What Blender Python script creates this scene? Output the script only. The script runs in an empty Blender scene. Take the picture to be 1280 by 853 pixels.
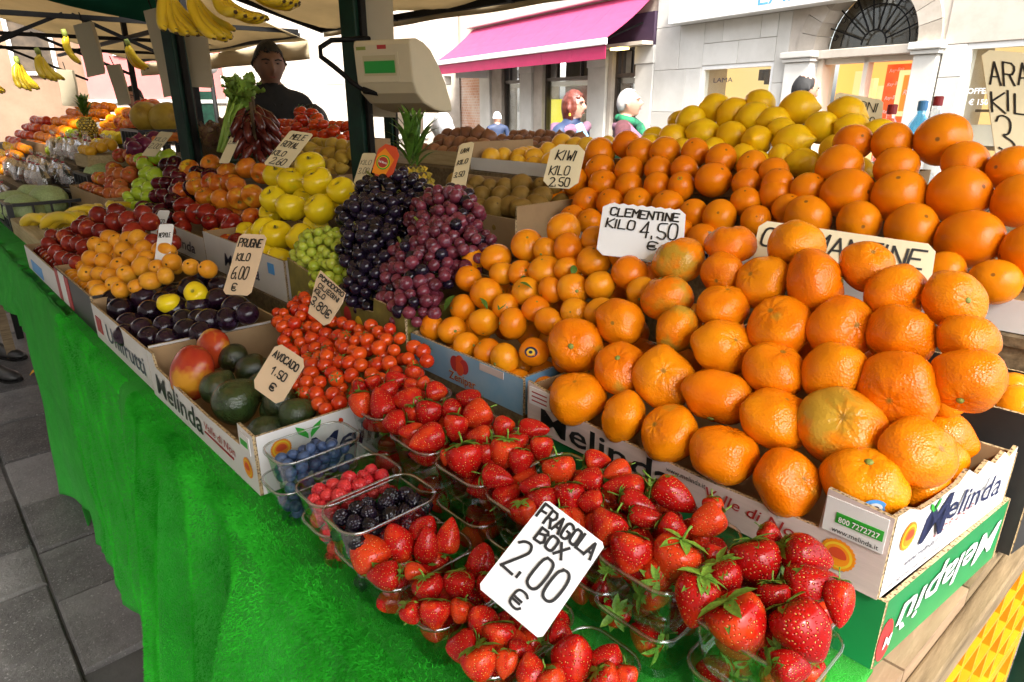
import bpy, bmesh, math, random
import numpy as np
from mathutils import Vector, Matrix, Euler, noise

SC = bpy.context.scene
COL = SC.collection
R = math.radians
random.seed(7)
TZ = 0.93                      # height of the table top above the paving

# ------------------------------------------------------------------ camera, sky, sun, exposure
cd = bpy.data.cameras.new('camera')
cam = bpy.data.objects.new('camera', cd)
COL.objects.link(cam)
cam.location = (0.434, -0.311, 1.50)
cam.rotation_euler = (R(90 - 19.8), 0, R(47.15))
cd.sensor_width = 36.0
cd.lens = 23.06
cd.clip_start = 0.02
cd.clip_end = 400
SC.camera = cam

SUN_EL, SUN_AZ = R(50), R(120)           # azimuth measured from +Y clockwise
w = bpy.data.worlds.new('World')
SC.world = w
w.use_nodes = True
wn, wl = w.node_tree.nodes, w.node_tree.links
wn.clear()
sky = wn.new('ShaderNodeTexSky')
sky.sky_type = 'NISHITA'
sky.sun_disc = False
sky.sun_elevation = SUN_EL
sky.sun_rotation = SUN_AZ
sky.air_density = 1.0
sky.dust_density = 4.0
hs = wn.new('ShaderNodeHueSaturation')      # thin bright cloud: the blue is washed out of the whole sky alike
hs.inputs['Saturation'].default_value = 0.30
bg = wn.new('ShaderNodeBackground')
bg.inputs['Strength'].default_value = 0.15
wo = wn.new('ShaderNodeOutputWorld')
wl.new(sky.outputs[0], hs.inputs['Color'])
wl.new(hs.outputs[0], bg.inputs['Color'])
wl.new(bg.outputs[0], wo.inputs['Surface'])

ld = bpy.data.lights.new('sun', 'SUN')
ld.energy = 2.4
ld.angle = R(10)
ld.color = (1.0, 0.95, 0.87)
sun = bpy.data.objects.new('sun', ld)
COL.objects.link(sun)
sdir = Vector((math.sin(SUN_AZ) * math.cos(SUN_EL), math.cos(SUN_AZ) * math.cos(SUN_EL), math.sin(SUN_EL)))
sun.rotation_euler = sdir.to_track_quat('Z', 'Y').to_euler()

vs = SC.view_settings
vs.view_transform = 'Standard'
vs.look = 'None'
vs.exposure = 2.1
vs.gamma = 1.0
vs.use_curve_mapping = False
SC.render.engine = 'CYCLES'
SC.cycles.use_denoising = True
SC.cycles.max_bounces = 10
SC.cycles.diffuse_bounces = 2
SC.cycles.glossy_bounces = 3
SC.cycles.transmission_bounces = 6
SC.cycles.transparent_max_bounces = 14
SC.cycles.caustics_reflective = False
SC.cycles.caustics_refractive = False

# ------------------------------------------------------------------ materials
def srgb(h):
    h = h.lstrip('#')
    c = [int(h[i:i + 2], 16) / 255 for i in (0, 2, 4)]
    return tuple(((x + .055) / 1.055) ** 2.4 if x > .04045 else x / 12.92 for x in c)

def newmat(name):
    m = bpy.data.materials.new(name)
    m.use_nodes = True
    return m, m.node_tree.nodes, m.node_tree.links, m.node_tree.nodes['Principled BSDF']

def rgba(c, k=1.0):
    return (min(c[0] * k, 1), min(c[1] * k, 1), min(c[2] * k, 1), 1)

def coords(n, l, shift=True):
    """object coordinates, shifted by a number of the object's own so that copies differ"""
    tc = n.new('ShaderNodeTexCoord')
    if not shift:
        return tc.outputs['Object'], None
    oi = n.new('ShaderNodeObjectInfo')
    mul = n.new('ShaderNodeMath'); mul.operation = 'MULTIPLY'; mul.inputs[1].default_value = 37.0
    l.new(oi.outputs['Random'], mul.inputs[0])
    add = n.new('ShaderNodeVectorMath'); add.operation = 'ADD'
    l.new(tc.outputs['Object'], add.inputs[0]); l.new(mul.outputs[0], add.inputs[1])
    return add.outputs[0], oi.outputs['Random']

def ramp(n, stops):
    r = n.new('ShaderNodeValToRGB')
    e = r.color_ramp.elements
    while len(e) < len(stops):
        e.new(0.5)
    for i, (p, c) in enumerate(stops):
        e[i].position = p; e[i].color = rgba(c)
    return r

def tex(n, l, vec, scale, detail=3, rough=.55):
    t = n.new('ShaderNodeTexNoise')
    t.inputs['Scale'].default_value = scale; t.inputs['Detail'].default_value = detail
    t.inputs['Roughness'].default_value = rough
    l.new(vec, t.inputs['Vector'])
    return t.outputs['Fac']

def bump(n, l, b, h, strength, dist=.002, prev=None):
    k = n.new('ShaderNodeBump')
    k.inputs['Strength'].default_value = strength; k.inputs['Distance'].default_value = dist
    l.new(h, k.inputs['Height'])
    if prev is not None:
        l.new(prev, k.inputs['Normal'])
    l.new(k.outputs[0], b.inputs['Normal'])
    return k.outputs[0]

def plain(name, c, rough=.5, var=.12, scale=9, bmp=0, bscale=60, bdist=.002, metal=0, spec=.5, c2=None, shift=True, stretch=None):
    m, n, l, b = newmat(name)
    v, _ = coords(n, l, shift)
    if stretch:
        mp = n.new('ShaderNodeMapping'); mp.inputs['Scale'].default_value = stretch
        l.new(v, mp.inputs['Vector']); v = mp.outputs[0]
    f = tex(n, l, v, scale, 5, .6)
    a = c2 or tuple(x * (1 - var) for x in c)
    r = ramp(n, [(.33, a), (.67, tuple(min(1, x * (1 + var)) for x in c))])
    l.new(f, r.inputs[0]); l.new(r.outputs[0], b.inputs['Base Color'])
    b.inputs['Roughness'].default_value = rough; b.inputs['Metallic'].default_value = metal
    b.inputs['Specular IOR Level'].default_value = spec
    if bmp:
        bump(n, l, b, tex(n, l, v, bscale, 4), bmp, bdist)
    return m

def emit(name, c, s, c2=None, scale=3):
    m, n, l, b = newmat(name)
    v, _ = coords(n, l, False)
    r = ramp(n, [(.35, c2 or c), (.65, c)])
    l.new(tex(n, l, v, scale, 2), r.inputs[0])
    l.new(r.outputs[0], b.inputs['Base Color']); l.new(r.outputs[0], b.inputs['Emission Color'])
    b.inputs['Emission Strength'].default_value = s
    return m

def skin(name, c1, c2, c3=None, f3=.62, scale=1.3, pore=0, pscale=26, rough=.35, spec=.5, freckle=None, pole=None, coat=0, streak=False, dist=.0007, sss=0):
    """fruit skin: two hues drifting over the fruit and from fruit to fruit, a third as patches, pores as fine relief, a scar at the pole"""
    m, n, l, b = newmat(name)
    v, rnd = coords(n, l)
    vv = v
    if streak:
        mp = n.new('ShaderNodeMapping'); mp.inputs['Scale'].default_value = (5, 5, .7)
        l.new(v, mp.inputs['Vector']); vv = mp.outputs[0]
    f = tex(n, l, vv, scale, 3)
    add = n.new('ShaderNodeMath'); add.operation = 'MULTIPLY_ADD'; add.inputs[1].default_value = .5; 
    l.new(rnd, add.inputs[0]); l.new(f, add.inputs[2])
    r = ramp(n, [(.45, c1), (.98, c2)])
    l.new(add.outputs[0], r.inputs[0])
    out = r.outputs[0]
    def mix(fac, col, o):
        x = n.new('ShaderNodeMix'); x.data_type = 'RGBA'
        l.new(fac, x.inputs['Factor']); l.new(o, x.inputs['A']); x.inputs['B'].default_value = rgba(col)
        return x.outputs['Result']
    def step(src, lo, hi):
        x = n.new('ShaderNodeMapRange'); x.inputs['From Min'].default_value = lo; x.inputs['From Max'].default_value = hi
        l.new(src, x.inputs['Value']); return x.outputs[0]
    if c3:
        sh = n.new('ShaderNodeVectorMath'); sh.operation = 'ADD'; sh.inputs[1].default_value = (11, 5, 3)
        l.new(v, sh.inputs[0])
        out = mix(step(tex(n, l, sh.outputs[0], scale * .8, 3), f3, f3 + .13), c3, out)
    if freckle:
        vo = n.new('ShaderNodeTexVoronoi'); vo.inputs['Scale'].default_value = freckle[1]; l.new(v, vo.inputs['Vector'])
        out = mix(step(vo.outputs['Distance'], freckle[2], freckle[2] * .5), freckle[0], out)
    if pole:
        tc = n.new('ShaderNodeTexCoord')
        for sgn, rad in pole[1]:
            d = n.new('ShaderNodeVectorMath'); d.operation = 'DISTANCE'; d.inputs[1].default_value = (0, 0, sgn)
            l.new(tc.outputs['Object'], d.inputs[0])
            out = mix(step(d.outputs['Value'], rad, rad * .55), pole[0], out)
    l.new(out, b.inputs['Base Color'])
    b.inputs['Roughness'].default_value = rough * .78
    b.inputs['Specular IOR Level'].default_value = spec * .8
    b.inputs['Coat Weight'].default_value = coat
    b.inputs['Coat Roughness'].default_value = .12
    if sss:
        b.inputs['Subsurface Weight'].default_value = sss
        b.inputs['Subsurface Radius'].default_value = (1, .4, .15)
        b.inputs['Subsurface Scale'].default_value = .006
    if pore:
        vo = n.new('ShaderNodeTexVoronoi'); vo.inputs['Scale'].default_value = pscale; l.new(v, vo.inputs['Vector'])
        nn = bump(n, l, b, vo.outputs['Distance'], pore, dist)
        bump(n, l, b, tex(n, l, v, 4.5, 4), pore * .8, dist * 2.2, nn)
    return m

MAT = {}
MAT['mandarin'] = skin('mandarin_peel', (.85, .18, .002), (.91, .285, .004), (.56, .31, .03), .66, 1.1, .6, 15, .22, .42, None, ((.35, .17, .02), ((.80, .12), (-.82, .1))), dist=.0009)
MAT['clementine'] = skin('clementine_peel', (.88, .215, .003), (.92, .34, .008), None, .6, .9, .35, 20, .24, .5, None, ((.3, .22, .03), ((.85, .1),)), dist=.0006)
MAT['orange'] = skin('orange_peel', (.84, .19, .002), (.90, .27, .004), None, .6, .9, .3, 24, .26, .38, None, ((.30, .11, .015), ((.97, .1), (-.97, .09))), dist=.0006)
MAT['lemon'] = skin('lemon_peel', (.94, .52, .004), (.96, .61, .008), None, .70, 1.0, .4, 22, .38, .5, None, ((.35, .25, .03), ((1.25, .14),)), dist=.0006)
MAT['yapple'] = skin('yellow_apple_skin', (.86, .60, .008), (.92, .70, .014), (.72, .66, .02), .66, 1.0, 0, 1, .28, .5, ((.55, .48, .08), 14, .09), ((.30, .28, .03), ((.62, .22),)))
MAT['rapple'] = skin('bicolour_apple_skin', (.40, .018, .006), (.76, .24, .018), (.84, .55, .03), .57, 1.1, 0, 1, .26, .5, ((.75, .5, .2), 16, .07), ((.35, .25, .04), ((.62, .24),)), streak=False)
MAT['dapple'] = skin('dark_red_apple_skin', (.16, .006, .006), (.42, .03, .012), None, .6, 1.3, 0, 1, .22, .5, ((.5, .25, .12), 16, .07), ((.3, .2, .04), ((.62, .2),)))
MAT['papple'] = skin('purple_apple_skin', (.035, .004, .008), (.11, .008, .016), None, .6, 1.3, 0, 1, .20, .5, ((.25, .1, .1), 16, .06), ((.2, .15, .04), ((.62, .2),)))
MAT['gapple'] = skin('green_apple_skin', (.34, .52, .02), (.48, .64, .04), None, .6, 1.0, 0, 1, .24, .5, ((.6, .65, .25), 15, .07), ((.2, .25, .02), ((.62, .2),)))
MAT['lapple'] = skin('pink_apple_skin', (.46, .06, .025), (.62, .17, .04), (.62, .34, .06), .6, 1.1, 0, 1, .30, .5, ((.7, .45, .2), 16, .07), ((.3, .25, .04), ((.62, .2),)))
MAT['plum'] = skin('dark_plum_skin', (.009, .004, .010), (.022, .007, .018), (.05, .03, .06), .60, 1.2, 0, 1, .22, .55, ((.10, .06, .08), 20, .05))
MAT['loquat'] = skin('loquat_skin', (.80, .28, .012), (.88, .40, .03), (.60, .20, .02), .64, 1.2, .12, 20, .42, .4, ((.35, .13, .02), 9, .09), ((.06, .035, .01), ((1.05, .17),)))
MAT['nectarine'] = skin('nectarine_skin', (.13, .008, .008), (.34, .03, .014), (.62, .17, .03), .62, 1.1, 0, 1, .28, .5)
MAT['kiwi'] = skin('kiwi_skin', (.20, .115, .022), (.29, .175, .04), None, .6, 1.6, .3, 40, .72, .25, ((.15, .08, .02), 22, .1), ((.09, .05, .015), ((1.18, .12),)))
MAT['yorange'] = skin('pale_orange_peel', (.86, .42, .02), (.90, .52, .04), None, .6, 1.0, .3, 24, .4, .45)
MAT['pear'] = skin('russet_pear_skin', (.46, .29, .035), (.60, .40, .06), (.40, .24, .04), .58, 1.4, .1, 30, .5, .4, ((.3, .18, .04), 22, .08))
MAT['tomato'] = skin('tomato_skin', (.56, .022, .006), (.74, .085, .008), None, .6, .9, 0, 1, .14, .55, coat=.25)
MAT['mango'] = skin('mango_skin', (.34, .02, .012), (.48, .06, .012), (.58, .26, .02), .54, .9, .06, 30, .33, .5, ((.72, .45, .12), 26, .07))
MAT['avocado'] = skin('avocado_skin', (.012, .022, .008), (.030, .055, .014), (.05, .05, .014), .56, 1.4, .7, 16, .15, 1.0, ((.07, .09, .03), 24, .08), dist=.0009)
MAT['bgrape'] = skin('black_grape_skin', (.006, .004, .010), (.018, .010, .026), None, .6, 1.0, 0, 1, .15, .6, sss=0)
MAT['rgrape'] = skin('red_grape_skin', (.085, .012, .022), (.20, .035, .055), (.20, .10, .14), .55, 1.6, 0, 1, .24, .55)
MAT['ggrape'] = skin('green_grape_skin', (.34, .42, .03), (.48, .54, .06), None, .6, 1.0, 0, 1, .2, .5, sss=.2)
MAT['blueberry'] = skin('blueberry_skin', (.020, .034, .085), (.075, .12, .24), None, .6, 2.2, 0, 1, .5, .35, None, ((.01, .012, .03), ((.95, .3),)))
MAT['raspberry'] = skin('raspberry_flesh', (.50, .012, .022), (.72, .05, .05), None, .6, 1.2, 0, 1, .30, .5, sss=0)
MAT['blackberry'] = skin('blackberry_flesh', (.005, .004, .007), (.014, .008, .018), None, .6, 1.2, 0, 1, .16, .6)
MAT['potato'] = skin('onion_skin', (.20, .08, .04), (.33, .15, .07), None, .6, 1.5, .1, 30, .45, .4)
MAT['banana'] = skin('banana_peel', (.78, .52, .02), (.86, .62, .04), (.62, .55, .05), .62, 5, 0, 1, .42, .4, ((.25, .14, .03), 34, .06))
MAT['purple'] = skin('red_onion_skin', (.10, .012, .04), (.22, .03, .08), None, .6, 1.2, 0, 1, .3, .5)
MAT['greenleaf'] = plain('leaf_green', (.075, .17, .018), .45, .4, 14, .3, 50)
MAT['calyx'] = plain('calyx_green', (.17, .33, .035), .5, .35, 9)
MAT['stalk'] = plain('brown_stalk', (.10, .06, .02), .7, .3, 20)
MAT['greenstalk'] = plain('green_stalk', (.25, .30, .05), .6, .25, 20)

def strawberry_mat():
    m, n, l, b = newmat('strawberry_flesh')
    v, rnd = coords(n, l, False)
    oi = n.new('ShaderNodeObjectInfo')
    f = tex(n, l, v, 1.1, 2)
    add = n.new('ShaderNodeMath'); add.operation = 'MULTIPLY_ADD'; add.inputs[1].default_value = .55
    l.new(oi.outputs['Random'], add.inputs[0]); l.new(f, add.inputs[2])
    r = ramp(n, [(.45, (.33, .003, .003)), (.85, (.48, .008, .005)), (1.05, (.62, .045, .007))])
    l.new(add.outputs[0], r.inputs[0])
    # seeds sit in small pits all over the flesh
    vo = n.new('ShaderNodeTexVoronoi'); vo.inputs['Scale'].default_value = 9.5; vo.inputs['Randomness'].default_value = .55
    mp = n.new('ShaderNodeMapping'); mp.inputs['Scale'].default_value = (1, 1, .8)
    l.new(v, mp.inputs['Vector']); l.new(mp.outputs[0], vo.inputs['Vector'])
    mr = n.new('ShaderNodeMapRange'); mr.inputs['From Min'].default_value = .20; mr.inputs['From Max'].default_value = .13
    l.new(vo.outputs['Distance'], mr.inputs['Value'])
    x = n.new('ShaderNodeMix'); x.data_type = 'RGBA'
    l.new(mr.outputs[0], x.inputs['Factor']); l.new(r.outputs[0], x.inputs['A']); x.inputs['B'].default_value = (.78, .42, .09, 1)
    l.new(x.outputs['Result'], b.inputs['Base Color'])
    pit = n.new('ShaderNodeMapRange'); pit.inputs['From Min'].default_value = .15; pit.inputs['From Max'].default_value = .42
    pit.interpolation_type = 'SMOOTHSTEP'
    l.new(vo.outputs['Distance'], pit.inputs['Value'])
    bump(n, l, b, pit.outputs[0], .8, .0011)
    b.inputs['Roughness'].default_value = .18
    b.inputs['Specular IOR Level'].default_value = .35
    return m
MAT['strawberry'] = strawberry_mat()

def clear_plastic(name, tint=(.90, .93, .91), refl=.10, rough=.06, top=.55):
    m, n, l, b = newmat(name)
    n.remove(b)
    o = n['Material Output']
    tr = n.new('ShaderNodeBsdfTransparent'); tr.inputs[0].default_value = rgba(tint)
    gl = n.new('ShaderNodeBsdfGlossy'); gl.inputs['Roughness'].default_value = rough; gl.inputs[0].default_value = (1, 1, 1, 1)
    lw = n.new('ShaderNodeLayerWeight'); lw.inputs['Blend'].default_value = .28
    mr = n.new('ShaderNodeMapRange'); mr.inputs['To Min'].default_value = refl * .4; mr.inputs['To Max'].default_value = top
    v, _ = coords(n, l, False)
    bp = n.new('ShaderNodeBump'); bp.inputs['Strength'].default_value = .25; bp.inputs['Distance'].default_value = .002
    l.new(tex(n, l, v, 45, 2), bp.inputs['Height']); l.new(bp.outputs[0], gl.inputs['Normal'])
    l.new(lw.outputs['Facing'], mr.inputs['Value'])
    mx = n.new('ShaderNodeMixShader')
    l.new(mr.outputs[0], mx.inputs[0]); l.new(tr.outputs[0], mx.inputs[1]); l.new(gl.outputs[0], mx.inputs[2])
    l.new(mx.outputs[0], o.inputs['Surface'])
    return m
MAT['punnet'] = clear_plastic('clear_punnet_plastic')
MAT['rim'] = clear_plastic('punnet_rim_plastic', (.86, .88, .88), .5, .12)
MAT['glass'] = clear_plastic('shop_glass', (.92, .94, .93), .06, .01, .14)
MAT['bottle'] = clear_plastic('clear_bottle', (.93, .96, .99), .4, .05)
MAT['bluebottle'] = clear_plastic('blue_bottle', (.30, .70, .92), .35, .05)
MAT['cello'] = clear_plastic('cellophane', (.93, .93, .93), .8, .12)

MAT['white_card'] = plain('white_carton', (.72, .70, .68), .55, .06, 6, .08, 300)
MAT['pink_card'] = plain('pale_pink_carton', (.60, .48, .44), .6, .10, 5, .15, 120, stretch=(1, 1, 14))
MAT['kraft'] = plain('kraft_board', (.36, .23, .11), .75, .15, 8, .15, 120)
MAT['brownbox'] = plain('olive_printed_carton', (.20, .165, .03), .6, .35, 14)
MAT['blackcard'] = plain('black_carton', (.018, .017, .016), .45, .3, 9)
MAT['greencard'] = plain('green_carton', (.010, .20, .055), .4, .15, 8)
MAT['bluecard'] = plain('sky_blue_carton', (.10, .28, .46), .5, .2, 5, c2=(.36, .46, .55))
MAT['redcard'] = plain('red_carton', (.42, .03, .03), .5, .15, 8)
MAT['cream_tag'] = plain('cream_card', (.76, .66, .43), .7, .07, 7, .1, 90)
MAT['white_tag'] = plain('white_price_card', (.82, .82, .82), .6, .03, 5)
MAT['tan_tag'] = plain('tan_card', (.68, .50, .32), .7, .08, 7, .1, 90)
MAT['ink'] = plain('black_marker_ink', (.010, .010, .011), .45, .3, 30)
MAT['navy'] = plain('navy_print', (.008, .014, .06), .4, .1, 8)
MAT['redink'] = plain('red_print', (.36, .02, .02), .5, .1, 8)
MAT['whiteink'] = plain('white_print', (.82, .82, .80), .4, .04, 8)
MAT['orangeink'] = plain('orange_seal', (.85, .27, .01), .5, .08, 8)
MAT['yellowink'] = plain('yellow_print', (.85, .55, .03), .5, .08, 8)
MAT['redseal'] = plain('red_seal_print', (.65, .07, .02), .5, .08, 8)
MAT['greenink'] = plain('green_print', (.03, .36, .03), .5, .1, 8)
MAT['blueink'] = plain('blue_print', (.10, .35, .75), .5, .1, 8)

def corrugated():
    m, n, l, b = newmat('corrugated_edge')
    tc = n.new('ShaderNodeTexCoord')
    wv = n.new('ShaderNodeTexVoronoi'); wv.inputs['Scale'].default_value = 260
    l.new(tc.outputs['Object'], wv.inputs['Vector'])
    r = ramp(n, [(.2, (.08, .045, .02)), (.55, (.52, .38, .2))])
    l.new(wv.outputs['Distance'], r.inputs[0]); l.new(r.outputs[0], b.inputs['Base Color'])
    b.inputs['Roughness'].default_value = .85
    return m
MAT['edge'] = corrugated()

def wood(name, c1, c2, sc=(3, 40, 40)):
    m, n, l, b = newmat(name)
    v, _ = coords(n, l)
    mp = n.new('ShaderNodeMapping'); mp.inputs['Scale'].default_value = sc
    l.new(v, mp.inputs['Vector'])
    f = tex(n, l, mp.outputs[0], 2.2, 6, .65)
    r = ramp(n, [(.3, c1), (.7, c2)])
    l.new(f, r.inputs[0]); l.new(r.outputs[0], b.inputs['Base Color'])
    b.inputs['Roughness'].default_value = .75
    bump(n, l, b, f, .5, .003)
    return m
MAT['board'] = wood('weathered_board', (.085, .055, .024), (.24, .17, .09), (40, 3, 40))
MAT['pale_board'] = wood('sanded_plywood', (.21, .135, .075), (.31, .21, .125), (30, 3, 30))
MAT['slatwood'] = wood('crate_wood', (.38, .27, .12), (.58, .45, .24))
MAT['yellow_plastic'] = plain('yellow_crate_plastic', (.56, .21, .004), .45, .15, 12, .1, 60)
MAT['black_plastic'] = plain('black_crate_plastic', (.012, .012, .013), .4, .3, 10)
MAT['green_metal'] = plain('dark_green_painted_steel', (.004, .024, .014), .4, .4, 10, .1, 40, spec=.25)
MAT['dark_metal'] = plain('dark_steel', (.006, .0055, .005), .65, .3, 14, spec=.2)
MAT['scale'] = plain('cream_scale_plastic', (.60, .52, .35), .42, .06, 4)
MAT['scale_dark'] = plain('cream_scale_inset', (.47, .40, .24), .5, .06, 4)
MAT['lcd'] = emit('green_display', (.006, .11, .012), .12)

def stone(name, c1, c2, scale, bmp, rough=.8):
    m, n, l, b = newmat(name)
    v, rnd = coords(n, l)
    f = tex(n, l, v, scale, 8, .68)
    ad = n.new('ShaderNodeMath'); ad.operation = 'MULTIPLY_ADD'; ad.inputs[1].default_value = .35; ad.inputs[2].default_value = -.17
    l.new(rnd, ad.inputs[0])
    a2 = n.new('ShaderNodeMath'); l.new(ad.outputs[0], a2.inputs[0]); l.new(f, a2.inputs[1])
    r = ramp(n, [(.3, c1), (.72, c2)])
    l.new(a2.outputs[0], r.inputs[0]); l.new(r.outputs[0], b.inputs['Base Color'])
    b.inputs['Roughness'].default_value = rough
    n1 = bump(n, l, b, tex(n, l, v, scale * 9, 6, .7), bmp, .004)
    bump(n, l, b, f, bmp, .01, n1)
    return m
def paving():
    m, n, l, b = newmat('worn_paving_stone')
    v, rnd = coords(n, l)
    f = tex(n, l, v, 4.0, 9, .74)
    ad = n.new('ShaderNodeMath'); ad.operation = 'MULTIPLY_ADD'; ad.inputs[1].default_value = .45; ad.inputs[2].default_value = -.2
    l.new(rnd, ad.inputs[0])
    a2 = n.new('ShaderNodeMath'); l.new(ad.outputs[0], a2.inputs[0]); l.new(f, a2.inputs[1])
    r = ramp(n, [(.25, (.022, .020, .019)), (.5, (.075, .070, .066)), (.75, (.15, .142, .135))])
    l.new(a2.outputs[0], r.inputs[0])
    sp = tex(n, l, v, 140, 2, .6)
    mr = n.new('ShaderNodeMapRange'); mr.inputs['From Min'].default_value = .60; mr.inputs['From Max'].default_value = .72
    l.new(sp, mr.inputs['Value'])
    x = n.new('ShaderNodeMix'); x.data_type = 'RGBA'; l.new(mr.outputs[0], x.inputs['Factor']); l.new(r.outputs[0], x.inputs['A']); x.inputs['B'].default_value = (.26, .25, .24, 1)
    l.new(x.outputs['Result'], b.inputs['Base Color'])
    rr_ = n.new('ShaderNodeMapRange'); rr_.inputs['To Min'].default_value = .75; rr_.inputs['To Max'].default_value = .35
    l.new(f, rr_.inputs['Value']); l.new(rr_.outputs[0], b.inputs['Roughness'])
    n1 = bump(n, l, b, tex(n, l, v, 60, 7, .8), .9, .006)
    bump(n, l, b, f, 1.0, .02, n1)
    return m
MAT['slab'] = paving()
MAT['joint'] = stone('paving_joint_dirt', (.03, .028, .026), (.07, .066, .06), 9, .4)
MAT['white_stone'] = stone('white_facade_stone', (.52, .50, .45), (.66, .64, .59), 1.6, .12)
MAT['worn_stone'] = stone('worn_pale_stone', (.36, .31, .25), (.54, .48, .41), 2.4, .2)
MAT['cream_wall'] = stone('cream_plaster', (.62, .52, .42), (.72, .63, .52), 1.2, .1)
MAT['pink_wall'] = stone('pink_plaster', (.42, .13, .12), (.50, .18, .16), 1.0, .1)
MAT['ochre_wall'] = stone('ochre_plaster', (.20, .13, .08), (.30, .20, .13), 1.0, .1)
MAT['dark_frame'] = plain('dark_shop_frame', (.05, .035, .025), .4, .3, 6)
MAT['purple_fascia'] = plain('dark_violet_fascia', (.055, .035, .06), .3, .15, 4)
MAT['interior'] = plain('dim_shop_interior', (.07, .05, .03), .6, .5, 2.5)
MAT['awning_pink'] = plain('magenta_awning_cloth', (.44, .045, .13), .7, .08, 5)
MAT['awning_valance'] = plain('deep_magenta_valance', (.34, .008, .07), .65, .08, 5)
MAT['white_paint'] = plain('white_paint', (.80, .79, .76), .45, .04, 5)

def bricks():
    m, n, l, b = newmat('old_brickwork')
    tc = n.new('ShaderNodeTexCoord')
    mp = n.new('ShaderNodeMapping'); mp.inputs['Rotation'].default_value = (R(90), 0, 0)
    l.new(tc.outputs['Object'], mp.inputs['Vector'])
    bt = n.new('ShaderNodeTexBrick')
    bt.inputs['Scale'].default_value = 3.6; bt.inputs['Color1'].default_value = (.52, .20, .10, 1)
    bt.inputs['Color2'].default_value = (.62, .36, .22, 1); bt.inputs['Mortar'].default_value = (.62, .54, .46, 1)
    bt.inputs['Mortar Size'].default_value = .03
    l.new(mp.outputs[0], bt.inputs['Vector'])
    f = tex(n, l, tc.outputs['Object'], .9, 6, .7)
    r = ramp(n, [(.42, (.72, .64, .55)), (.55, (.5, .26, .16))])
    l.new(f, r.inputs[0])
    x = n.new('ShaderNodeMix'); x.data_type = 'RGBA'; x.inputs['Factor'].default_value = .45
    l.new(bt.outputs['Color'], x.inputs['A']); l.new(r.outputs[0], x.inputs['B'])
    l.new(x.outputs['Result'], b.inputs['Base Color']); b.inputs['Roughness'].default_value = .85
    bump(n, l, b, bt.outputs['Fac'], -.4, .01)
    return m
MAT['brick'] = bricks()

def canvas(name, c, trans=.45, var=.12):
    m, n, l, b = newmat(name)
    n.remove(b)
    v, _ = coords(n, l, False)
    r = ramp(n, [(.3, tuple(x * (1 - var * 2) for x in c)), (.7, c)])
    l.new(tex(n, l, v, 1.6, 6, .65), r.inputs[0])
    d = n.new('ShaderNodeBsdfDiffuse'); t = n.new('ShaderNodeBsdfTranslucent')
    l.new(r.outputs[0], d.inputs[0]); l.new(r.outputs[0], t.inputs[0])
    mx = n.new('ShaderNodeMixShader'); mx.inputs[0].default_value = trans
    l.new(d.outputs[0], mx.inputs[1]); l.new(t.outputs[0], mx.inputs[2])
    l.new(mx.outputs[0], n['Material Output'].inputs['Surface'])
    return m
MAT['canvas'] = canvas('cream_canvas', (.62, .51, .33), .42)
MAT['green_canvas'] = canvas('green_canvas', (.02, .12, .075), .35)
MAT['bag_paper'] = canvas('cream_bag_paper', (.66, .58, .42), .25, .06)

def plush():
    m, n, l, b = newmat('green_plush')
    v, _ = coords(n, l, False)
    mp = n.new('ShaderNodeMapping'); mp.inputs['Scale'].default_value = (1, 1, .45)
    l.new(v, mp.inputs['Vector'])
    f = tex(n, l, mp.outputs[0], 16, 7, .75)
    r = ramp(n, [(.25, (.009, .25, .010)), (.55, (.016, .38, .018)), (.8, (.05, .50, .03))])
    l.new(f, r.inputs[0])
    l.new(r.outputs[0], b.inputs['Base Color'])
    b.inputs['Roughness'].default_value = .9
    b.inputs['Specular IOR Level'].default_value = .1
    b.inputs['Sheen Weight'].default_value = .25
    b.inputs['Sheen Tint'].default_value = (.4, 1, .4, 1)
    bump(n, l, b, tex(n, l, mp.outputs[0], 420, 3, .7), .9, .006)
    return m
MAT['plush'] = plush()
MAT['plush_fibre'] = plain('plush_fibre', (.035, .50, .03), .8, .4, 8, c2=(.012, .30, .012), spec=.1)

# ------------------------------------------------------------------ building helpers
def mesh(name, verts, faces, mats=(), idx=None, smooth=False):
    me = bpy.data.meshes.new(name)
    me.from_pydata([tuple(v) for v in verts], [], faces)
    for m in mats:
        me.materials.append(MAT[m] if isinstance(m, str) else m)
    if idx is not None:
        me.polygons.foreach_set('material_index', idx)
    if smooth:
        me.polygons.foreach_set('use_smooth', [True] * len(me.polygons))
    me.update()
    return me

def put(name, me, parent=None, loc=(0, 0, 0), rot=None, scale=None, quat=None):
    o = bpy.data.objects.new(name, me)
    COL.objects.link(o)
    o.location = loc
    if quat is not None:
        o.rotation_mode = 'QUATERNION'; o.rotation_quaternion = quat
    elif rot is not None:
        o.rotation_euler = rot
    if scale is not None:
        o.scale = scale if hasattr(scale, '__len__') else (scale,) * 3
    if parent is not None:
        o.parent = parent
    return o

def tag(o, label, cat, group=None, kind=None):
    o['label'] = label; o['category'] = cat
    if group: o['group'] = group
    if kind: o['kind'] = kind
    return o

def thing(name, label, cat, loc=(0, 0, 0), rz=0, group=None):
    o = bpy.data.objects.new(name, None)
    COL.objects.link(o)
    o.location = loc; o.rotation_euler = (0, 0, rz)
    o.empty_display_size = .05
    return tag(o, label, cat, group)

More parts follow.
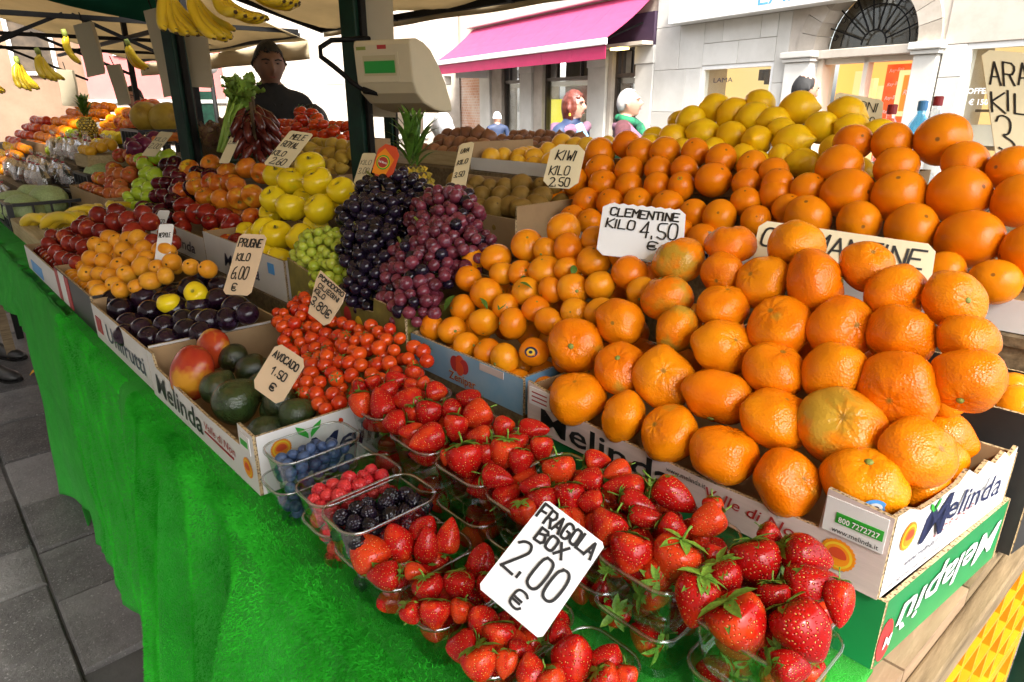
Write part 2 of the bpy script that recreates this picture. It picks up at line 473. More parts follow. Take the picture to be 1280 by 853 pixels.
BOXF = [(0, 3, 2, 1), (4, 5, 6, 7), (0, 1, 5, 4), (1, 2, 6, 5), (2, 3, 7, 6), (3, 0, 4, 7)]
class MB:
    """collects solids that make up one part"""
    def __init__(self): self.v = []; self.f = []; self.i = []
    def add(self, v, f, mi=0):
        k = len(self.v); self.v += [tuple(x) for x in v]
        self.f += [tuple(a + k for a in q) for q in f]; self.i += [mi] * len(f)
        return self
    def box(self, x0, x1, y0, y1, z0, z1, mi=0):
        return self.add([(x0, y0, z0), (x1, y0, z0), (x1, y1, z0), (x0, y1, z0), (x0, y0, z1), (x1, y0, z1), (x1, y1, z1), (x0, y1, z1)], BOXF, mi)
    def bar(self, p, q, w, h=None, mi=0, up=(0, 0, 1)):
        p, q = Vector(p), Vector(q); h = h or w
        d = (q - p).normalized(); s = d.cross(Vector(up))
        s = s.normalized() if s.length > 1e-4 else Vector((1, 0, 0))
        u = s.cross(d)
        a, b = s * w / 2, u * h / 2
        return self.add([p - a - b, p + a - b, p + a + b, p - a + b, q - a - b, q + a - b, q + a + b, q - a + b], BOXF, mi)
    def tube(self, pts, r, n=8, mi=0):
        pts = [Vector(p) for p in pts]; rr = r if hasattr(r, '__len__') else [r] * len(pts)
        V = []; ref = Vector((.3, .5, .81))
        for i, p in enumerate(pts):
            t = (pts[min(i + 1, len(pts) - 1)] - pts[max(i - 1, 0)]).normalized()
            s = t.cross(ref)
            s = s.normalized() if s.length > 1e-3 else t.cross(Vector((1, 0, 0))).normalized()
            u = t.cross(s)
            V += [p + (s * math.cos(6.2832 * k / n) + u * math.sin(6.2832 * k / n)) * rr[i] for k in range(n)]
        F = [(i * n + k, i * n + (k + 1) % n, (i + 1) * n + (k + 1) % n, (i + 1) * n + k) for i in range(len(pts) - 1) for k in range(n)]
        F += [tuple(range(n))[::-1], tuple((len(pts) - 1) * n + k for k in range(n))]
        return self.add(V, F, mi)
    def prism(self, poly, o, u, v, t, mi=(0, 0, 0)):
        """outline poly (s, h) on the plane o + s u + h v, thickness t along u x v (towards its back)"""
        o, u, v = Vector(o), Vector(u).normalized(), Vector(v).normalized()
        nrm = u.cross(v)
        a = [o + u * s + v * h for s, h in poly]; b = [p - nrm * t for p in a]
        n = len(poly); k = len(self.v)
        self.v += [tuple(p) for p in a + b]
        self.f.append(tuple(k + i for i in range(n))); self.i.append(mi[0])
        self.f.append(tuple(k + n + i for i in range(n))[::-1]); self.i.append(mi[1])
        for i in range(n):
            j = (i + 1) % n
            self.f.append((k + j, k + i, k + n + i, k + n + j)); self.i.append(mi[2])
        return self
    def build(self, name, mats, parent=None, smooth=False, loc=(0, 0, 0), rot=None, bevel=0):
        me = mesh(name, self.v, self.f, mats if isinstance(mats, (list, tuple)) else (mats,), self.i, smooth)
        o = put(name, me, parent, loc, rot)
        if bevel:
            md = o.modifiers.new('bevel', 'BEVEL'); md.width = bevel; md.segments = 2; md.limit_method = 'ANGLE'
        return o

def revolve(prof, nu=20, lump=0, freq=1.2, seed=0, shape=None):
    """surface of revolution with an uneven skin; prof from the top pole to the bottom pole (r, z)"""
    V = []; F = []
    for r, z in prof:
        for k in range(nu):
            a = 6.283185 * k / nu
            V.append(Vector((r * math.cos(a), r * math.sin(a), z)))
    m = len(prof)
    for i in range(m - 1):
        for k in range(nu):
            F.append((i * nu + k, (i + 1) * nu + k, (i + 1) * nu + (k + 1) % nu, i * nu + (k + 1) % nu))
    k = len(V)
    V.append(Vector((0, 0, prof[0][1]))); V.append(Vector((0, 0, prof[-1][1])))
    for j in range(nu):
        F.append((k, j, (j + 1) % nu)); F.append((k + 1, (m - 1) * nu + (j + 1) % nu, (m - 1) * nu + j))
    if shape:
        V = [Vector(shape(p)) for p in V]
    if lump:
        off = Vector((seed * 7.3, seed * 3.1, seed * 1.7))
        V = [p * (1 + lump * noise.noise(p * freq + off)) for p in V]
    return V, F

# --- lettering
GL = {'A': '002640;1232', 'B': '0006364534033442413000', 'C': '~4536160501103041', 'D': '00063645413000', 'E': '46060040;0333', 'F': '000646;0333',
      'G': '~4536160501103041;414323', 'H': '0006;4046;0343', 'I': '2026', 'K': '0006;460340', 'L': '060040', 'M': '0006234640', 'N': '00064046', 'O': '~160501103041453616',
      'P': '00063645443303', 'R': '00063645443303;2340', 'S': '~453616051342413001', 'T': '0646;2620', 'U': '~060110304146', 'V': '062046', 'W': '0610233046',
      'X': '0046;0640', 'Y': '062346;2320', 'Z': '06460040', '0': '~160501103041453616', '1': '042620', '2': '~051636454400;0040', '3': '~05163645331342413001',
      '4': '30360242', '5': '~4606033342413001', '6': '~3615020110304143330 2'.replace(' ', ''), '8': '~330405163645441302011030414233', '9': '~4424143505163645442000',
      '.': '1011', ',': '1100', 'e': '~02424334140301103041', '€': '~4536160501103041;0333;0232', '-': '1333', "'": '2625'}

def strokes(text, cw=.62, lean=.0, jit=.05, seed=1, gap=.30):
    rnd = random.Random(seed); x = 0; out = []
    for ch in text:
        if ch == ' ':
            x += cw * .7; continue
        g = GL.get(ch)
        if g is None:
            x += cw; continue
        wd = .25 if ch in ".,'" else (.12 if ch == 'I' else cw)
        oy = rnd.uniform(-jit, jit)
        sm = g.startswith('~'); g = g.lstrip('~')
        for pl in g.split(';'):
            pts = [((int(pl[i]) / 4), int(pl[i + 1]) / 6) for i in range(0, len(pl) - 1, 2)]
            if ch == 'I': pts = [(0, p[1]) for p in pts]
            pts = [(x + p[0] * wd + lean * p[1] + rnd.uniform(-jit, jit) * .5, p[1] + oy + rnd.uniform(-jit, jit) * .6) for p in pts]
            for _ in range(2 if sm else 0):
                q = [pts[0]]
                for a, b in zip(pts, pts[1:]):
                    q += [(a[0] * .75 + b[0] * .25, a[1] * .75 + b[1] * .25), (a[0] * .25 + b[0] * .75, a[1] * .25 + b[1] * .75)]
                pts = q + [pts[-1]]
            out.append(pts)
        x += wd + gap * cw
    return out, x

def handwriting(parent, lines, o, u, v, lift=.0012, mat='ink', seed=1):
    """lines: (text, x, y, width, height, stroke width, lean) in metres; written with a marker on the plane o + x u + y v"""
    o, u, v = Vector(o), Vector(u).normalized(), Vector(v).normalized(); nrm = u.cross(v)
    mb = MB(); q = 0
    for li, (t, x0, y0, wd, h, sw, lean) in enumerate(lines):
        st, tot = strokes(t, lean=lean, seed=seed * 31 + li)
        kx = wd / max(tot, .2)
        for pts in st:
            P = [o + u * (x0 + p[0] * kx) + v * (y0 + p[1] * h) for p in pts]
            for a, b in zip(P, P[1:]):
                d = b - a
                if d.length < 1e-6: continue
                d.normalize(); s = d.cross(nrm) * sw / 2; e = d * sw * .35; q += 1
                n_ = nrm * (lift + q * 2e-6)          # each stroke a hair above the one before
                k = len(mb.v)
                mb.v += [tuple(a - s - e + n_), tuple(b - s + e + n_), tuple(b + s + e + n_), tuple(a + s - e + n_)]
                mb.f.append((k, k + 3, k + 2, k + 1)); mb.i.append(0)
    return mb.build('lettering', mat, parent)

_txt = {}
def print_text(parent, text, o, u, v, size, mat, shear=0, bold=0, name='lettering', xs=1, length=None):
    """set type, laid flat on a panel: o is the left end of the baseline"""
    key = (text, shear, bold)
    if key not in _txt:
        cu = bpy.data.curves.new('type', 'FONT'); cu.body = text; cu.shear = shear; cu.offset = bold
        cu.resolution_u = 2; cu.fill_mode = 'FRONT'
        ob = bpy.data.objects.new('type', cu); COL.objects.link(ob)
        dg = bpy.context.evaluated_depsgraph_get(); dg.update()
        me = bpy.data.meshes.new_from_object(ob.evaluated_get(dg))
        bpy.data.objects.remove(ob); _txt[key] = me
    me = _txt[key].copy(); me.materials.clear(); me.materials.append(MAT[mat])
    if length:
        xx = [q.co.x for q in me.vertices]; xs = length / (max(xx) - min(xx)) / size
    u, v = Vector(u).normalized(), Vector(v).normalized(); n = u.cross(v)
    M = Matrix((u, v, n)).transposed().to_4x4(); M.translation = Vector(o) + n * .0012
    ob = bpy.data.objects.new(name, me); COL.objects.link(ob); ob.parent = parent
    ob.matrix_local = M @ Matrix.Diagonal((size * xs, size, size, 1))
    return ob

def seal(parent, c, u, v, r, lift=.001):
    """round toothed orange seal"""
    c, u, v = Vector(c), Vector(u).normalized(), Vector(v).normalized(); n = u.cross(v)
    def disc(rad, teeth, l, mat, name, half=None):
        N = 48; P = []
        for k in range(N):
            a = 6.2832 * k / N
            q = rad * (1 - (.07 if teeth and k % 2 else 0))
            y = math.sin(a)
            if half and y < 0: y *= .35
            P.append(c + u * math.cos(a) * q + v * y * q + n * l)
        return put(name, mesh(name, P, [tuple(range(N))], (mat,)), parent)
    disc(r, True, lift, 'orangeink', 'seal')
    disc(r * .80, False, lift + .0004, 'yellowink', 'seal_ring')
    disc(r * .66, False, lift + .0008, 'orangeink', 'seal_disc')
    disc(r * .50, False, lift + .0012, 'redseal', 'seal_emblem', True)

def leafmark(parent, c, u, v, s):
    c, u, v = Vector(c), Vector(u).normalized(), Vector(v).normalized(); n = u.cross(v) * .0013
    for sx, name in ((-1, 'leaf_mark'), (1, 'leaf_mark')):
        P = [c + n + u * (sx * a * s) + v * (b * s) for a, b in ((.08, 0), (.75, .55), (.9, 1.1), (.35, .8), (.08, .35))]
        put(name, mesh(name, P, [tuple(range(5))], ('greenink',)), parent)

def carton(name, label, cat, cor, z0, h, outer, inner='kraft', t=.005, fronts=None, group=None):
    """open carton on four base corners (front left, front right, back right, back left).
    h: wall heights front, right, back, left; fronts: dict side -> outline of fractions (s, metres up)"""
    C = [Vector((x, y, TZ + z0)) for x, y in cor]
    ctr = sum(C, Vector()) / 4
    T = thing(name, label, cat, ctr, 0, group)
    L = [c - ctr for c in C]
    names = ['front_panel', 'side_panel', 'back_panel', 'side_panel']
    info = {}
    for k in range(4):
        a, b = L[k], L[(k + 1) % 4]
        u = (b - a); ln = u.length; u.normalize()
        if k in (1, 3):                                   # side panels stop short of the front and back ones
            a = a + u * (t + .0005); ln -= 2 * t + .001
        hh = h[k] if hasattr(h, '__len__') else h
        poly = [(0, 0), (ln, 0), (ln, hh), (0, hh)]
        if fronts and k in fronts:
            poly = [(s * ln, y) for s, y in fronts[k]]
        om = outer[k] if isinstance(outer, (list, tuple)) else outer
        p = MB().prism(poly, a, u, (0, 0, 1), t, (0, 1, 2)).build(names[k], (om, inner, 'edge'), T)
        info[k] = (p, a, u, ln)
    inset = [L[0] + Vector((t, t, 0)), L[1] + Vector((-t, t, 0)), L[2] + Vector((-t, -t, 0)), L[3] + Vector((t, -t, 0))]
    v = [p + Vector((0, 0, .002)) for p in inset] + [p + Vector((0, 0, .006)) for p in inset]
    put('base_panel', mesh('base_panel', v, BOXF, (inner,)), T)
    return T, info

# ------------------------------------------------------------------ fruit shapes (unit size)
def sphere_prof(n=13, oblate=1.0, dim_top=0, dim_bot=0, wide=.35):
    out = []
    for i in range(n):
        a = math.pi * (i + .5) / n if False else math.pi * (.02 + .96 * i / (n - 1))
        r, z = math.sin(a), math.cos(a) * oblate
        if z > 0: z -= dim_top * math.exp(-(r / wide) ** 2)
        else: z += dim_bot * math.exp(-(r / wide) ** 2)
        out.append((r, z))
    return out

def unit(name, prof, mat, nu=24, lump=.03, freq=1.3, n=3, shape=None, sx=.05):
    res = []
    for s in range(n):
        V, F = revolve(prof, nu, lump, freq, s + 1 + len(name), shape)
        rr = random.Random(s + len(name))
        k = 1 + rr.uniform(-sx, sx)
        res.append(mesh(name, [(p[0] * k, p[1] / k, p[2]) for p in V], F, (mat,), smooth=True))
    return res

def furrow(p):
    r = math.hypot(p[0], p[1]); a = math.atan2(p[1], p[0])
    q = 1 + .022 * math.cos(a * 9) * math.exp(-((r - .35) / .3) ** 2) * (1 if p[2] > 0 else .4)
    return (p[0], p[1], p[2] * q)

SH = {}
SH['mandarin'] = unit('mandarin', sphere_prof(19, .84, .09, .07, .22), 'mandarin', 36, .11, 1.5, 6, furrow)
SH['clementine'] = unit('clementine', sphere_prof(15, .88, .07, .05, .22), 'clementine', 28, .05, 1.3, 4, furrow)
SH['orange'] = unit('orange', sphere_prof(15, .98, .05, .07, .14), 'orange', 28, .03, 1.2, 4)
SH['navel'] = unit('navel_orange', sphere_prof(17, 1.02, .05, .08, .14), 'orange', 32, .035, 1.2, 4)
SH['yorange'] = unit('pale_orange', sphere_prof(13, .96, .05, .05, .16), 'yorange', 24, .03, 1.2, 2)
lp = []
for i in range(17):
    a = math.pi * (.015 + .97 * i / 16)
    r, z = math.sin(a) ** 1.1, math.cos(a) * 1.16
    if z > 0: z += .24 * math.exp(-(r / .24) ** 2)
    else: z -= .12 * math.exp(-(r / .26) ** 2)
    lp.append((r, z))
SH['lemon'] = unit('lemon', lp, 'lemon', 26, .05, 1.6, 4)
ap = []
for i in range(17):
    a = math.pi * (.015 + .97 * i / 16)
    r = math.sin(a) * (1 + .10 * math.cos(a))
    z = math.cos(a) * .92
    z += -.34 * math.exp(-(r / .30) ** 2) if z > 0 else .16 * math.exp(-(r / .28) ** 2)
    ap.append((r, z))
def applebase(p):
    a = math.atan2(p[1], p[0])
    return (p[0], p[1], p[2] + (.035 * math.cos(5 * a) if p[2] < -.4 else 0))
for k, nm in (('yapple', 'yellow_apple'), ('rapple', 'red_apple'), ('dapple', 'dark_red_apple'), ('papple', 'purple_apple'), ('gapple', 'green_apple'), ('lapple', 'pink_apple')):
    SH[k] = unit(nm, ap, k, 24, .05, 1.1, 3, applebase)
def crease(p):
    a = math.atan2(p[1], p[0])
    k = 1 - .06 * math.exp(-(a / .16) ** 2)
    return (p[0] * k, p[1] * k, p[2])
SH['plum'] = unit('plum', sphere_prof(15, 1.04, .06, .02, .2), 'plum', 28, .03, 1.2, 3, crease)
SH['nectarine'] = unit('nectarine', sphere_prof(15, .98, .10, 0, .22), 'nectarine', 28, .04, 1.2, 3, crease)
SH['loquat'] = unit('loquat', sphere_prof(13, 1.12, .10, 0, .18), 'loquat', 20, .06, 1.3, 3)
SH['kiwi'] = unit('kiwi', sphere_prof(13, 1.24, .03, .03, .15), 'kiwi', 20, .05, 1.3, 3)
SH['ftomato'] = unit('tomato', sphere_prof(13, .84, .10, .04, .3), 'tomato', 24, .05, 1.2, 3)
SH['cherrytomato'] = unit('cherry_tomato', sphere_prof(11, .96, .05, 0, .22), 'tomato', 18, .03, 1.2, 3)
def pearprof(neck, top, n=17):
    out = []
    for i in range(n):
        t = i / (n - 1); a = math.pi * (.02 + .96 * t)
        z = math.cos(a) * (1.32 if math.cos(a) > 0 else .95)
        r = math.sin(a)
        if z > 0: r *= 1 - neck * min(1, z / top) ** 1.3
        out.append((r, z))
    return out
SH['pear'] = unit('pear', pearprof(.42, 1.2), 'pear', 22, .07, 1.2, 3)
SH['avocado'] = unit('avocado', pearprof(.30, 1.2), 'avocado', 28, .05, 1.3, 3)
def mangoshape(p):
    return (p[0] * 1.0, p[1] * .82, p[2] * 1.15 + .12 * p[0] * p[0])
SH['mango'] = unit('mango', sphere_prof(15, 1.1, .08, 0, .2), 'mango', 28, .05, 1.0, 2, mangoshape)
SH['blueberry'] = unit('blueberry', sphere_prof(11, .88, .14, 0, .32), 'blueberry', 16, .03, 1.2, 2)
SH['grape_b'] = unit('grape', sphere_prof(11, 1.1), 'bgrape', 16, .03, 1.2, 2)
SH['grape_r'] = unit('grape', sphere_prof(11, 1.06), 'rgrape', 16, .04, 1.2, 2)
SH['grape_g'] = unit('grape', sphere_prof(11, 1.06), 'ggrape', 16, .03, 1.2, 2)
SH['onion'] = unit('onion', sphere_prof(11, .9, -.3, 0, .2), 'potato', 16, .05, 1.2, 2)
SH['redonion'] = unit('red_onion', sphere_prof(11, .9, -.3, 0, .2), 'purple', 16, .05, 1.2, 2)

# strawberry: unit half length 1 along -z (tip), widest near the shoulder
sp = []
for i in range(21):
    t = i / 20
    z = .80 - 1.80 * t
    if t < .34: r = .80 * math.sqrt(max(0, 1 - ((.34 - t) / .36) ** 2.2))
    else: r = .80 * (1 - ((t - .34) / .66) ** 1.75) ** .72
    if t < .12: z -= .12 * (1 - t / .12)
    sp.append((max(r, .012), z))
SH['strawberry'] = unit('strawberry', sp, 'strawberry', 26, .12, 1.1, 5, None, .08)

def drupelets(name, mat, prof, N, depth, n=2):
    """a berry of many drupelets as one continuous skin"""
    res = []
    for s in range(n):
        V, F = revolve(prof, 40, .05, 1.1, s + 3)
        pts = []
        for k in range(N):
            z = 1 - 2 * (k + .5) / N; a = k * 2.39996 + s
            rr = math.sqrt(1 - z * z); pts.append((rr * math.cos(a), rr * math.sin(a), z))
        P = np.array(pts); A = np.array([tuple(v) for v in V])
        D = A / np.linalg.norm(A, axis=1)[:, None]
        d = np.sqrt(np.clip(2 - 2 * (D @ P.T).max(1), 0, None))
        rad = 1.9 / math.sqrt(N)
        k = np.sqrt(np.clip(1 - (d / rad) ** 2, 0, 1))
        A = A * (1 - depth + depth * k)[:, None]
        res.append(mesh(name, A, F, (mat,), smooth=True))
    return res
bp_ = [(math.sin(math.pi * (.01 + .98 * i / 32)) * (1 - .18 * math.cos(math.pi * i / 32) * -1), math.cos(math.pi * (.01 + .98 * i / 32)) * 1.08) for i in range(33)]
SH['raspberry'] = drupelets('raspberry', 'raspberry', bp_, 70, .17)
SH['blackberry'] = drupelets('blackberry', 'blackberry', bp_, 52, .22)

# calyx, stems
def calyx_mesh(n, ln, wd, droop, mat, name, seed=0, stalk=.0):
    rr = random.Random(seed); mb = MB()
    for k in range(n):
        a = 6.2832 * k / n + rr.uniform(-.25, .25); l = ln * rr.uniform(.75, 1.2)
        d = Vector((math.cos(a), math.sin(a), 0)); s = Vector((-math.sin(a), math.cos(a), 0))
        u = rr.uniform(-.25, .5)
        P = []
        for t, wq in ((0, .35), (.35, 1), (.7, .75), (1, .02)):
            c = d * (l * t) + Vector((0, 0, l * (u * t - droop * t * t)))
            P += [c - s * wd * wq, c + Vector((0, 0, -wd * .4 * wq)), c + s * wd * wq]
        F = []
        for i in range(3):
            for j in range(2):
                F.append((i * 3 + j, i * 3 + j + 1, (i + 1) * 3 + j + 1, (i + 1) * 3 + j))
        mb.add(P, F)
    if stalk:
        mb.tube([(0, 0, -.02), (.03, .02, stalk * .6), (.10, .05, stalk)], [.055, .045, .05], 6)
    me = mesh(name, mb.v, mb.f, (mat,), mb.i, True)
    return me
CAL = [calyx_mesh(11, .88, .20, .40, 'calyx', 'calyx', s, .6 if s % 2 else 0) for s in range(4)]
TCAL = [calyx_mesh(5, .75, .12, .05, 'greenleaf', 'calyx', s, .35) for s in range(2)]
def stem_mesh(h, r, lean):
    return mesh('stem', *(lambda m: (m.v, m.f))(MB().tube([(0, 0, .3), (lean * .3, 0, .3 + h * .5), (lean, 0, .3 + h)], [r, r * .8, r * 1.2], 6)), ('stalk',), smooth=True)
STEM = [stem_mesh(.55, .035, .15), stem_mesh(.45, .04, -.1)]
button = mesh('stem_button', *revolve([(.02, .06), (.08, .05), (.11, .01), (.10, -.03)], 8), ('greenstalk',), smooth=True)

def rndq(rr):
    return Euler((rr.uniform(0, 6.28), rr.uniform(0, 6.28), rr.uniform(0, 6.28))).to_quaternion()

def towards(d, spin=0):
    """rotation that takes +z to d"""
    return Vector(d).normalized().to_track_quat('Z', 'Y') @ Euler((0, 0, spin)).to_quaternion()
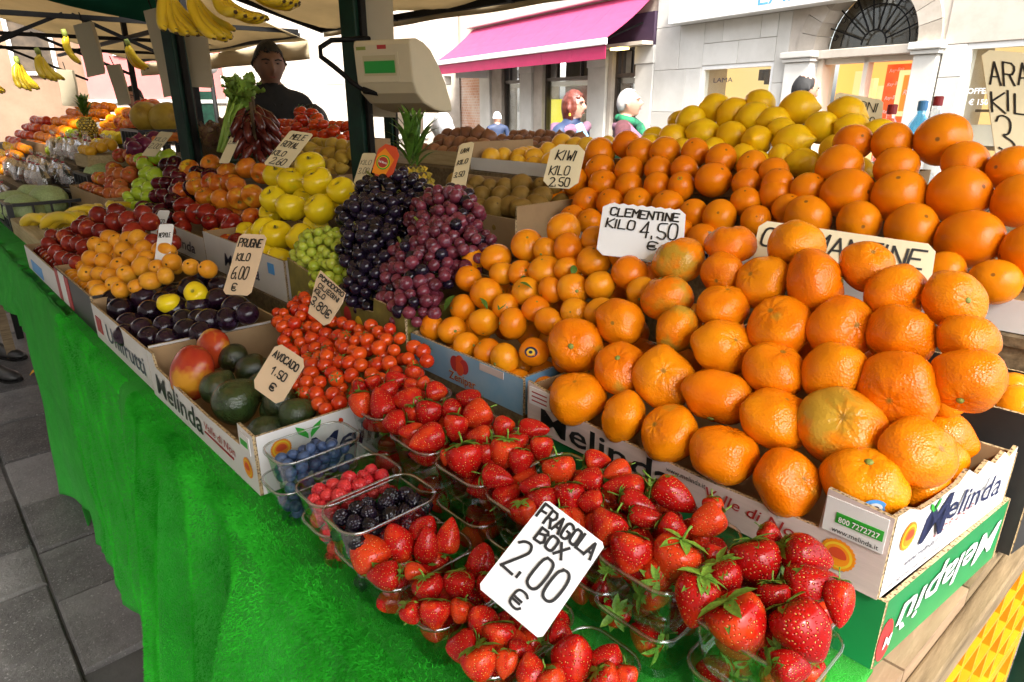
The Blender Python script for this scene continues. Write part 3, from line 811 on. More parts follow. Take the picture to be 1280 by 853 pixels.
# fruit as it lies on the stall: x, y, z above the table top, radius (metres)
FRUIT = {
'mandarin': [(-.131,.572,.338,.039),(-.068,.610,.368,.034),(-.051,.567,.333,.033),(.012,.567,.333,.039),(-.110,.516,.293,.038),(-.020,.522,.298,.037),(-.064,.479,.263,.035),(.015,.472,.258,.040),(.067,.515,.292,.041),(.028,.622,.378,.039),(.082,.576,.341,.043),(.141,.530,.304,.038),(.130,.611,.369,.033),(.179,.583,.346,.038),(.206,.537,.309,.037),(.241,.587,.350,.033),(.270,.550,.320,.033),(-.110,.409,.207,.036),(-.040,.416,.213,.040),(.044,.416,.213,.040),(-.144,.356,.165,.040),(-.061,.357,.166,.033),(.013,.358,.167,.039),(.092,.360,.168,.041),(.093,.463,.251,.038),(.126,.413,.211,.040),(.160,.478,.262,.039),(.196,.426,.221,.044),(.232,.478,.262,.044),(.172,.358,.166,.038),(.243,.383,.187,.040),(.276,.427,.221,.036),(.287,.507,.286,.035),(.331,.441,.233,.033),(-.205,.419,.215,.040),(-.159,.467,.254,.038)],
'clementine': [(-.461,.560,.316,.032),(-.403,.598,.349,.032),(-.361,.568,.323,.031),(-.320,.592,.343,.026),(-.381,.526,.287,.031),(-.389,.486,.253,.027),(-.294,.508,.272,.028),(-.293,.558,.314,.031),(-.277,.607,.356,.025),(-.248,.579,.332,.027),(-.208,.551,.308,.032),(-.248,.523,.285,.027),(-.165,.529,.289,.026),(-.332,.534,.294,.025),(-.367,.434,.209,.028),(-.297,.453,.225,.027),(-.261,.477,.245,.025),(-.214,.486,.253,.027),(-.285,.406,.185,.026),(-.341,.465,.235,.025),(-.428,.512,.275,.025),(-.409,.557,.314,.025),(-.515,.526,.287,.032),(-.544,.480,.248,.027),(-.471,.464,.235,.032),(-.504,.431,.207,.027),(-.544,.387,.169,.026),(-.489,.394,.175,.027),(-.431,.422,.198,.028),(-.569,.514,.277,.025),(-.432,.381,.164,.025),(-.379,.384,.166,.025),(-.332,.383,.166,.027),(-.338,.498,.263,.025),(-.408,.454,.226,.025),(-.471,.504,.268,.025)],
'orange': [(-.709,1.062,.451,.041),(-.648,1.092,.474,.037),(-.588,1.071,.458,.036),(-.521,1.078,.463,.038),(-.440,1.081,.466,.033),(-.362,1.066,.455,.036),(-.666,1.014,.416,.038),(-.580,1.019,.419,.037),(-.501,1.028,.426,.034),(-.433,1.033,.430,.033),(-.282,1.056,.447,.032),(-.714,.974,.386,.035),(-.622,.974,.386,.036),(-.545,.976,.387,.034),(-.471,.986,.394,.033),(-.410,.990,.398,.032),(-.345,1.013,.415,.039),(-.266,1.011,.414,.031),(-.634,.926,.349,.033),(-.560,.928,.351,.034),(-.490,.940,.360,.033),(-.410,.942,.361,.034),(-.335,.930,.353,.031),(-.273,.929,.352,.036),(-.241,.970,.383,.031),(-.191,.996,.402,.034),(-.633,.879,.314,.031),(-.576,.876,.312,.031),(-.334,.882,.316,.031),(-.277,.879,.314,.031),(-.195,.933,.355,.031),(-.225,1.044,.438,.031),(-.147,.964,.378,.031)],
'navel': [(-.032,1.114,.501,.040),(.048,1.126,.510,.051),(-.102,1.112,.499,.038),(-.099,1.054,.455,.046),(.000,1.062,.461,.041),(.103,1.079,.474,.039),(.175,1.072,.469,.040),(-.055,.998,.414,.049),(.032,1.002,.417,.049),(.120,1.015,.426,.051),(.208,1.014,.426,.047),(-.131,1.000,.415,.035),(-.096,.938,.369,.045),(-.006,.943,.372,.041),(.080,.942,.371,.045),(.166,.936,.367,.050),(.251,.929,.362,.044),(.155,.875,.321,.035),(.224,.873,.319,.039),(-.194,1.004,.418,.035)],
'lemon': [(-.530,1.303,.563,.035),(-.572,1.260,.533,.035),(-.471,1.286,.551,.036),(-.504,1.216,.502,.036),(-.424,1.212,.499,.035),(-.580,1.198,.490,.035),(-.351,1.198,.490,.036),(-.404,1.272,.541,.037),(-.417,1.319,.575,.032),(-.635,1.173,.472,.029),(-.528,1.160,.463,.030),(-.442,1.166,.467,.031),(-.357,1.151,.456,.031),(-.309,1.131,.443,.031),(-.311,1.303,.563,.038),(-.194,1.292,.555,.034),(-.225,1.244,.522,.036),(-.157,1.241,.520,.033),(-.105,1.233,.514,.029),(-.267,1.202,.493,.036),(-.166,1.183,.479,.031),(-.214,1.146,.453,.031),(-.347,1.263,.535,.032),(-.267,1.155,.459,.030),(-.310,1.233,.514,.030),(-.578,1.153,.458,.029)],
'yapple': [(-1.676,.613,.354,.041),(-1.418,.530,.288,.041),(-1.554,.540,.296,.041),(-1.266,.543,.298,.041),(-1.244,.602,.345,.038),(-1.357,.450,.224,.041),(-1.232,.462,.234,.039),(-1.442,.455,.228,.037),(-1.317,.393,.178,.031),(-1.239,.401,.185,.031),(-1.558,.604,.347,.041),(-1.406,.614,.355,.041),(-1.537,.660,.392,.041)],
'rapple': [(-2.305,.560,.270,.040),(-2.396,.530,.247,.038),(-2.146,.533,.250,.036),(-2.142,.586,.290,.039),(-2.216,.480,.210,.040),(-2.072,.471,.203,.040),(-1.995,.483,.212,.037),(-2.137,.436,.177,.032),(-2.059,.411,.158,.031),(-1.985,.536,.252,.040),(-1.977,.592,.294,.040),(-1.881,.557,.268,.039),(-1.801,.576,.282,.040),(-1.901,.459,.194,.031),(-1.854,.491,.218,.032),(-1.742,.473,.205,.036),(-1.679,.511,.234,.031),(-1.759,.423,.167,.031),(-1.655,.419,.164,.031),(-1.601,.431,.173,.031),(-2.563,.624,.318,.040),(-2.396,.657,.343,.040),(-2.374,.584,.288,.040),(-2.213,.587,.290,.039),(-2.178,.638,.328,.039),(-2.685,.677,.358,.038),(-2.065,.668,.351,.040),(-1.907,.657,.343,.037),(-2.047,.601,.300,.040)],
'papple': [(-2.836,.619,.315,.038),(-2.690,.589,.292,.038),(-2.567,.582,.286,.037),(-2.695,.536,.252,.034),(-2.614,.546,.260,.034),(-2.519,.495,.221,.033),(-2.376,.487,.215,.034),(-2.255,.426,.170,.030),(-2.431,.524,.243,.035),(-2.396,.442,.181,.031),(-2.771,.633,.325,.035)],
'gapple': [(-2.951,.660,.345,.038),(-3.089,.649,.337,.038),(-3.245,.621,.316,.035),(-3.108,.596,.297,.038),(-2.973,.565,.274,.037),(-2.846,.563,.272,.038),(-2.888,.508,.231,.036),(-2.746,.508,.231,.035),(-2.795,.476,.207,.035),(-2.645,.473,.205,.034),(-2.846,.449,.187,.032),(-2.754,.425,.168,.031),(-2.650,.422,.166,.030),(-2.560,.426,.169,.029)],
'lapple': [(-3.475,.635,.326,.038),(-3.636,.620,.315,.038),(-3.394,.519,.239,.038),(-3.281,.529,.247,.038),(-3.161,.535,.251,.038),(-3.127,.433,.175,.034),(-3.046,.445,.183,.033),(-2.959,.454,.191,.036),(-3.249,.472,.204,.035),(-3.131,.482,.212,.034)],
'plum': [(-1.275,.180,.134,.030),(-1.204,.118,.112,.030),(-1.386,.098,.105,.030),(-1.385,.041,.085,.030),(-1.272,.080,.099,.027),(-1.147,.153,.125,.026),(-1.128,.193,.139,.025),(-1.025,.196,.139,.029),(-1.202,.226,.150,.024),(-1.328,.232,.152,.025),(-1.267,.029,.081,.025),(-1.186,.039,.085,.026),(-1.136,.073,.096,.025),(-1.048,.093,.104,.025),(-1.118,.034,.083,.025),(-1.029,.137,.119,.027),(-1.074,.127,.115,.023),(-1.492,.047,.088,.027),(-1.466,.086,.101,.025),(-.967,.197,.140,.023),(-1.056,.053,.090,.023),(-.996,.105,.108,.023),(-1.212,.005,.073,.023),(-.994,.163,.128,.023),(-1.112,.108,.109,.024),(-1.297,.117,.112,.024)],
'loquat': [(-1.739,.146,.168,.025),(-1.948,.160,.175,.025),(-1.850,.159,.175,.025),(-1.766,.196,.193,.025),(-1.640,.181,.185,.025),(-1.952,.119,.154,.025),(-1.852,.080,.135,.024),(-1.847,.119,.155,.024),(-1.747,.093,.141,.025),(-1.539,.156,.173,.025),(-1.619,.105,.148,.024),(-1.500,.133,.162,.025),(-1.727,.041,.116,.023),(-1.658,.060,.125,.022),(-1.591,.072,.131,.022),(-1.516,.096,.143,.025),(-1.544,.194,.192,.022),(-1.505,.202,.196,.022),(-1.396,.180,.185,.023),(-1.423,.150,.170,.021),(-1.365,.114,.152,.024),(-1.333,.143,.166,.020),(-1.581,.032,.111,.019),(-1.512,.027,.108,.023),(-1.435,.058,.124,.022),(-1.388,.086,.138,.019),(-1.281,.190,.190,.020),(-1.198,.203,.197,.021),(-1.635,.142,.166,.023),(-1.814,.183,.186,.024),(-1.505,.061,.126,.021)],
'nectarine': [(-2.294,.210,.200,.032),(-2.183,.244,.220,.032),(-2.086,.212,.201,.032),(-1.994,.235,.215,.032),(-1.836,.255,.227,.030),(-1.846,.208,.199,.032),(-2.313,.147,.162,.028),(-2.226,.155,.167,.030),(-2.091,.166,.174,.027),(-2.326,.098,.133,.028),(-2.444,.079,.122,.026),(-2.370,.054,.107,.026),(-2.194,.090,.128,.030),(-2.131,.102,.135,.027),(-2.049,.104,.137,.026),(-2.214,.048,.103,.027),(-2.094,.045,.101,.026),(-2.011,.053,.106,.025),(-1.938,.059,.110,.025),(-1.642,.246,.222,.026),(-1.647,.207,.198,.025),(-1.538,.227,.210,.025),(-1.957,.271,.237,.029)],
'kiwi': [(-1.133,.917,.359,.026),(-1.027,.908,.357,.025),(-.964,.904,.356,.024),(-.924,.921,.360,.024),(-.987,.840,.340,.024),(-.932,.842,.341,.024),(-.863,.778,.325,.022),(-.816,.785,.326,.028),(-.876,.864,.346,.025),(-.778,.810,.332,.026),(-.882,.945,.366,.028),(-.813,.950,.367,.023),(-.771,.954,.369,.025),(-.753,.892,.353,.024),(-.807,.871,.348,.027),(-.733,.803,.331,.027),(-1.047,.843,.341,.022),(-.912,.781,.325,.021),(-.721,.844,.341,.024)],
'yorange': [(-1.186,1.219,.388,.029),(-1.158,1.265,.406,.034),(-1.112,1.217,.387,.029),(-1.132,1.369,.447,.035),(-1.014,1.361,.444,.031),(-.941,1.374,.450,.030),(-1.141,1.315,.426,.029),(-1.068,1.363,.445,.029)],
'pear': [(-2.193,1.095,.409,.034),(-2.321,1.058,.387,.034),(-2.143,1.044,.378,.033),(-2.010,1.032,.371,.032),(-2.196,1.029,.370,.030),(-2.012,1.093,.408,.032),(-1.969,1.064,.390,.032),(-1.926,1.094,.408,.031),(-2.087,1.000,.352,.026),(-2.020,.991,.346,.025),(-1.926,.977,.338,.025),(-2.342,1.016,.361,.028),(-2.113,1.095,.409,.030)],
'ftomato': [(-3.011,1.364,.531,.038),(-2.878,1.361,.529,.033),(-2.918,1.317,.494,.037),(-2.770,1.329,.503,.036),(-2.723,1.293,.474,.034),(-2.885,1.275,.460,.033),(-2.655,1.241,.433,.031),(-2.549,1.245,.436,.030),(-2.497,1.268,.455,.034),(-2.361,1.227,.421,.029),(-2.645,1.295,.476,.031),(-2.757,1.251,.441,.032),(-3.236,1.245,.436,.035),(-3.142,1.183,.387,.038),(-3.375,1.199,.399,.036),(-3.424,1.151,.361,.036),(-3.245,1.124,.339,.034),(-3.003,1.176,.381,.029),(-3.003,1.110,.328,.029),(-3.191,1.149,.359,.034),(-3.479,1.195,.396,.032)],
'mango': [(-.839,.030,.084,.043),(-.909,.096,.097,.036)],
'avocado': [(-.674,.047,.075,.045),(-.758,.048,.075,.036),(-.870,.122,.082,.029),(-.787,.123,.082,.027),(-.689,.108,.081,.025),(-.601,.099,.080,.026),(-.542,.099,.080,.019)],
}
# strawberries: x, y, z, radius, half length, tip direction, row
BERRY = [
(-.140,-.003,.081,.020,.024,-0.69,-0.23,0.68,0),(-.097,-.008,.080,.014,.018,-0.69,-0.73,-0.00,0),(-.132,.031,.083,.017,.023,-0.23,-0.23,0.95,0),(-.103,.051,.085,.013,.022,-0.11,0.10,0.99,0),(-.094,.076,.087,.013,.021,-0.19,0.41,0.89,0),(-.128,.065,.086,.016,.017,0.20,0.49,0.85,0),(-.079,.017,.082,.009,.012,0.77,0.64,0.05,0),(-.047,.013,.082,.015,.015,0.43,0.07,-0.90,0),(-.014,-.003,.081,.015,.015,0.43,-0.40,-0.81,0),(-.033,-.020,.079,.010,.012,0.50,0.22,-0.84,0),(-.027,.039,.084,.016,.016,0.31,-0.28,-0.91,0),(-.035,.077,.087,.015,.021,-0.02,0.25,0.97,0),(-.004,.059,.086,.010,.015,0.32,-0.30,-0.90,0),(.003,.018,.082,.012,.012,0.14,-0.58,-0.80,0),(.029,.024,.083,.014,.016,-0.34,-0.34,0.88,0),(.056,.023,.083,.014,.015,0.50,-0.46,-0.73,0),(.041,-.010,.080,.014,.015,-0.67,-0.75,0.01,0),(.064,-.010,.080,.016,.016,0.51,-0.25,-0.82,0),(.083,.007,.082,.010,.013,0.30,-0.51,-0.81,0),(.082,.024,.083,.009,.012,0.70,0.72,0.01,0),(.107,.017,.082,.013,.014,-0.46,0.19,0.87,0),(.123,.054,.085,.018,.021,0.16,0.07,0.98,0),(.149,.075,.087,.013,.014,0.14,0.55,0.82,0),(.161,.058,.086,.012,.013,0.71,0.39,-0.59,0),(.172,.072,.087,.009,.011,0.48,-0.44,-0.76,0),(.096,.066,.086,.011,.012,0.85,0.47,-0.25,0),(.127,.023,.083,.012,.013,0.64,0.08,-0.76,0),(-.401,.144,.136,.016,.020,0.55,-0.29,-0.78,1),(-.364,.160,.140,.018,.024,-0.55,0.05,0.83,1),(-.387,.187,.147,.015,.016,0.72,-0.01,-0.70,1),(-.406,.213,.153,.013,.019,0.73,0.68,0.03,1),(-.336,.191,.148,.018,.023,-0.74,-0.67,-0.03,1),(-.399,.243,.161,.012,.012,0.41,-0.38,-0.83,1),(-.370,.219,.155,.010,.013,0.89,0.44,0.13,1),(-.319,.227,.157,.015,.017,0.66,0.75,-0.01,1),(-.354,.231,.158,.011,.011,0.82,0.26,-0.51,1),(-.435,.189,.147,.013,.013,0.49,0.02,-0.87,1),(-.445,.168,.142,.010,.012,0.08,-0.72,-0.69,1),(-.308,.147,.137,.017,.017,-0.47,-0.88,0.09,1),(-.304,.176,.144,.012,.013,0.24,-0.22,-0.95,1),(-.282,.187,.147,.019,.020,0.35,-0.54,-0.76,1),(-.260,.214,.153,.014,.016,0.87,0.44,-0.23,1),(-.254,.242,.161,.015,.019,-0.53,-0.75,0.40,1),(-.216,.225,.156,.020,.022,-0.22,-0.92,-0.34,1),(-.222,.190,.148,.016,.019,0.20,-0.42,-0.89,1),(-.266,.148,.137,.012,.018,-0.45,-0.89,0.10,1),(-.233,.153,.138,.018,.025,-0.28,-0.94,-0.18,1),(-.172,.195,.149,.014,.017,-0.74,-0.67,-0.03,1),(-.163,.227,.157,.013,.015,0.12,-0.75,-0.65,1),(-.157,.154,.138,.022,.023,0.42,-0.15,-0.89,1),(-.139,.176,.144,.011,.015,0.34,-0.32,-0.89,1),(-.120,.191,.148,.019,.021,0.08,-0.31,-0.95,1),(-.097,.153,.138,.013,.020,0.87,0.49,-0.07,1),(-.180,.142,.136,.008,.011,0.14,-0.37,-0.92,1),(-.125,.245,.161,.013,.021,0.88,0.46,0.12,1),(-.122,.215,.154,.013,.013,0.26,-0.24,-0.94,1),(-.087,.224,.156,.014,.017,0.37,-0.34,-0.86,1),(-.092,.191,.148,.014,.018,0.19,-0.41,-0.89,1),(-.038,.206,.152,.018,.019,0.50,-0.23,-0.83,1),(-.014,.243,.161,.012,.016,0.66,0.75,-0.01,1),(.005,.214,.153,.014,.017,-0.71,-0.71,-0.01,1),(.001,.181,.145,.017,.018,0.44,-0.40,-0.80,1),(-.041,.170,.142,.014,.019,-0.45,-0.89,0.10,1),(-.020,.158,.139,.016,.017,0.49,-0.22,-0.85,1),(.020,.245,.161,.011,.017,-0.26,-0.95,-0.17,1),(.047,.230,.158,.013,.024,-0.70,-0.72,-0.01,1),(.094,.248,.162,.016,.026,0.89,0.22,-0.39,1),(.029,.188,.147,.013,.015,-0.71,-0.70,-0.02,1),(.068,.215,.154,.012,.021,0.94,0.31,-0.16,1),(.139,.257,.164,.010,.012,0.39,-0.36,-0.84,1),(.068,.171,.143,.018,.019,0.02,-0.69,-0.73,1),(.108,.158,.140,.020,.020,0.27,-0.68,-0.68,1),(.090,.205,.151,.010,.021,0.89,0.45,-0.05,1),(.121,.209,.152,.012,.016,0.89,0.30,-0.34,1),(.147,.178,.145,.021,.023,-0.08,-0.39,-0.92,1),(.146,.237,.159,.015,.021,-0.41,-0.79,-0.45,1),(.189,.152,.138,.018,.025,0.06,-0.29,-0.96,1),(.196,.187,.147,.016,.017,0.53,0.19,-0.83,1),(.231,.151,.138,.023,.026,0.54,0.18,-0.82,1),(.209,.220,.155,.021,.022,0.58,-0.31,-0.75,1),(.174,.204,.151,.008,.011,0.63,0.78,-0.02,1),(.241,.252,.163,.017,.025,0.74,0.59,-0.31,1),(.259,.225,.156,.016,.025,0.77,0.63,0.05,1),(.287,.222,.156,.012,.020,0.35,-0.55,-0.76,1),(.274,.178,.145,.024,.025,0.78,-0.10,-0.62,1),(.242,.193,.148,.013,.015,0.42,-0.39,-0.82,1),(.283,.139,.135,.013,.016,0.66,0.75,-0.01,1),(.204,.256,.164,.010,.013,0.79,0.30,-0.54,1),(.016,.149,.137,.012,.014,0.42,-0.39,-0.82,1),(-.024,.133,.133,.013,.015,0.38,0.11,-0.92,1),
]

# ------------------------------------------------------------------ the square: ground and paving
g = put('ground', mesh('ground', [(-120, -120, -.035), (120, -120, -.035), (120, 120, -.035), (-120, 120, -.035)], [(0, 1, 2, 3)], ('joint',)))
g['kind'] = 'structure'
pv = put('pavement', mesh('pavement', [(-14, -3, -.014), (5, -3, -.014), (5, 14, -.014), (-14, 14, -.014)], [(0, 1, 2, 3)], ('joint',)))
pv['kind'] = 'structure'
rr = random.Random(5)
SLABS = []
def slab(x0, x1, y0, y1):
    n = 4; V = []; F = []
    g_ = .003
    x0 += g_ + rr.uniform(0, .004); x1 -= g_ + rr.uniform(0, .004); y0 += g_; y1 -= g_ + rr.uniform(0, .003)
    hz = rr.uniform(-.004, .004); sx, sy = rr.uniform(-.01, .01), rr.uniform(-.01, .01)
    ring = [(x0, y0), (x1, y0), (x1, y1), (x0, y1)]
    def zz(x, y): return hz + sx * (x - x0) + sy * (y - y0)
    b = .007
    top = [(x0 + b, y0 + b), (x1 - b, y0 + b), (x1 - b, y1 - b), (x0 + b, y1 - b)]
    top = [(x + rr.uniform(-.004, .004), y + rr.uniform(-.004, .004)) for x, y in top]
    V = [(x, y, -.022) for x, y in ring] + [(x, y, zz(x, y) - .008) for x, y in ring] + [(x, y, zz(x, y)) for x, y in top]
    for a in (0, 4):
        for k in range(4):
            F.append((a + k, a + (k + 1) % 4, a + 4 + (k + 1) % 4, a + 4 + k))
    F.append((8, 9, 10, 11))
    put('paving_slab', mesh('paving_slab', V, F, ('slab',)), pv)
# rows of slabs beside the stall (the joints run along and across it)
for y0, y1, cuts in ((-.23, .16, [1.42, 1.80, 2.14, 2.52, 2.98, 3.46, 3.92, 4.5, 5.1, 5.7, 6.4, 7.2]),
                     (-.66, -.23, [.9, 1.25, 1.58, 1.93, 2.20, 2.62, 3.02, 3.42, 3.95, 4.5, 5.0, 5.6, 6.2, 7.0]),
                     (-1.1, -.66, [1.0, 1.4, 1.75, 2.1, 2.6, 3.0, 3.5, 4.1, 4.6, 5.2, 5.8, 6.4]),
                     (.16, .62, [1.5, 1.9, 2.3, 2.7, 3.1, 3.6, 4.0, 4.5, 5.0, 5.7, 6.3, 7.0]),
                     (.62, 1.1, [3.2, 3.7, 4.2, 4.8, 5.3, 5.9, 6.6])):
    for a, b in zip(cuts, cuts[1:]):
        slab(-b, -a, y0, y1)
# behind the right end of the stall
for y0, y1, cuts in ((1.3, 1.75, [-.2, .25, .7, 1.2]), (1.75, 2.2, [-.4, .1, .5, 1.0]), (.85, 1.3, [.1, .5, .95])):
    for a, b in zip(cuts, cuts[1:]):
        slab(a, b, y0, y1)
lf = put('fallen_leaf', mesh('fallen_leaf', [(0, 0, .012), (.05, .012, .020), (.10, .018, .016), (.13, .03, .004), (.09, .05, .014), (.04, .045, .018), (0, 0, .004), (.13, .03, -.002), (.04, .045, .006)], [(0, 1, 4, 5), (1, 2, 3, 4), (0, 5, 8, 6), (5, 4, 7, 8)], ('yorange',)), None, (-4.08, .03, .004), (0, 0, 1.9))
tag(lf, 'orange yellow scrap of peel lying on the grey paving', 'peel')
# shoes of a passer-by at the picture's left edge
def shoe(loc, rz, label):
    prof = [(-.13, .05, .045), (-.09, .062, .05), (-.03, .05, .04), (.03, .036, .042), (.09, .030, .046), (.13, .022, .036), (.148, .012, .015)]
    V = []; F = []; n = 10
    for x, h, wd in prof:
        for k in range(n):
            a = 6.2832 * k / n
            V.append((x, math.cos(a) * wd, .022 + max(0, math.sin(a)) * h * 1.3 + min(0, math.sin(a)) * .006))
    for i in range(len(prof) - 1):
        for k in range(n):
            F.append((i * n + k, i * n + (k + 1) % n, (i + 1) * n + (k + 1) % n, (i + 1) * n + k))
    F += [tuple(range(n))[::-1], tuple((len(prof) - 1) * n + k for k in range(n))]
    o = put('shoe', mesh('shoe', V, F, ('blackcard',), smooth=True), None, loc, (0, 0, rz))
    tag(o, label, 'shoe', 'shoes of a passer-by')
    s = MB()
    s.prism([(x, w_ * 1.03) for x, h, w_ in prof] + [(x, -w_ * 1.03) for x, h, w_ in reversed(prof)], (0, 0, 0), (1, 0, 0), (0, 1, 0), -.014)
    s.build('sole', 'dark_metal', o)
shoe((-4.55, -.02, .004), .5, 'black shoe on the paving, the farther of a pair at the left edge')
shoe((-4.16, -.09, .004), .4, 'black shoe on the paving, the nearer of a pair at the left edge')

# ------------------------------------------------------------------ shops across the street
def facade(name, label, cat='building'):
    return thing(name, label, cat, (-3.13, 9.21, 0), R(-13.5))
def part(T, name, mat, *boxes, bevel=0):
    mb = MB()
    for b in boxes: mb.box(*b)
    return mb.build(name, mat, T, bevel=bevel)

S = facade('stone_shop', 'white stone shop with arched doorway and lit display windows', 'building')
H = 7.0
# wall as courses of stone blocks round the openings
def courses(T, mat, u0, u1, v0, v1, hs=.62, lens=1.1, seed=1, y0=0, y1=.5):
    r_ = random.Random(seed); v = v0
    while v < v1 - .02:
        vv = min(v + hs, v1)
        if v1 - vv < .15: vv = v1
        u = u0
        first = True
        while u < u1 - .02:
            uu = u + lens * r_.uniform(.7, 1.2) * (.6 if first and r_.random() < .5 else 1)
            if u1 - uu < .3: uu = u1
            MB().box(u + .003, uu - .003, y0 + r_.uniform(0, .004), y1, v + .003, vv - .003).build('stone_block', mat, T, bevel=.006)
            u = uu; first = False
        v = vv
part(S, 'wall_core', 'worn_stone', (-4.12, -2.95, .02, .6, 0, H), (-1.50, -1.27, .02, .6, 0, H), (-2.95, -1.50, .02, .6, 2.10, H), (.90, 1.16, .02, .6, 0, H), (-1.27, .90, .30, .6, 3.1, H),
     (1.16, 3.3, .02, .6, 2.15, H), (3.3, 5.5, .02, .6, 0, H), (-2.95, -1.5, .02, .6, 0, .8), (1.16, 3.3, .02, .6, 0, .75))
courses(S, 'white_stone', -4.12, -2.95, 0, 2.75, .69, 1.3, 2, 0)
courses(S, 'white_stone', -2.95, -1.50, 2.10, 2.75, .33, .9, 3)
courses(S, 'white_stone', -1.50, -1.27, 0, 2.75, .9, .5, 4)
courses(S, 'white_stone', .90, 1.16, 0, 2.15, .9, .5, 5)
courses(S, 'worn_stone', .90, 5.5, 2.15, 4.2, .5, 1.0, 6)
courses(S, 'white_stone', -4.12, 5.5, 4.2, 7.0, .8, 1.6, 7)
courses(S, 'white_stone', -4.12, -1.27, 2.75, 4.2, .7, 1.3, 8)
# doorway: pilasters with capitals, arch ring of voussoirs, fanlight
for u0, u1 in ((-1.25, -.83), (.60, .88)):
    part(S, 'pilaster', 'white_stone', (u0, u1, -.06, .5, 0, 2.06), bevel=.01)
    cp = part(S, 'capital', 'white_stone', (u0 - .03, u1 + .03, -.09, .5, 2.063, 2.11), bevel=.006)
    part(S, 'capital', 'white_stone', (u0 - .06, u1 + .06, -.12, .5, 2.113, 2.20), bevel=.015)
AC, AR = -.115, .715
nv = 13
for k in range(nv):
    a0, a1 = math.pi * k / nv + .004, math.pi * (k + 1) / nv - .004
    ro = AR + .27
    P = []
    for rad, yy in ((AR, -.03), (ro, -.03), (ro, .3), (AR, .3)):
        for a in (a0, (a0 + a1) / 2, a1):
            P.append((AC + rad * math.cos(a), yy, 2.205 + rad * math.sin(a)))
    F = [(0, 1, 4, 3), (1, 2, 5, 4), (3, 4, 7, 6), (4, 5, 8, 7), (6, 7, 10, 9), (7, 8, 11, 10), (9, 10, 1, 0), (10, 11, 2, 1), (0, 3, 6, 9), (2, 11, 8, 5)]
    put('voussoir', mesh('voussoir', P, F, ('worn_stone',)), S)
spand = [(-1.31, 3.35), (-1.31, 2.203)] + [(AC + (AR + .272) * math.cos(math.pi * (1 - k / 16)), 2.205 + (AR + .272) * math.sin(math.pi * (1 - k / 16))) for k in range(17)] + [(.94, 2.203), (.94, 3.35)]
MB().prism(spand[::-1] if False else spand, (0, .012, 0), (1, 0, 0), (0, 0, 1), .28).build('spandrel', 'worn_stone', S)
fan = MB()
for k in range(1, 9):
    a = math.pi * k / 9
    fan.bar((AC + .17 * math.cos(a), .2, 2.24 + .17 * math.sin(a)), (AC + .70 * math.cos(a), .2, 2.24 + .70 * math.sin(a)), .016)
fan.tube([(AC + .17 * math.cos(math.pi * k / 16), .2, 2.24 + .17 * math.sin(math.pi * k / 16)) for k in range(17)], .012, 6)
fan.tube([(AC + .47 * math.cos(math.pi * k / 20), .2, 2.24 + .47 * math.sin(math.pi * k / 20)) for k in range(21)], .008, 6)
for k in range(8):
    a = math.pi * (k + .5) / 8
    c = Vector((AC + .58 * math.cos(a), .2, 2.24 + .58 * math.sin(a)))
    fan.tube([c + Vector((.045 * math.cos(t) * (1 - t / 16), 0, .045 * math.sin(t) * (1 - t / 16))) for t in [i * .6 for i in range(14)]], .006, 5)
fan.build('fanlight_ironwork', 'dark_metal', S)
MB().prism([(AC + .72 * math.cos(math.pi * k / 20), 2.21 + .72 * math.sin(math.pi * k / 20)) for k in range(21)], (0, .26, 0), (1, 0, 0), (0, 0, 1), .01).build('fanlight_pane', 'glass', S)
MB().prism([(AC + .72 * math.cos(math.pi * k / 20), 2.21 + .72 * math.sin(math.pi * k / 20)) for k in range(21)], (0, .32, 0), (1, 0, 0), (0, 0, 1), .01).build('fanlight_backing', 'interior', S)
part(S, 'transom', 'worn_stone', (-.83, .60, .02, .3, 2.09, 2.20), bevel=.01)
part(S, 'door_frame', 'cream_wall', (-.83, -.74, .1, .3, 0, 2.09), (.53, .60, .1, .3, 0, 2.09), (-.16, -.10, .14, .26, 0, 2.09), (-.74, .53, .14, .26, 2.02, 2.09))
lit = emit('glowing_shop_wall', (.80, .42, .11), .30, (.75, .42, .12), 2)  # shop light put in as glow of the walls, posters and shelves themselves
red = emit('glowing_red_poster', (.80, .05, .010), .30, (.75, .10, .02), 4)
pale = emit('glowing_pale_shelf', (.85, .60, .26), .28)
orangeposter = emit('glowing_orange_poster', (.85, .16, .02), .35)
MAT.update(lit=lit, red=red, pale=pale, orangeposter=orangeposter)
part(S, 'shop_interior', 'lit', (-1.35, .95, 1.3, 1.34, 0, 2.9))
part(S, 'shop_ceiling', 'cream_wall', (-1.35, .95, .61, 1.299, 2.9, 2.95))
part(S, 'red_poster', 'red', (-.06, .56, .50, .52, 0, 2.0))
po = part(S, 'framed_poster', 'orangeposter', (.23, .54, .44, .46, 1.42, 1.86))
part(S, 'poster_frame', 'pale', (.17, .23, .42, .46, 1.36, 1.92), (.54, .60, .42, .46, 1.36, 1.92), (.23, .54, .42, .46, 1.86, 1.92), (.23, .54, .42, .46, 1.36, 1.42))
print_text(S, 'Ray-Ban', (.25, .435, 1.62), (1, 0, .12), (-.12, 0, 1), .085, 'whiteink', .35, .01)
for i in range(6):
    print_text(S, 'Ray-Ban', (-.02, .495, 1.90 - i * .17), (1, 0, .12), (-.12, 0, 1), .06, 'whiteink', .35, .01)
for i in range(3):
    part(S, 'display_shelf', 'pale', (-.72 + i * .19, -.60 + i * .19, .8, .9, .2, 1.95 - .1 * i))
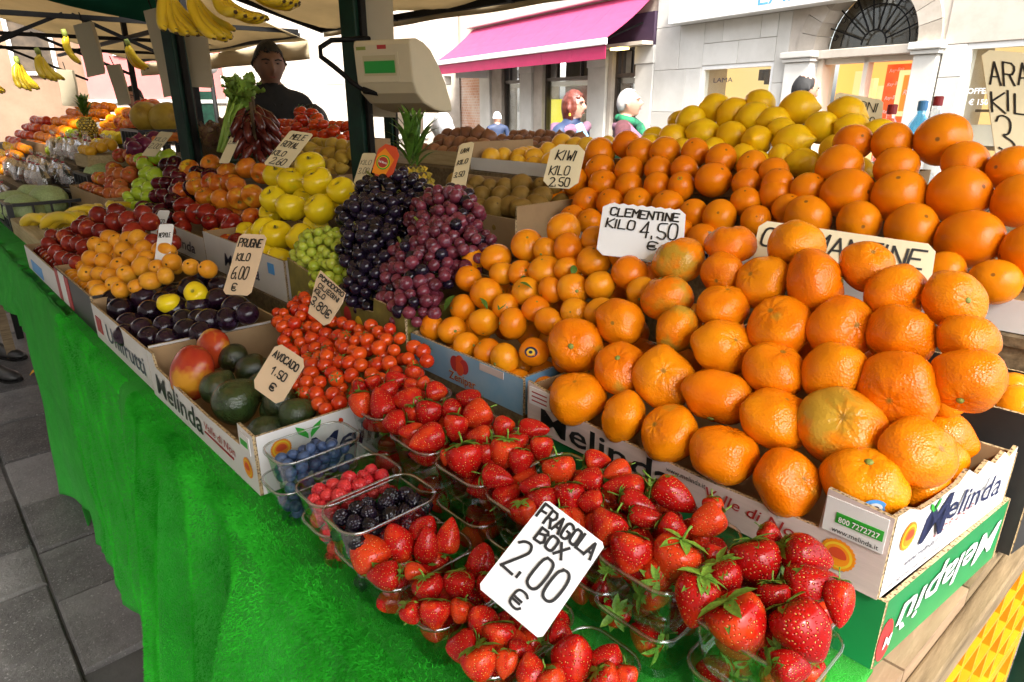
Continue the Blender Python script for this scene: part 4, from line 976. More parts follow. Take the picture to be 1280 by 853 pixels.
# display windows
def shopwin(T, u0, u1, v0, v1, back='lit', frame='white_paint'):
    fr = MB()
    fr.box(u0, u0 + .05, .02, .14, v0, v1); fr.box(u1 - .05, u1, .02, .14, v0, v1)
    fr.box(u0 + .05, u1 - .05, .02, .14, v1 - .06, v1); fr.box(u0 + .05, u1 - .05, .02, .14, v0, v0 + .06)
    f = fr.build('window_frame', frame, T)
    part(T, 'pane', 'glass', (u0 + .05, u1 - .05, .07, .08, v0 + .06, v1 - .06))
    part(T, 'window_interior', back, (u0 - .5, u1 + .1, .75, .78, v0 - .3, v1 + .6))
    return f
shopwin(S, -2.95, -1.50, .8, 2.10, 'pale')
MAT['shelfdark'] = plain('dark_goods', (.12, .07, .03), .5, .4, 5)
part(S, 'goods', 'shelfdark', (-2.1, -2.02, .4, .5, 1.86, 2.02), (-1.98, -1.9, .4, .5, 1.8, 2.02), (-2.25, -1.65, .4, .5, 1.66, 1.69))
print_text(S, 'LAMA', (-2.72, .060, 1.84), (1, 0, 0), (0, 0, 1), .10, 'navy', 0, 0, xs=1.6)
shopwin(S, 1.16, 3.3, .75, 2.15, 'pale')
for i in range(5):
    part(S, 'goods', 'shelfdark', (1.22 + i * .42, 1.60 + i * .42, .35, .5, 1.42, 1.45))
    part(S, 'goods', ('cream_wall', 'yellowink', 'white_paint')[i % 3], (1.24 + i * .40, 1.52 + i * .40, .3, .5, 1.05, 1.28))
part(S, 'goods', 'shelfdark', (1.22, 3.2, .3, .5, 1.0, 1.04), (1.5, 1.9, .3, .36, 1.55, 1.95))
print_text(S, 'OFFERTA', (1.24, .060, 1.62), (1, 0, 0), (0, 0, 1), .085, 'whiteink', 0, .02)
print_text(S, '€ 150', (1.28, .060, 1.50), (1, 0, 0), (0, 0, 1), .085, 'whiteink', 0, .02)
hp = part(S, 'house_number_plate', 'white_paint', (1.85, 2.15, -.02, 0, 2.20, 2.36))
print_text(hp, '13', (1.90, -.021, 2.23), (1, 0, 0), (0, 0, 1), .13, 'redink')
sb = part(S, 'sign_board', 'white_paint', (-3.52, -.30, -.28, 0, 2.75, 3.35), bevel=.01)
print_text(sb, 'LAMA', (-1.70, -.281, 2.83), (1, 0, 0), (0, 0, 1), .32, 'blueink', 0, 0, xs=1.4)
part(S, 'cornice', 'white_stone', (-4.12, 5.5, -.18, .02, 4.15, 4.3), bevel=.03)
part(S, 'roof', 'worn_stone', (-4.12, 5.5, 0, 6, 7.0, 7.2))
for uu in (-3.2, -1.2, .9, 3):
    w_ = part(S, 'upper_window', 'interior', (uu, uu + .9, -.004, .2, 4.9, 6.4))
    part(w_, 'frame', 'white_stone', (uu - .1, uu, -.05, .2, 4.8, 6.5), (uu + .9, uu + 1, -.05, .2, 4.8, 6.5), (uu, uu + .9, -.05, .2, 6.4, 6.5), (uu, uu + .9, -.08, .2, 4.8, 4.9))

A_ = facade('awning_shop', 'shop front with stone piers under a magenta awning', 'building')
for u0, u1, mat in ((-11.04, -10.46, 'white_stone'), (-10.45, -9.9, 'worn_stone'), (-8.9, -8.35, 'white_stone'), (-8.34, -7.95, 'worn_stone'), (-6.12, -5.52, 'white_stone'), (-5.51, -5.38, 'worn_stone'), (-4.62, -4.13, 'white_stone')):
    part(A_, 'pier', mat, (u0, u1, -.02 if mat == 'white_stone' else .03, .5, 0, 2.5), bevel=.012)
    if mat == 'white_stone':
        part(A_, 'pier_block', mat, (u0 - .015, u1 + .015, -.04, .5, 2.2, 2.5), bevel=.01)
part(A_, 'upper_wall', 'cream_wall', (-16.5, -4.13, .05, .6, 3.05, 7.0))
part(A_, 'stone_ledge', 'white_stone', (-11.5, -4.13, -.15, .05, 3.38, 3.55), bevel=.02)
part(A_, 'fascia', 'purple_fascia', (-5.5, -4.13, -.05, .5, 2.5, 3.04))
part(A_, 'lintel', 'dark_frame', (-11.04, -5.51, -.01, .5, 2.5, 3.04))
for u0, u1 in ((-9.9, -8.9), (-7.95, -6.12), (-5.38, -4.62)):
    fr = MB()
    for x in (u0, u1 - .06): fr.box(x, x + .06, .12, .22, 0, 2.5)
    fr.box(u0 + .06, u1 - .06, .12, .22, 2.0, 2.07)
    for q in (.25, .75): fr.box(u0 + (u1 - u0) * q - .02, u0 + (u1 - u0) * q + .02, .12, .2, 2.07, 2.5)
    fr.build('window_frame', 'dark_frame', A_)
    part(A_, 'pane', 'glass', (u0 + .06, u1 - .06, .16, .17, 0, 2.0))
    part(A_, 'window_interior', 'interior', (u0 - .35, u1 + .30, .90, .94, 0, 3.04))
    part(A_, 'window_soffit', 'white_paint', (u0 + .06, u1 - .06, .25, .6, 1.90, 1.99))
yel = emit('glowing_yellow_poster', (.80, .70, .04), .22)  # poster glows itself in place of light inside the shop
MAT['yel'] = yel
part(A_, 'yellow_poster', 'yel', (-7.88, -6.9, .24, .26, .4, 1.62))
part(A_, 'goods', 'greenleaf', (-6.85, -6.2, .4, .7, .6, 1.2), bevel=.1)
part(A_, 'goods', 'shelfdark', (-5.3, -5.1, .4, .6, .3, 1.7), bevel=.05)
part(A_, 'goods', 'cream_wall', (-5.05, -4.75, .5, .7, .3, 1.5), bevel=.08)
lamp = emit('warm_spot', (1, .72, .25), 2)
MAT['lamp'] = lamp
part(A_, 'soffit_light', 'lamp', (-5.1, -4.75, -.25, -.08, 2.46, 2.495))
part(A_, 'soffit', 'cream_wall', (-5.5, -4.13, -.3, -.055, 2.5, 2.56))
# awning cloth in gores, with a white front bar and a valance
UL, UR, N_ = -11.4, -4.15, 7
for k in range(N_):
    a, b = UL + (UR - UL) * k / N_, UL + (UR - UL) * (k + 1) / N_
    V = []; F = []
    m_ = 6
    for i in range(m_ + 1):
        t = i / m_
        for x in (a + .004, b - .004):
            V.append((x, .0 - 1.05 * t, 3.36 - .78 * t - .05 * math.sin(math.pi * t)))
    n0 = len(V); V += [(x, y, z - .008) for x, y, z in V]
    for i in range(m_):
        F += [(2 * i, 2 * i + 1, 2 * i + 3, 2 * i + 2), (n0 + 2 * i, n0 + 2 * i + 2, n0 + 2 * i + 3, n0 + 2 * i + 1)]
        F += [(2 * i, 2 * i + 2, n0 + 2 * i + 2, n0 + 2 * i), (2 * i + 1, n0 + 2 * i + 1, n0 + 2 * i + 3, 2 * i + 3)]
    put('awning_gore', mesh('awning_gore', V, F, ('awning_pink',)), A_)
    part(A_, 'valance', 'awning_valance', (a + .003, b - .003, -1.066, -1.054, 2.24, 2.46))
part(A_, 'front_bar', 'white_paint', (UL - .03, UR + .03, -1.10, -1.05, 2.46, 2.57), bevel=.015)
ar = MB()
for x in (UR - .3, -7.7, UL + .3): ar.bar((x, 0, 2.9), (x, -1.05, 2.5), .03)
ar.build('awning_arm', 'dark_metal', A_)

Bk = facade('brick_house', 'old red brick wall beside the magenta awning', 'building')
part(Bk, 'brick_wall', 'brick', (-17, -11.06, .06, .5, 0, 3.04))
part(Bk, 'upper_wall', 'cream_wall', (-25, -16.51, .07, .6, 3.05, 7))
part(Bk, 'brick_pier', 'brick', (-25, -17.01, .10, .5, 0, 3.04))

# houses at the far end of the street, seen under the canopy
def far_house(name, label, loc, rz, wd, h, wall, wins, extra=None):
    T = thing(name, label, 'building', loc, R(rz))
    part(T, 'wall', wall, (-wd / 2, wd / 2, 0, 4, 0, h))
    part(T, 'roof', 'worn_stone', (-wd / 2 - .2, wd / 2 + .2, -.3, 4.2, h, h + .25))
    for (u0, u1, v0, v1) in wins:
        w_ = part(T, 'window', 'interior', (u0, u1, -.01, .1, v0, v1))
        part(w_, 'frame', 'white_paint', (u0 - .12, u0, -.06, .1, v0 - .1, v1 + .1), (u1, u1 + .12, -.06, .1, v0 - .1, v1 + .1), (u0, u1, -.06, .1, v1, v1 + .1), (u0, u1, -.09, .1, v0 - .1, v0))
    if extra: extra(T)
    return T
def white_low(T):
    part(T, 'lower_wall', 'worn_stone', (-4, 4, -.05, 0, 0, 1.55))
    part(T, 'string_course', 'white_stone', (-4, 4, -.12, -.001, 1.552, 1.65))
    part(T, 'shutter', 'green_metal', (-.9, -.4, -.08, -.051, .9, 1.9))
far_house('pink_house', 'pink plastered house with white ground floor at the street end', (-22.2, 8.3, 0), 62, 8, 7, 'pink_wall', [(-3, -2, 3, 4.5), (2.2, 3.1, 3, 4.5)], white_low)
def white_awn(T):
    MB().prism([(0, 2.9), (1.6, 2.35), (1.6, 2.15), (1.5, 2.30), (0, 2.8)], (3.2, 0, 0), (0, -1, 0), (0, 0, 1), 6.0).build('awning', 'white_paint', T)
    for k in range(9):
        part(T, 'scallop', 'worn_stone', (-2.75 + k * .66, -2.2 + k * .66, -1.64, -1.605, 1.98, 2.2), bevel=.05)
far_house('pale_house', 'white house with a scalloped awning behind the seller', (-17.2, 9.6, 0), 50, 6.5, 6, 'worn_stone', [(-2.4, -1.5, .7, 1.8), (1.2, 2.2, .7, 1.8)], white_awn)
far_house('ochre_house', 'ochre house far off beyond the end of the stalls', (-27, 1.5, 0), 85, 14, 6.5, 'ochre_wall', [(-4, -3, 2.5, 4), (-1, 0, 2.5, 4), (2, 3, 2.5, 4)])
far_house('unseen_opposite_house', 'unseen plastered house added behind the customers to block low sky light', (-6, -6.5, 0), 180, 26, 8, 'worn_stone', [(-9, -8, 1, 2.6), (-5, -4, 1, 2.6), (-1, 0, 1, 2.6), (3, 4, 1, 2.6), (7, 8, 1, 2.6)])  # out of view; added to block sky light from behind the camera
sl = thing('street_lamp', 'white globe street lamp before the pink house', 'street lamp', (-15.07, 5.27, 0))
MB().tube([(0, 0, 0), (0, 0, 2.15)], [.06, .04], 8).build('pole', 'dark_metal', sl, True)
put('lamp_globe', mesh('lamp_globe', *revolve(sphere_prof(9, 1.05), 12), ('white_paint',), smooth=True), sl, (0, 0, 2.33), None, .2)

# ------------------------------------------------------------------ canopy over the stall
def sheet(name, mat, fn, nu, nv_, label=None, cat=None, parent=None, thick=.004):
    V = []; F = []
    for i in range(nu + 1):
        for j in range(nv_ + 1):
            V.append(fn(i / nu, j / nv_))
    for i in range(nu):
        for j in range(nv_):
            k = i * (nv_ + 1) + j
            F.append((k, k + 1, k + nv_ + 2, k + nv_ + 1))
    o = put(name, mesh(name, V, F, (mat,), smooth=True), parent)
    if thick:
        md = o.modifiers.new('solid', 'SOLIDIFY'); md.thickness = thick
    if label: tag(o, label, cat)
    return o
def sag(u, v, amp): return -amp * math.sin(math.pi * u) * math.sin(math.pi * v) + .02 * noise.noise(Vector((u * 7, v * 5, 1.3)))
CT = thing('canopy', 'cream canvas canopy stretched over the stall', 'canopy', (0, 0, 0))
sheet('roof_cloth', 'canvas', lambda u, v: (1.30 - 5.85 * u, .55 + 1.80 * v, 2.52 - .47 * v + .06 * noise.noise(Vector((u * 9, v * 3, 2))) - .04 * abs(math.sin(u * 12.5)) * math.sin(math.pi * v)), 40, 16, None, None, CT)  # carried past the view on the right to keep sun off the stall
sheet('back_flap', 'canvas', lambda u, v: (1.30 - 5.85 * u, 2.352 + .02 * math.sin(u * 40), 2.055 - .07 * v), 60, 3, None, None, CT)
sheet('front_slope', 'canvas', lambda u, v: (1.30 - 3.30 * u, .545 - 1.9 * v, 2.53 - .45 * v + sag(u, v, .05)), 20, 10, None, None, CT)  # both front slopes lie out of view, sized to shade the stall
sheet('green_slope', 'green_canvas', lambda u, v: (-2.01 - 2.6 * u, .545 - 1.9 * v, 2.53 - .45 * v + sag(u, v, .05)), 20, 10, None, None, CT)
fr = MB()
for y, z in ((.55, 2.50), (2.33, 2.03)):
    fr.bar((1.26, y, z), (-4.5, y, z), .035)
for x in (1.26, -.2, -1.25, -2.4, -3.5, -4.5):
    fr.bar((x, .55, 2.49), (x, 2.33, 2.02), .028)
fr.bar((1.26, -1.33, 2.06), (-4.6, -1.33, 2.06), .03)
fr.build('canopy_rail', 'dark_metal', CT)
sheet('gable_flap', 'green_canvas', lambda u, v: (-4.62 + .05 * math.sin(u * 9), .15 + 1.15 * u, (2.50 - .26 * max(0, u - .3)) * (1 - v) + (2.17 - .20 * u) * v), 24, 6, None, None, CT)
C2 = thing('far_canopy', 'second cream canopy farther along the row of stalls', 'canopy', (0, 0, 0))
sheet('roof_cloth', 'canvas', lambda u, v: (-4.9 - 4.6 * u, -1.2 + 3.6 * v, 2.55 - .55 * abs(v - .5) * 2 + sag(u, v, .06)), 20, 16, None, None, C2)
sheet('side_flap', 'canvas', lambda u, v: (-4.9 - 4.6 * u, 2.41 + .02 * math.sin(u * 30), 1.99 - .14 * v), 40, 3, None, None, C2)
fr = MB()
for (x, y) in ((-4.95, .1), (-4.95, 1.5), (-6.5, .1), (-6.5, 1.5), (-8.2, .1)):
    fr.bar((x, y, 0), (x, y, 2.45), .04)
for x in (-4.95, -6.5, -8.2):
    fr.bar((x, -1.1, 2.02), (x, 2.35, 2.05), .03); fr.bar((x, .1, 1.75), (x, .75, 2.05), .022); fr.bar((x, 1.5, 1.75), (x, .8, 2.05), .022)
for y, z in ((.1, 2.05), (1.5, 2.05), (-1.1, 2.02), (2.33, 2.02)):
    fr.bar((-4.9, y, z), (-9.4, y, z), .03)
fr.bar((-4.95, .1, 1.7), (-6.5, .1, 2.05), .022); fr.bar((-6.5, .1, 1.7), (-4.95, .1, 2.05), .022)
fr.build('canopy_frame', 'dark_metal', C2)
def post(loc, h, wd, label, z0=0):
    T = thing('canopy_post', label, 'post', loc, R(20))
    mb = MB().box(-wd / 2, wd / 2, -wd / 2, wd / 2, 0, h)
    mb.build('shaft', 'green_metal', T, bevel=.004)
    MB().box(wd / 2, wd / 2 + .012, -.012, .012, .3, h - .02).build('channel', 'dark_metal', T)
    MB().box(-wd * .9, wd * .9, -wd * .9, wd * .9, 0, .012).build('foot_plate', 'dark_metal', T)
    return T
post((-2.62, .66, 0), 2.46, .062, 'dark green square post beside the purple and green apples')
post((-1.62, .90, 0), 2.38, .062, 'dark green square post that carries the weighing scale')
post((1.27, 2.30, 0), 2.03, .05, 'dark green post at the street corner of the stall, outside the picture')
post((1.27, -1.30, 0), 2.03, .05, 'dark green post at the customer corner of the stall, outside the picture')
post((-2.52, 1.60, 0), 2.22, .05, 'thin dark green post behind the pineapple')

# ------------------------------------------------------------------ the stall: table, steps, cloth
tb = thing('market_table', 'long wooden trestle table carrying the fruit display', 'table', (0, 0, 0))
# top of boards; the right end runs slightly askew
yb = [-.03, .17, .37, .57, .77, .97, 1.17, 1.37]
for a, b in zip(yb, yb[1:]):
    xr0, xr1 = .30 + .055 * (a + .03), .30 + .055 * (b + .03)
    v = [(-4.3, a + .002, TZ - .032), (xr0, a + .002, TZ - .032), (xr1, b - .002, TZ - .032), (-4.3, b - .002, TZ - .032)]
    v += [(x, y, TZ - .004) for x, y, z in v]
    put('board', mesh('board', v, BOXF, ('pale_board' if b < .6 else 'board',)), tb)
MB().bar((.312, -.02, TZ - .045), (.388, 1.37, TZ - .045), .022, .035).build('end_batten', 'board', tb, bevel=.003)
for x in (-.2, -1.6, -3.0, -4.2):
    for y in (.12, 1.2):
        MB().bar((x, y, 0), (x, y, TZ - .033), .05).build('leg', 'board', tb)
    MB().bar((x, .0, TZ - .055), (x, 1.34, TZ - .055), .05, .045).build('cross_beam', 'board', tb)

def riser(label, x0, x1, y0, y1, z0, z1):
    T = thing('display_step', label, 'step', ((x0 + x1) / 2, y0, TZ))
    w_ = (x1 - x0) / 2
    MB().box(-w_, w_, 0, y1 - y0, z1 - .015, z1).build('tread', 'board', T)
    MB().box(-w_, w_, .004, .018, z0 + .001, z1 - .0155).build('front_board', 'board', T)
    for s in (-1, 1):
        MB().box(s * w_ - (.015 if s > 0 else 0), s * w_ + (0 if s > 0 else .015), .0185, y1 - y0, z0 + .001, z1 - .0155).build('end_board', 'board', T)
riser('low wooden step under the clementine, grape and apple boxes', -3.7, -.255, .355, .70, 0, .095)
riser('wooden step under the oranges', -.655, .30, .86, 1.14, 0, .245)
riser('wooden step under the kiwis and pears', -4.2, -.66, .735, 1.14, 0, .245)
riser('highest wooden step under the lemons', -4.2, .10, 1.145, 1.6, 0, .36)

def cloth_panel(x0, x1, hem, seed, label, top=True, out=.0, flare=.06, amp=.022, nx=150, side=None):
    """green plush: flat on the table, rolls over the front edge and hangs in folds"""
    rs = random.Random(seed); ph = [rs.uniform(0, 6.28) for _ in range(6)]
    prof = []                                     # (y, z, hang 0..1)
    if top:
        for y in np.linspace(.34, -.03, 12): prof.append((y, .0015, 0))
    for k in range(7):
        a = math.pi / 2 * k / 6
        prof.append((-.03 - .022 * math.sin(a) - out, -.0205 + .022 * math.cos(a), 0 if k == 0 else .02))
    nh = 44
    for k in range(1, nh + 1): prof.append((None, k / nh, k / nh))
    V = []; F = []
    for i in range(nx + 1):
        x = x0 + (x1 - x0) * i / nx
        hm = hem(x)
        for y, z, h in prof:
            if y is None:
                dz = -.0205 - (h) * (TZ - .03 + hm)
                f = (-abs(math.sin(x * 8.5 + ph[5] + .5 * math.sin(x * 3))) ** .6 * 2.0 + 1.0 + math.sin(x * 21 + ph[0] + 1.2 * math.sin(x * 5 + ph[1])) * .6 + math.sin(x * 43 + ph[2] + h * 1.5) * .28 + math.sin(x * 9 + ph[3]) * .5)
                k = h ** .55
                yy = -.052 - out - flare * h - amp * k * (f + 1.0) * .75 - .03 * noise.noise(Vector((x * 3, h * 3, seed)))* h
                xx = x + .02 * h * math.sin(x * 11 + ph[4])
                V.append((xx, yy, TZ + dz))
            else:
                bumpz = .0025 * noise.noise(Vector((x * 14, (y or 0) * 14, seed))) if h == 0 else 0
                V.append((x, y - (0 if h == 0 else .004 * math.sin(x * 21 + ph[0])), TZ + z + bumpz))
    m = len(prof)
    for i in range(nx):
        for j in range(m - 1):
            F.append((i * m + j, i * m + j + 1, (i + 1) * m + j + 1, (i + 1) * m + j))
    o = put('stall_cloth', mesh('stall_cloth', V, F, ('plush',), smooth=True))
    tag(o, label, 'cloth', 'green plush cloths over the stall front')
    md = o.modifiers.new('solid', 'SOLIDIFY'); md.thickness = .004; md.offset = -1
    return o, V, m, nx
def fibres(o, V, m, nx, xmin, xmax, jmax, dens, ln, seed):
    """the short pile of the plush, standing on the cloth"""
    rs = np.random.default_rng(seed)
    A = np.array(V).reshape(nx + 1, m, 3)
    i = rs.integers(0, nx, dens); j = rs.integers(6, jmax, dens)
    s, t = rs.random(dens)[:, None], rs.random(dens)[:, None]
    p = (A[i, j] * (1 - s) + A[i + 1, j] * s) * (1 - t) + (A[i, j + 1] * (1 - s) + A[i + 1, j + 1] * s) * t
    e1 = A[i + 1, j] - A[i, j]; e2 = A[i, j + 1] - A[i, j]
    n = np.cross(e2, e1); n /= np.linalg.norm(n, axis=1)[:, None] + 1e-9
    n[(n[:, 2] < -.2) | ((n[:, 1] > .3))] *= -1
    keep = (p[:, 0] > xmin) & (p[:, 0] < xmax)
    p, n = p[keep], n[keep]; q = len(p)
    d = n + rs.normal(0, .55, (q, 3)) + np.array([.1, -.1, -.25]); d /= np.linalg.norm(d, axis=1)[:, None]
    s = np.cross(d, rs.normal(0, 1, (q, 3))); s /= np.linalg.norm(s, axis=1)[:, None]
    L = ln * rs.uniform(.6, 1.3, (q, 1))
    W = .0007
    vv = np.stack([p - s * W, p + s * W, p + d * L], 1).reshape(-1, 3)
    me = bpy.data.meshes.new('pile')
    me.from_pydata(vv.tolist(), [], np.arange(q * 3).reshape(-1, 3).tolist())
    me.materials.append(MAT['plush_fibre'])
    k = put('pile', me, o); k['kind'] = 'stuff'
near = cloth_panel(-1.03, .30, lambda x: .01, 3, 'near length of green plush cloth hanging below the strawberries and avocados', True, .006, .05, .10, 260)
mid = cloth_panel(-1.80, -.98, lambda x: -.10 - .10 * max(0, (x + 1.75)), 5, 'middle length of green plush cloth hanging below the plums and loquats', True, .0, .02, .022, 70)
far = cloth_panel(-2.52, -1.74, lambda x: .01 if x < -2.2 else -.08, 9, 'far length of green plush cloth hanging below the nectarines', True, -.004, .0, .02, 90)
cloth_panel(-4.25, -2.53, lambda x: -.62 + .05 * math.sin(x * 3), 13, 'short length of green plush cloth under the bananas at the far end', True, -.006, .0, .012, 120)
fibres(*near, -1.3, .3, near[2] - 2, 230000, .0055, 1)
fibres(*mid, -1.9, -1.1, mid[2] - 2, 40000, .0055, 2)

# yellow lattice crates under the right end, green crate beyond
def lattice_crate(name, label, x0, x1, y0, y1, z0, z1, mat, nx, ny, nz, group=None):
    T = thing(name, label, 'crate', ((x0 + x1) / 2, (y0 + y1) / 2, z0), 0, group)
    hx, hy, hz = (x1 - x0) / 2, (y1 - y0) / 2, z1 - z0
    for sx in (-1, 1):
        for sy in (-1, 1):
            MB().box(sx * hx - (.025 if sx > 0 else 0), sx * hx + (0 if sx > 0 else .025), sy * hy - (.025 if sy > 0 else 0), sy * hy + (0 if sy > 0 else .025), 0, hz).build('corner_post', mat, T)
    for s in (-1, 1):
        for k in range(ny):
            y = -hy + .03 + (2 * hy - .06) * (k + 1) / (ny + 1)
            MB().box(s * (hx - .012) - .011, s * (hx - .012) + .011, y - .004, y + .004, .006, hz - .012).build('upright', mat, T)
        for k in range(nz + 1):
            z = (hz - .012) * k / nz + .0005 * 0
            MB().box(s * (hx - .012) - .012, s * (hx - .012) + .012, -hy + .0255, hy - .0255, z, z + .006 + (.008 if k in (0, nz) else 0)).build('slat', mat, T)
        for k in range(nz + 1):
            z = (hz - .012) * k / nz
            MB().box(-hx + .0255, hx - .0255, s * (hy - .012) - .012, s * (hy - .012) + .012, z, z + .006 + (.008 if k in (0, nz) else 0)).build('slat', mat, T)
        for k in range(nx):
            x = -hx + .03 + (2 * hx - .06) * (k + 1) / (nx + 1)
            MB().box(x - .0025, x + .0025, s * (hy - .012) - .011, s * (hy - .012) + .011, .006, hz - .012).build('upright', mat, T)
    MB().box(-hx + .026, hx - .026, -hy + .026, hy - .026, .0145, .019).build('base_panel', mat, T)
    return T
for k, z in enumerate((.02, .325, .63)):
    T = lattice_crate('plastic_crate', ('lowest', 'middle', 'top')[k] + ' yellow plastic lattice crate stacked under the table end', -.14, .27, .33, .98, z, z + .30 - .05 * (k == 2), 'yellow_plastic', 4, 7, 4, 'yellow crates under the table')
    T.location.x = .150; T.rotation_euler[2] = -.065
lattice_crate('plastic_crate', 'dark green plastic crate standing beyond the yellow crates', .0, .40, 1.02, 1.45, .02, .84, 'green_metal', 3, 3, 2)

# ------------------------------------------------------------------ cartons
X, Y, Z = Vector((1, 0, 0)), Vector((0, 1, 0)), Vector((0, 0, 1))
# green carton, upside down, under the mandarins
T, I = carton('fruit_carton', 'green carton lying upside down under the white mandarin carton', 'carton', [(-.225, .346), (.298, .338), (.338, .66), (-.225, .66)], .0, .09, 'greencard')
p, a, u, ln = I[1]
print_text(p, 'Melapiù', a + u * (ln * .97) + Z * .066 + X * .0005, -u, -Z, .055, 'whiteink', .25, .015, length=ln * .86)
MB().prism([(.012 + .016 * math.cos(t * .3927), .03 + .028 * math.sin(t * .3927)) for t in range(16)], a + X * .0008 + Z * .002, u, Z, .0004).build('logo', 'redcard', p)
print_text(p, 'M', a + u * .006 + Z * .022 + X * .0008, u, Z, .022, 'whiteink', .2, .01)
# white carton with black print, full of mandarins
fr_ = [(0, 0), (1, 0), (1, .098), (.875, .102), (.87, .052), (.6, .047), (.3, .05), (.112, .054), (.105, .072), (0, .078)]
sd_ = [(0, 0), (1, 0), (1, .080), (.93, .072), (.86, .086), (.78, .078), (.70, .09), (.62, .080), (.52, .097), (.45, .086), (.3, .084), (.17, .086), (.08, .098), (0, .098)]
T, I = carton('fruit_carton', 'pinkish white printed carton full of mandarins, its right side torn', 'carton', [(-.232, .340), (.290, .333), (.333, .645), (-.226, .648)], .0915, (.1, .1, .07, .07), ['pink_card', 'white_card', 'pink_card', 'pink_card'], fronts={0: fr_, 1: sd_})
p, a, u, ln = I[0]
print_text(p, 'Melinda', a + u * .026 + Z * .008, u, Z, .05, 'ink', 0, .012, length=.245)
print_text(p, 'www.melinda.it', a + u * .26 + Z * .036, u, Z, .010, 'ink', 0, 0, length=.058)
print_text(p, 'Valle di Non', a + u * .315 + Z * .026, u, Z, .020, 'redink', .2, .006, length=.125)
seal(p, a + u * .478 + Z * .031, u, Z, .019)
fl = MB().box(0, .06, -.0025, -.0005, 0, .04).build('label', 'white_card', p, loc=a + u * .458 + Z * .055)
print_text(fl, '800 7272727', (.014, -.0026, .017), X, Z, .010, 'greenink', 0, .01, length=.042)
MB().box(.012, .058, -.0033, -.0026, .014, .026).build('green_band', 'greenink', fl)
print_text(fl, '800 7272727', (.015, -.0035, .0165), X, Z, .009, 'whiteink', 0, .01, length=.040)
print_text(fl, 'www.melinda.it', (.010, -.0026, .003), X, Z, .008, 'ink', 0, .008, length=.046)
lb = MB().box(0, .045, -.0025, -.0005, 0, .028).build('label', 'white_card', p, loc=a + u * .006 + Z * .044)
for k in range(3): MB().box(.006, .038, -.003, -.0026, .006 + k * .007, .008 + k * .007).build('print_line', 'redink', lb)
p, a, u, ln = I[1]
seal(p, a + u * .034 + Z * .062, u, Z, .017)
print_text(p, 'M', a + u * .058 + Z * .040, u, (0, .12, 1), .066, 'navy', .25, .012, length=.062)
print_text(p, 'elinda', a + u * .118 + Z * .046, u, (0, .12, 1), .040, 'navy', .3, .010, length=.125)
print_text(p, 'D.O.P. D.O.P.', a + u * .10 + Z * .032, u, Z, .012, 'redink', .2, .006, length=.10)
print_text(p, 'www.melinda.it', a + u * .04 + Z * .021, u, Z, .011, 'navy', .2, .004, length=.075)
print_text(p, 'soc. agricola coop. Cles - Trento', a + u * .012 + Z * .007, u, Z, .007, 'navy', 0, .004, length=.12)
leafmark(p, a + u * .085 + Z * .071, u, Z, .014)
# blue carton of clementines
T, I = carton('fruit_carton', 'sky blue carton with red pomegranate print full of clementines', 'carton', [(-.566, .353), (-.256, .353), (-.256, .66), (-.566, .66)], .0965, (.064, .066, .066, .066), 'bluecard')
p, a, u, ln = I[0]
for k, (sx, sz, rd) in enumerate(((.135, .040, .013), (.150, .046, .012), (.162, .041, .012), (.150, .034, .011))):
    MB().prism([(rd * math.cos(t * .3927), rd * 1.15 * math.sin(t * .3927)) for t in range(16)], a + u * sx + Z * sz - Y * (.0006 + .0004 * k), u, Z, .0003).build('pomegranate_print', 'redseal' if k % 2 else 'redcard', p)
print_text(p, 'Zenipar', a + u * .118 + Z * .008, u, Z, .022, 'yellowink', 0, .02, length=.075)
print_text(p, 'Zenipar', a + u * .118 + Z * .008 - Y * .0004, u, Z, .022, 'redink', 0, .004, length=.075)
MB().box(0, .06, -.0022, -.0006, 0, .012).build('label', 'pink_card', p, loc=a + u * .205 + Z * .050)
# olive carton of grapes
gf = [(0, 0), (1, 0), (1, .098), (.78, .108), (.77, .078), (.62, .07), (.45, .085), (.2, .112), (0, .128)]
T, I = carton('fruit_carton', 'olive printed carton overflowing with grapes', 'carton', [(-1.07, .347), (-.575, .347), (-.575, .66), (-1.07, .66)], .0965, (.12, .1, .1, .12), 'brownbox', fronts={0: gf})
p, a, u, ln = I[0]
for k in range(7):
    MB().prism([(.016 * math.cos(t * .5236), .021 * math.sin(t * .5236)) for t in range(12)], a + u * (.05 + k * .045) + Z * (.035 + .012 * (k % 2)) - Y * (.0006 + .0004 * (k % 2)), u, Z, .0003).build('fruit_print', ('yellowink', 'kraft', 'redcard')[k % 3], p)
MB().box(.0, .30, -.002, -.0004, 0, .012).build('gold_band', 'kraft', p, loc=a + u * .06 + Z * .005)
# white cartons of apples along the step
T, I = carton('fruit_carton', 'white carton with dark print holding the yellow apples', 'carton', [(-1.69, .360), (-1.125, .360), (-1.125, .67), (-1.69, .67)], .0965, .108, 'white_card', group='white cartons on the step')
p, a, u, ln = I[0]
print_text(p, 'Melinda', a + u * .15 + Z * .028, u, Z, .055, 'navy', .2, .012, length=.25)
MB().box(0, .035, -.0022, -.0006, 0, .028).build('blue_logo', 'blueink', p, loc=a + u * .47 + Z * .062)
p, a, u, ln = I[1]
for k in range(4): MB().box(.0006, .0016, 0, .03, 0, .004).build('print_line', 'navy', p, loc=a + u * .02 + Z * (.03 + k * .02))
T, I = carton('fruit_carton', 'white carton with dark print holding the red and yellow apples', 'carton', [(-2.28, .362), (-1.70, .362), (-1.70, .67), (-2.28, .67)], .0965, .085, 'white_card', group='white cartons on the step')
p, a, u, ln = I[0]
print_text(p, 'Melinda', a + u * .20 + Z * .02, u, Z, .05, 'navy', .2, .01, length=.28)
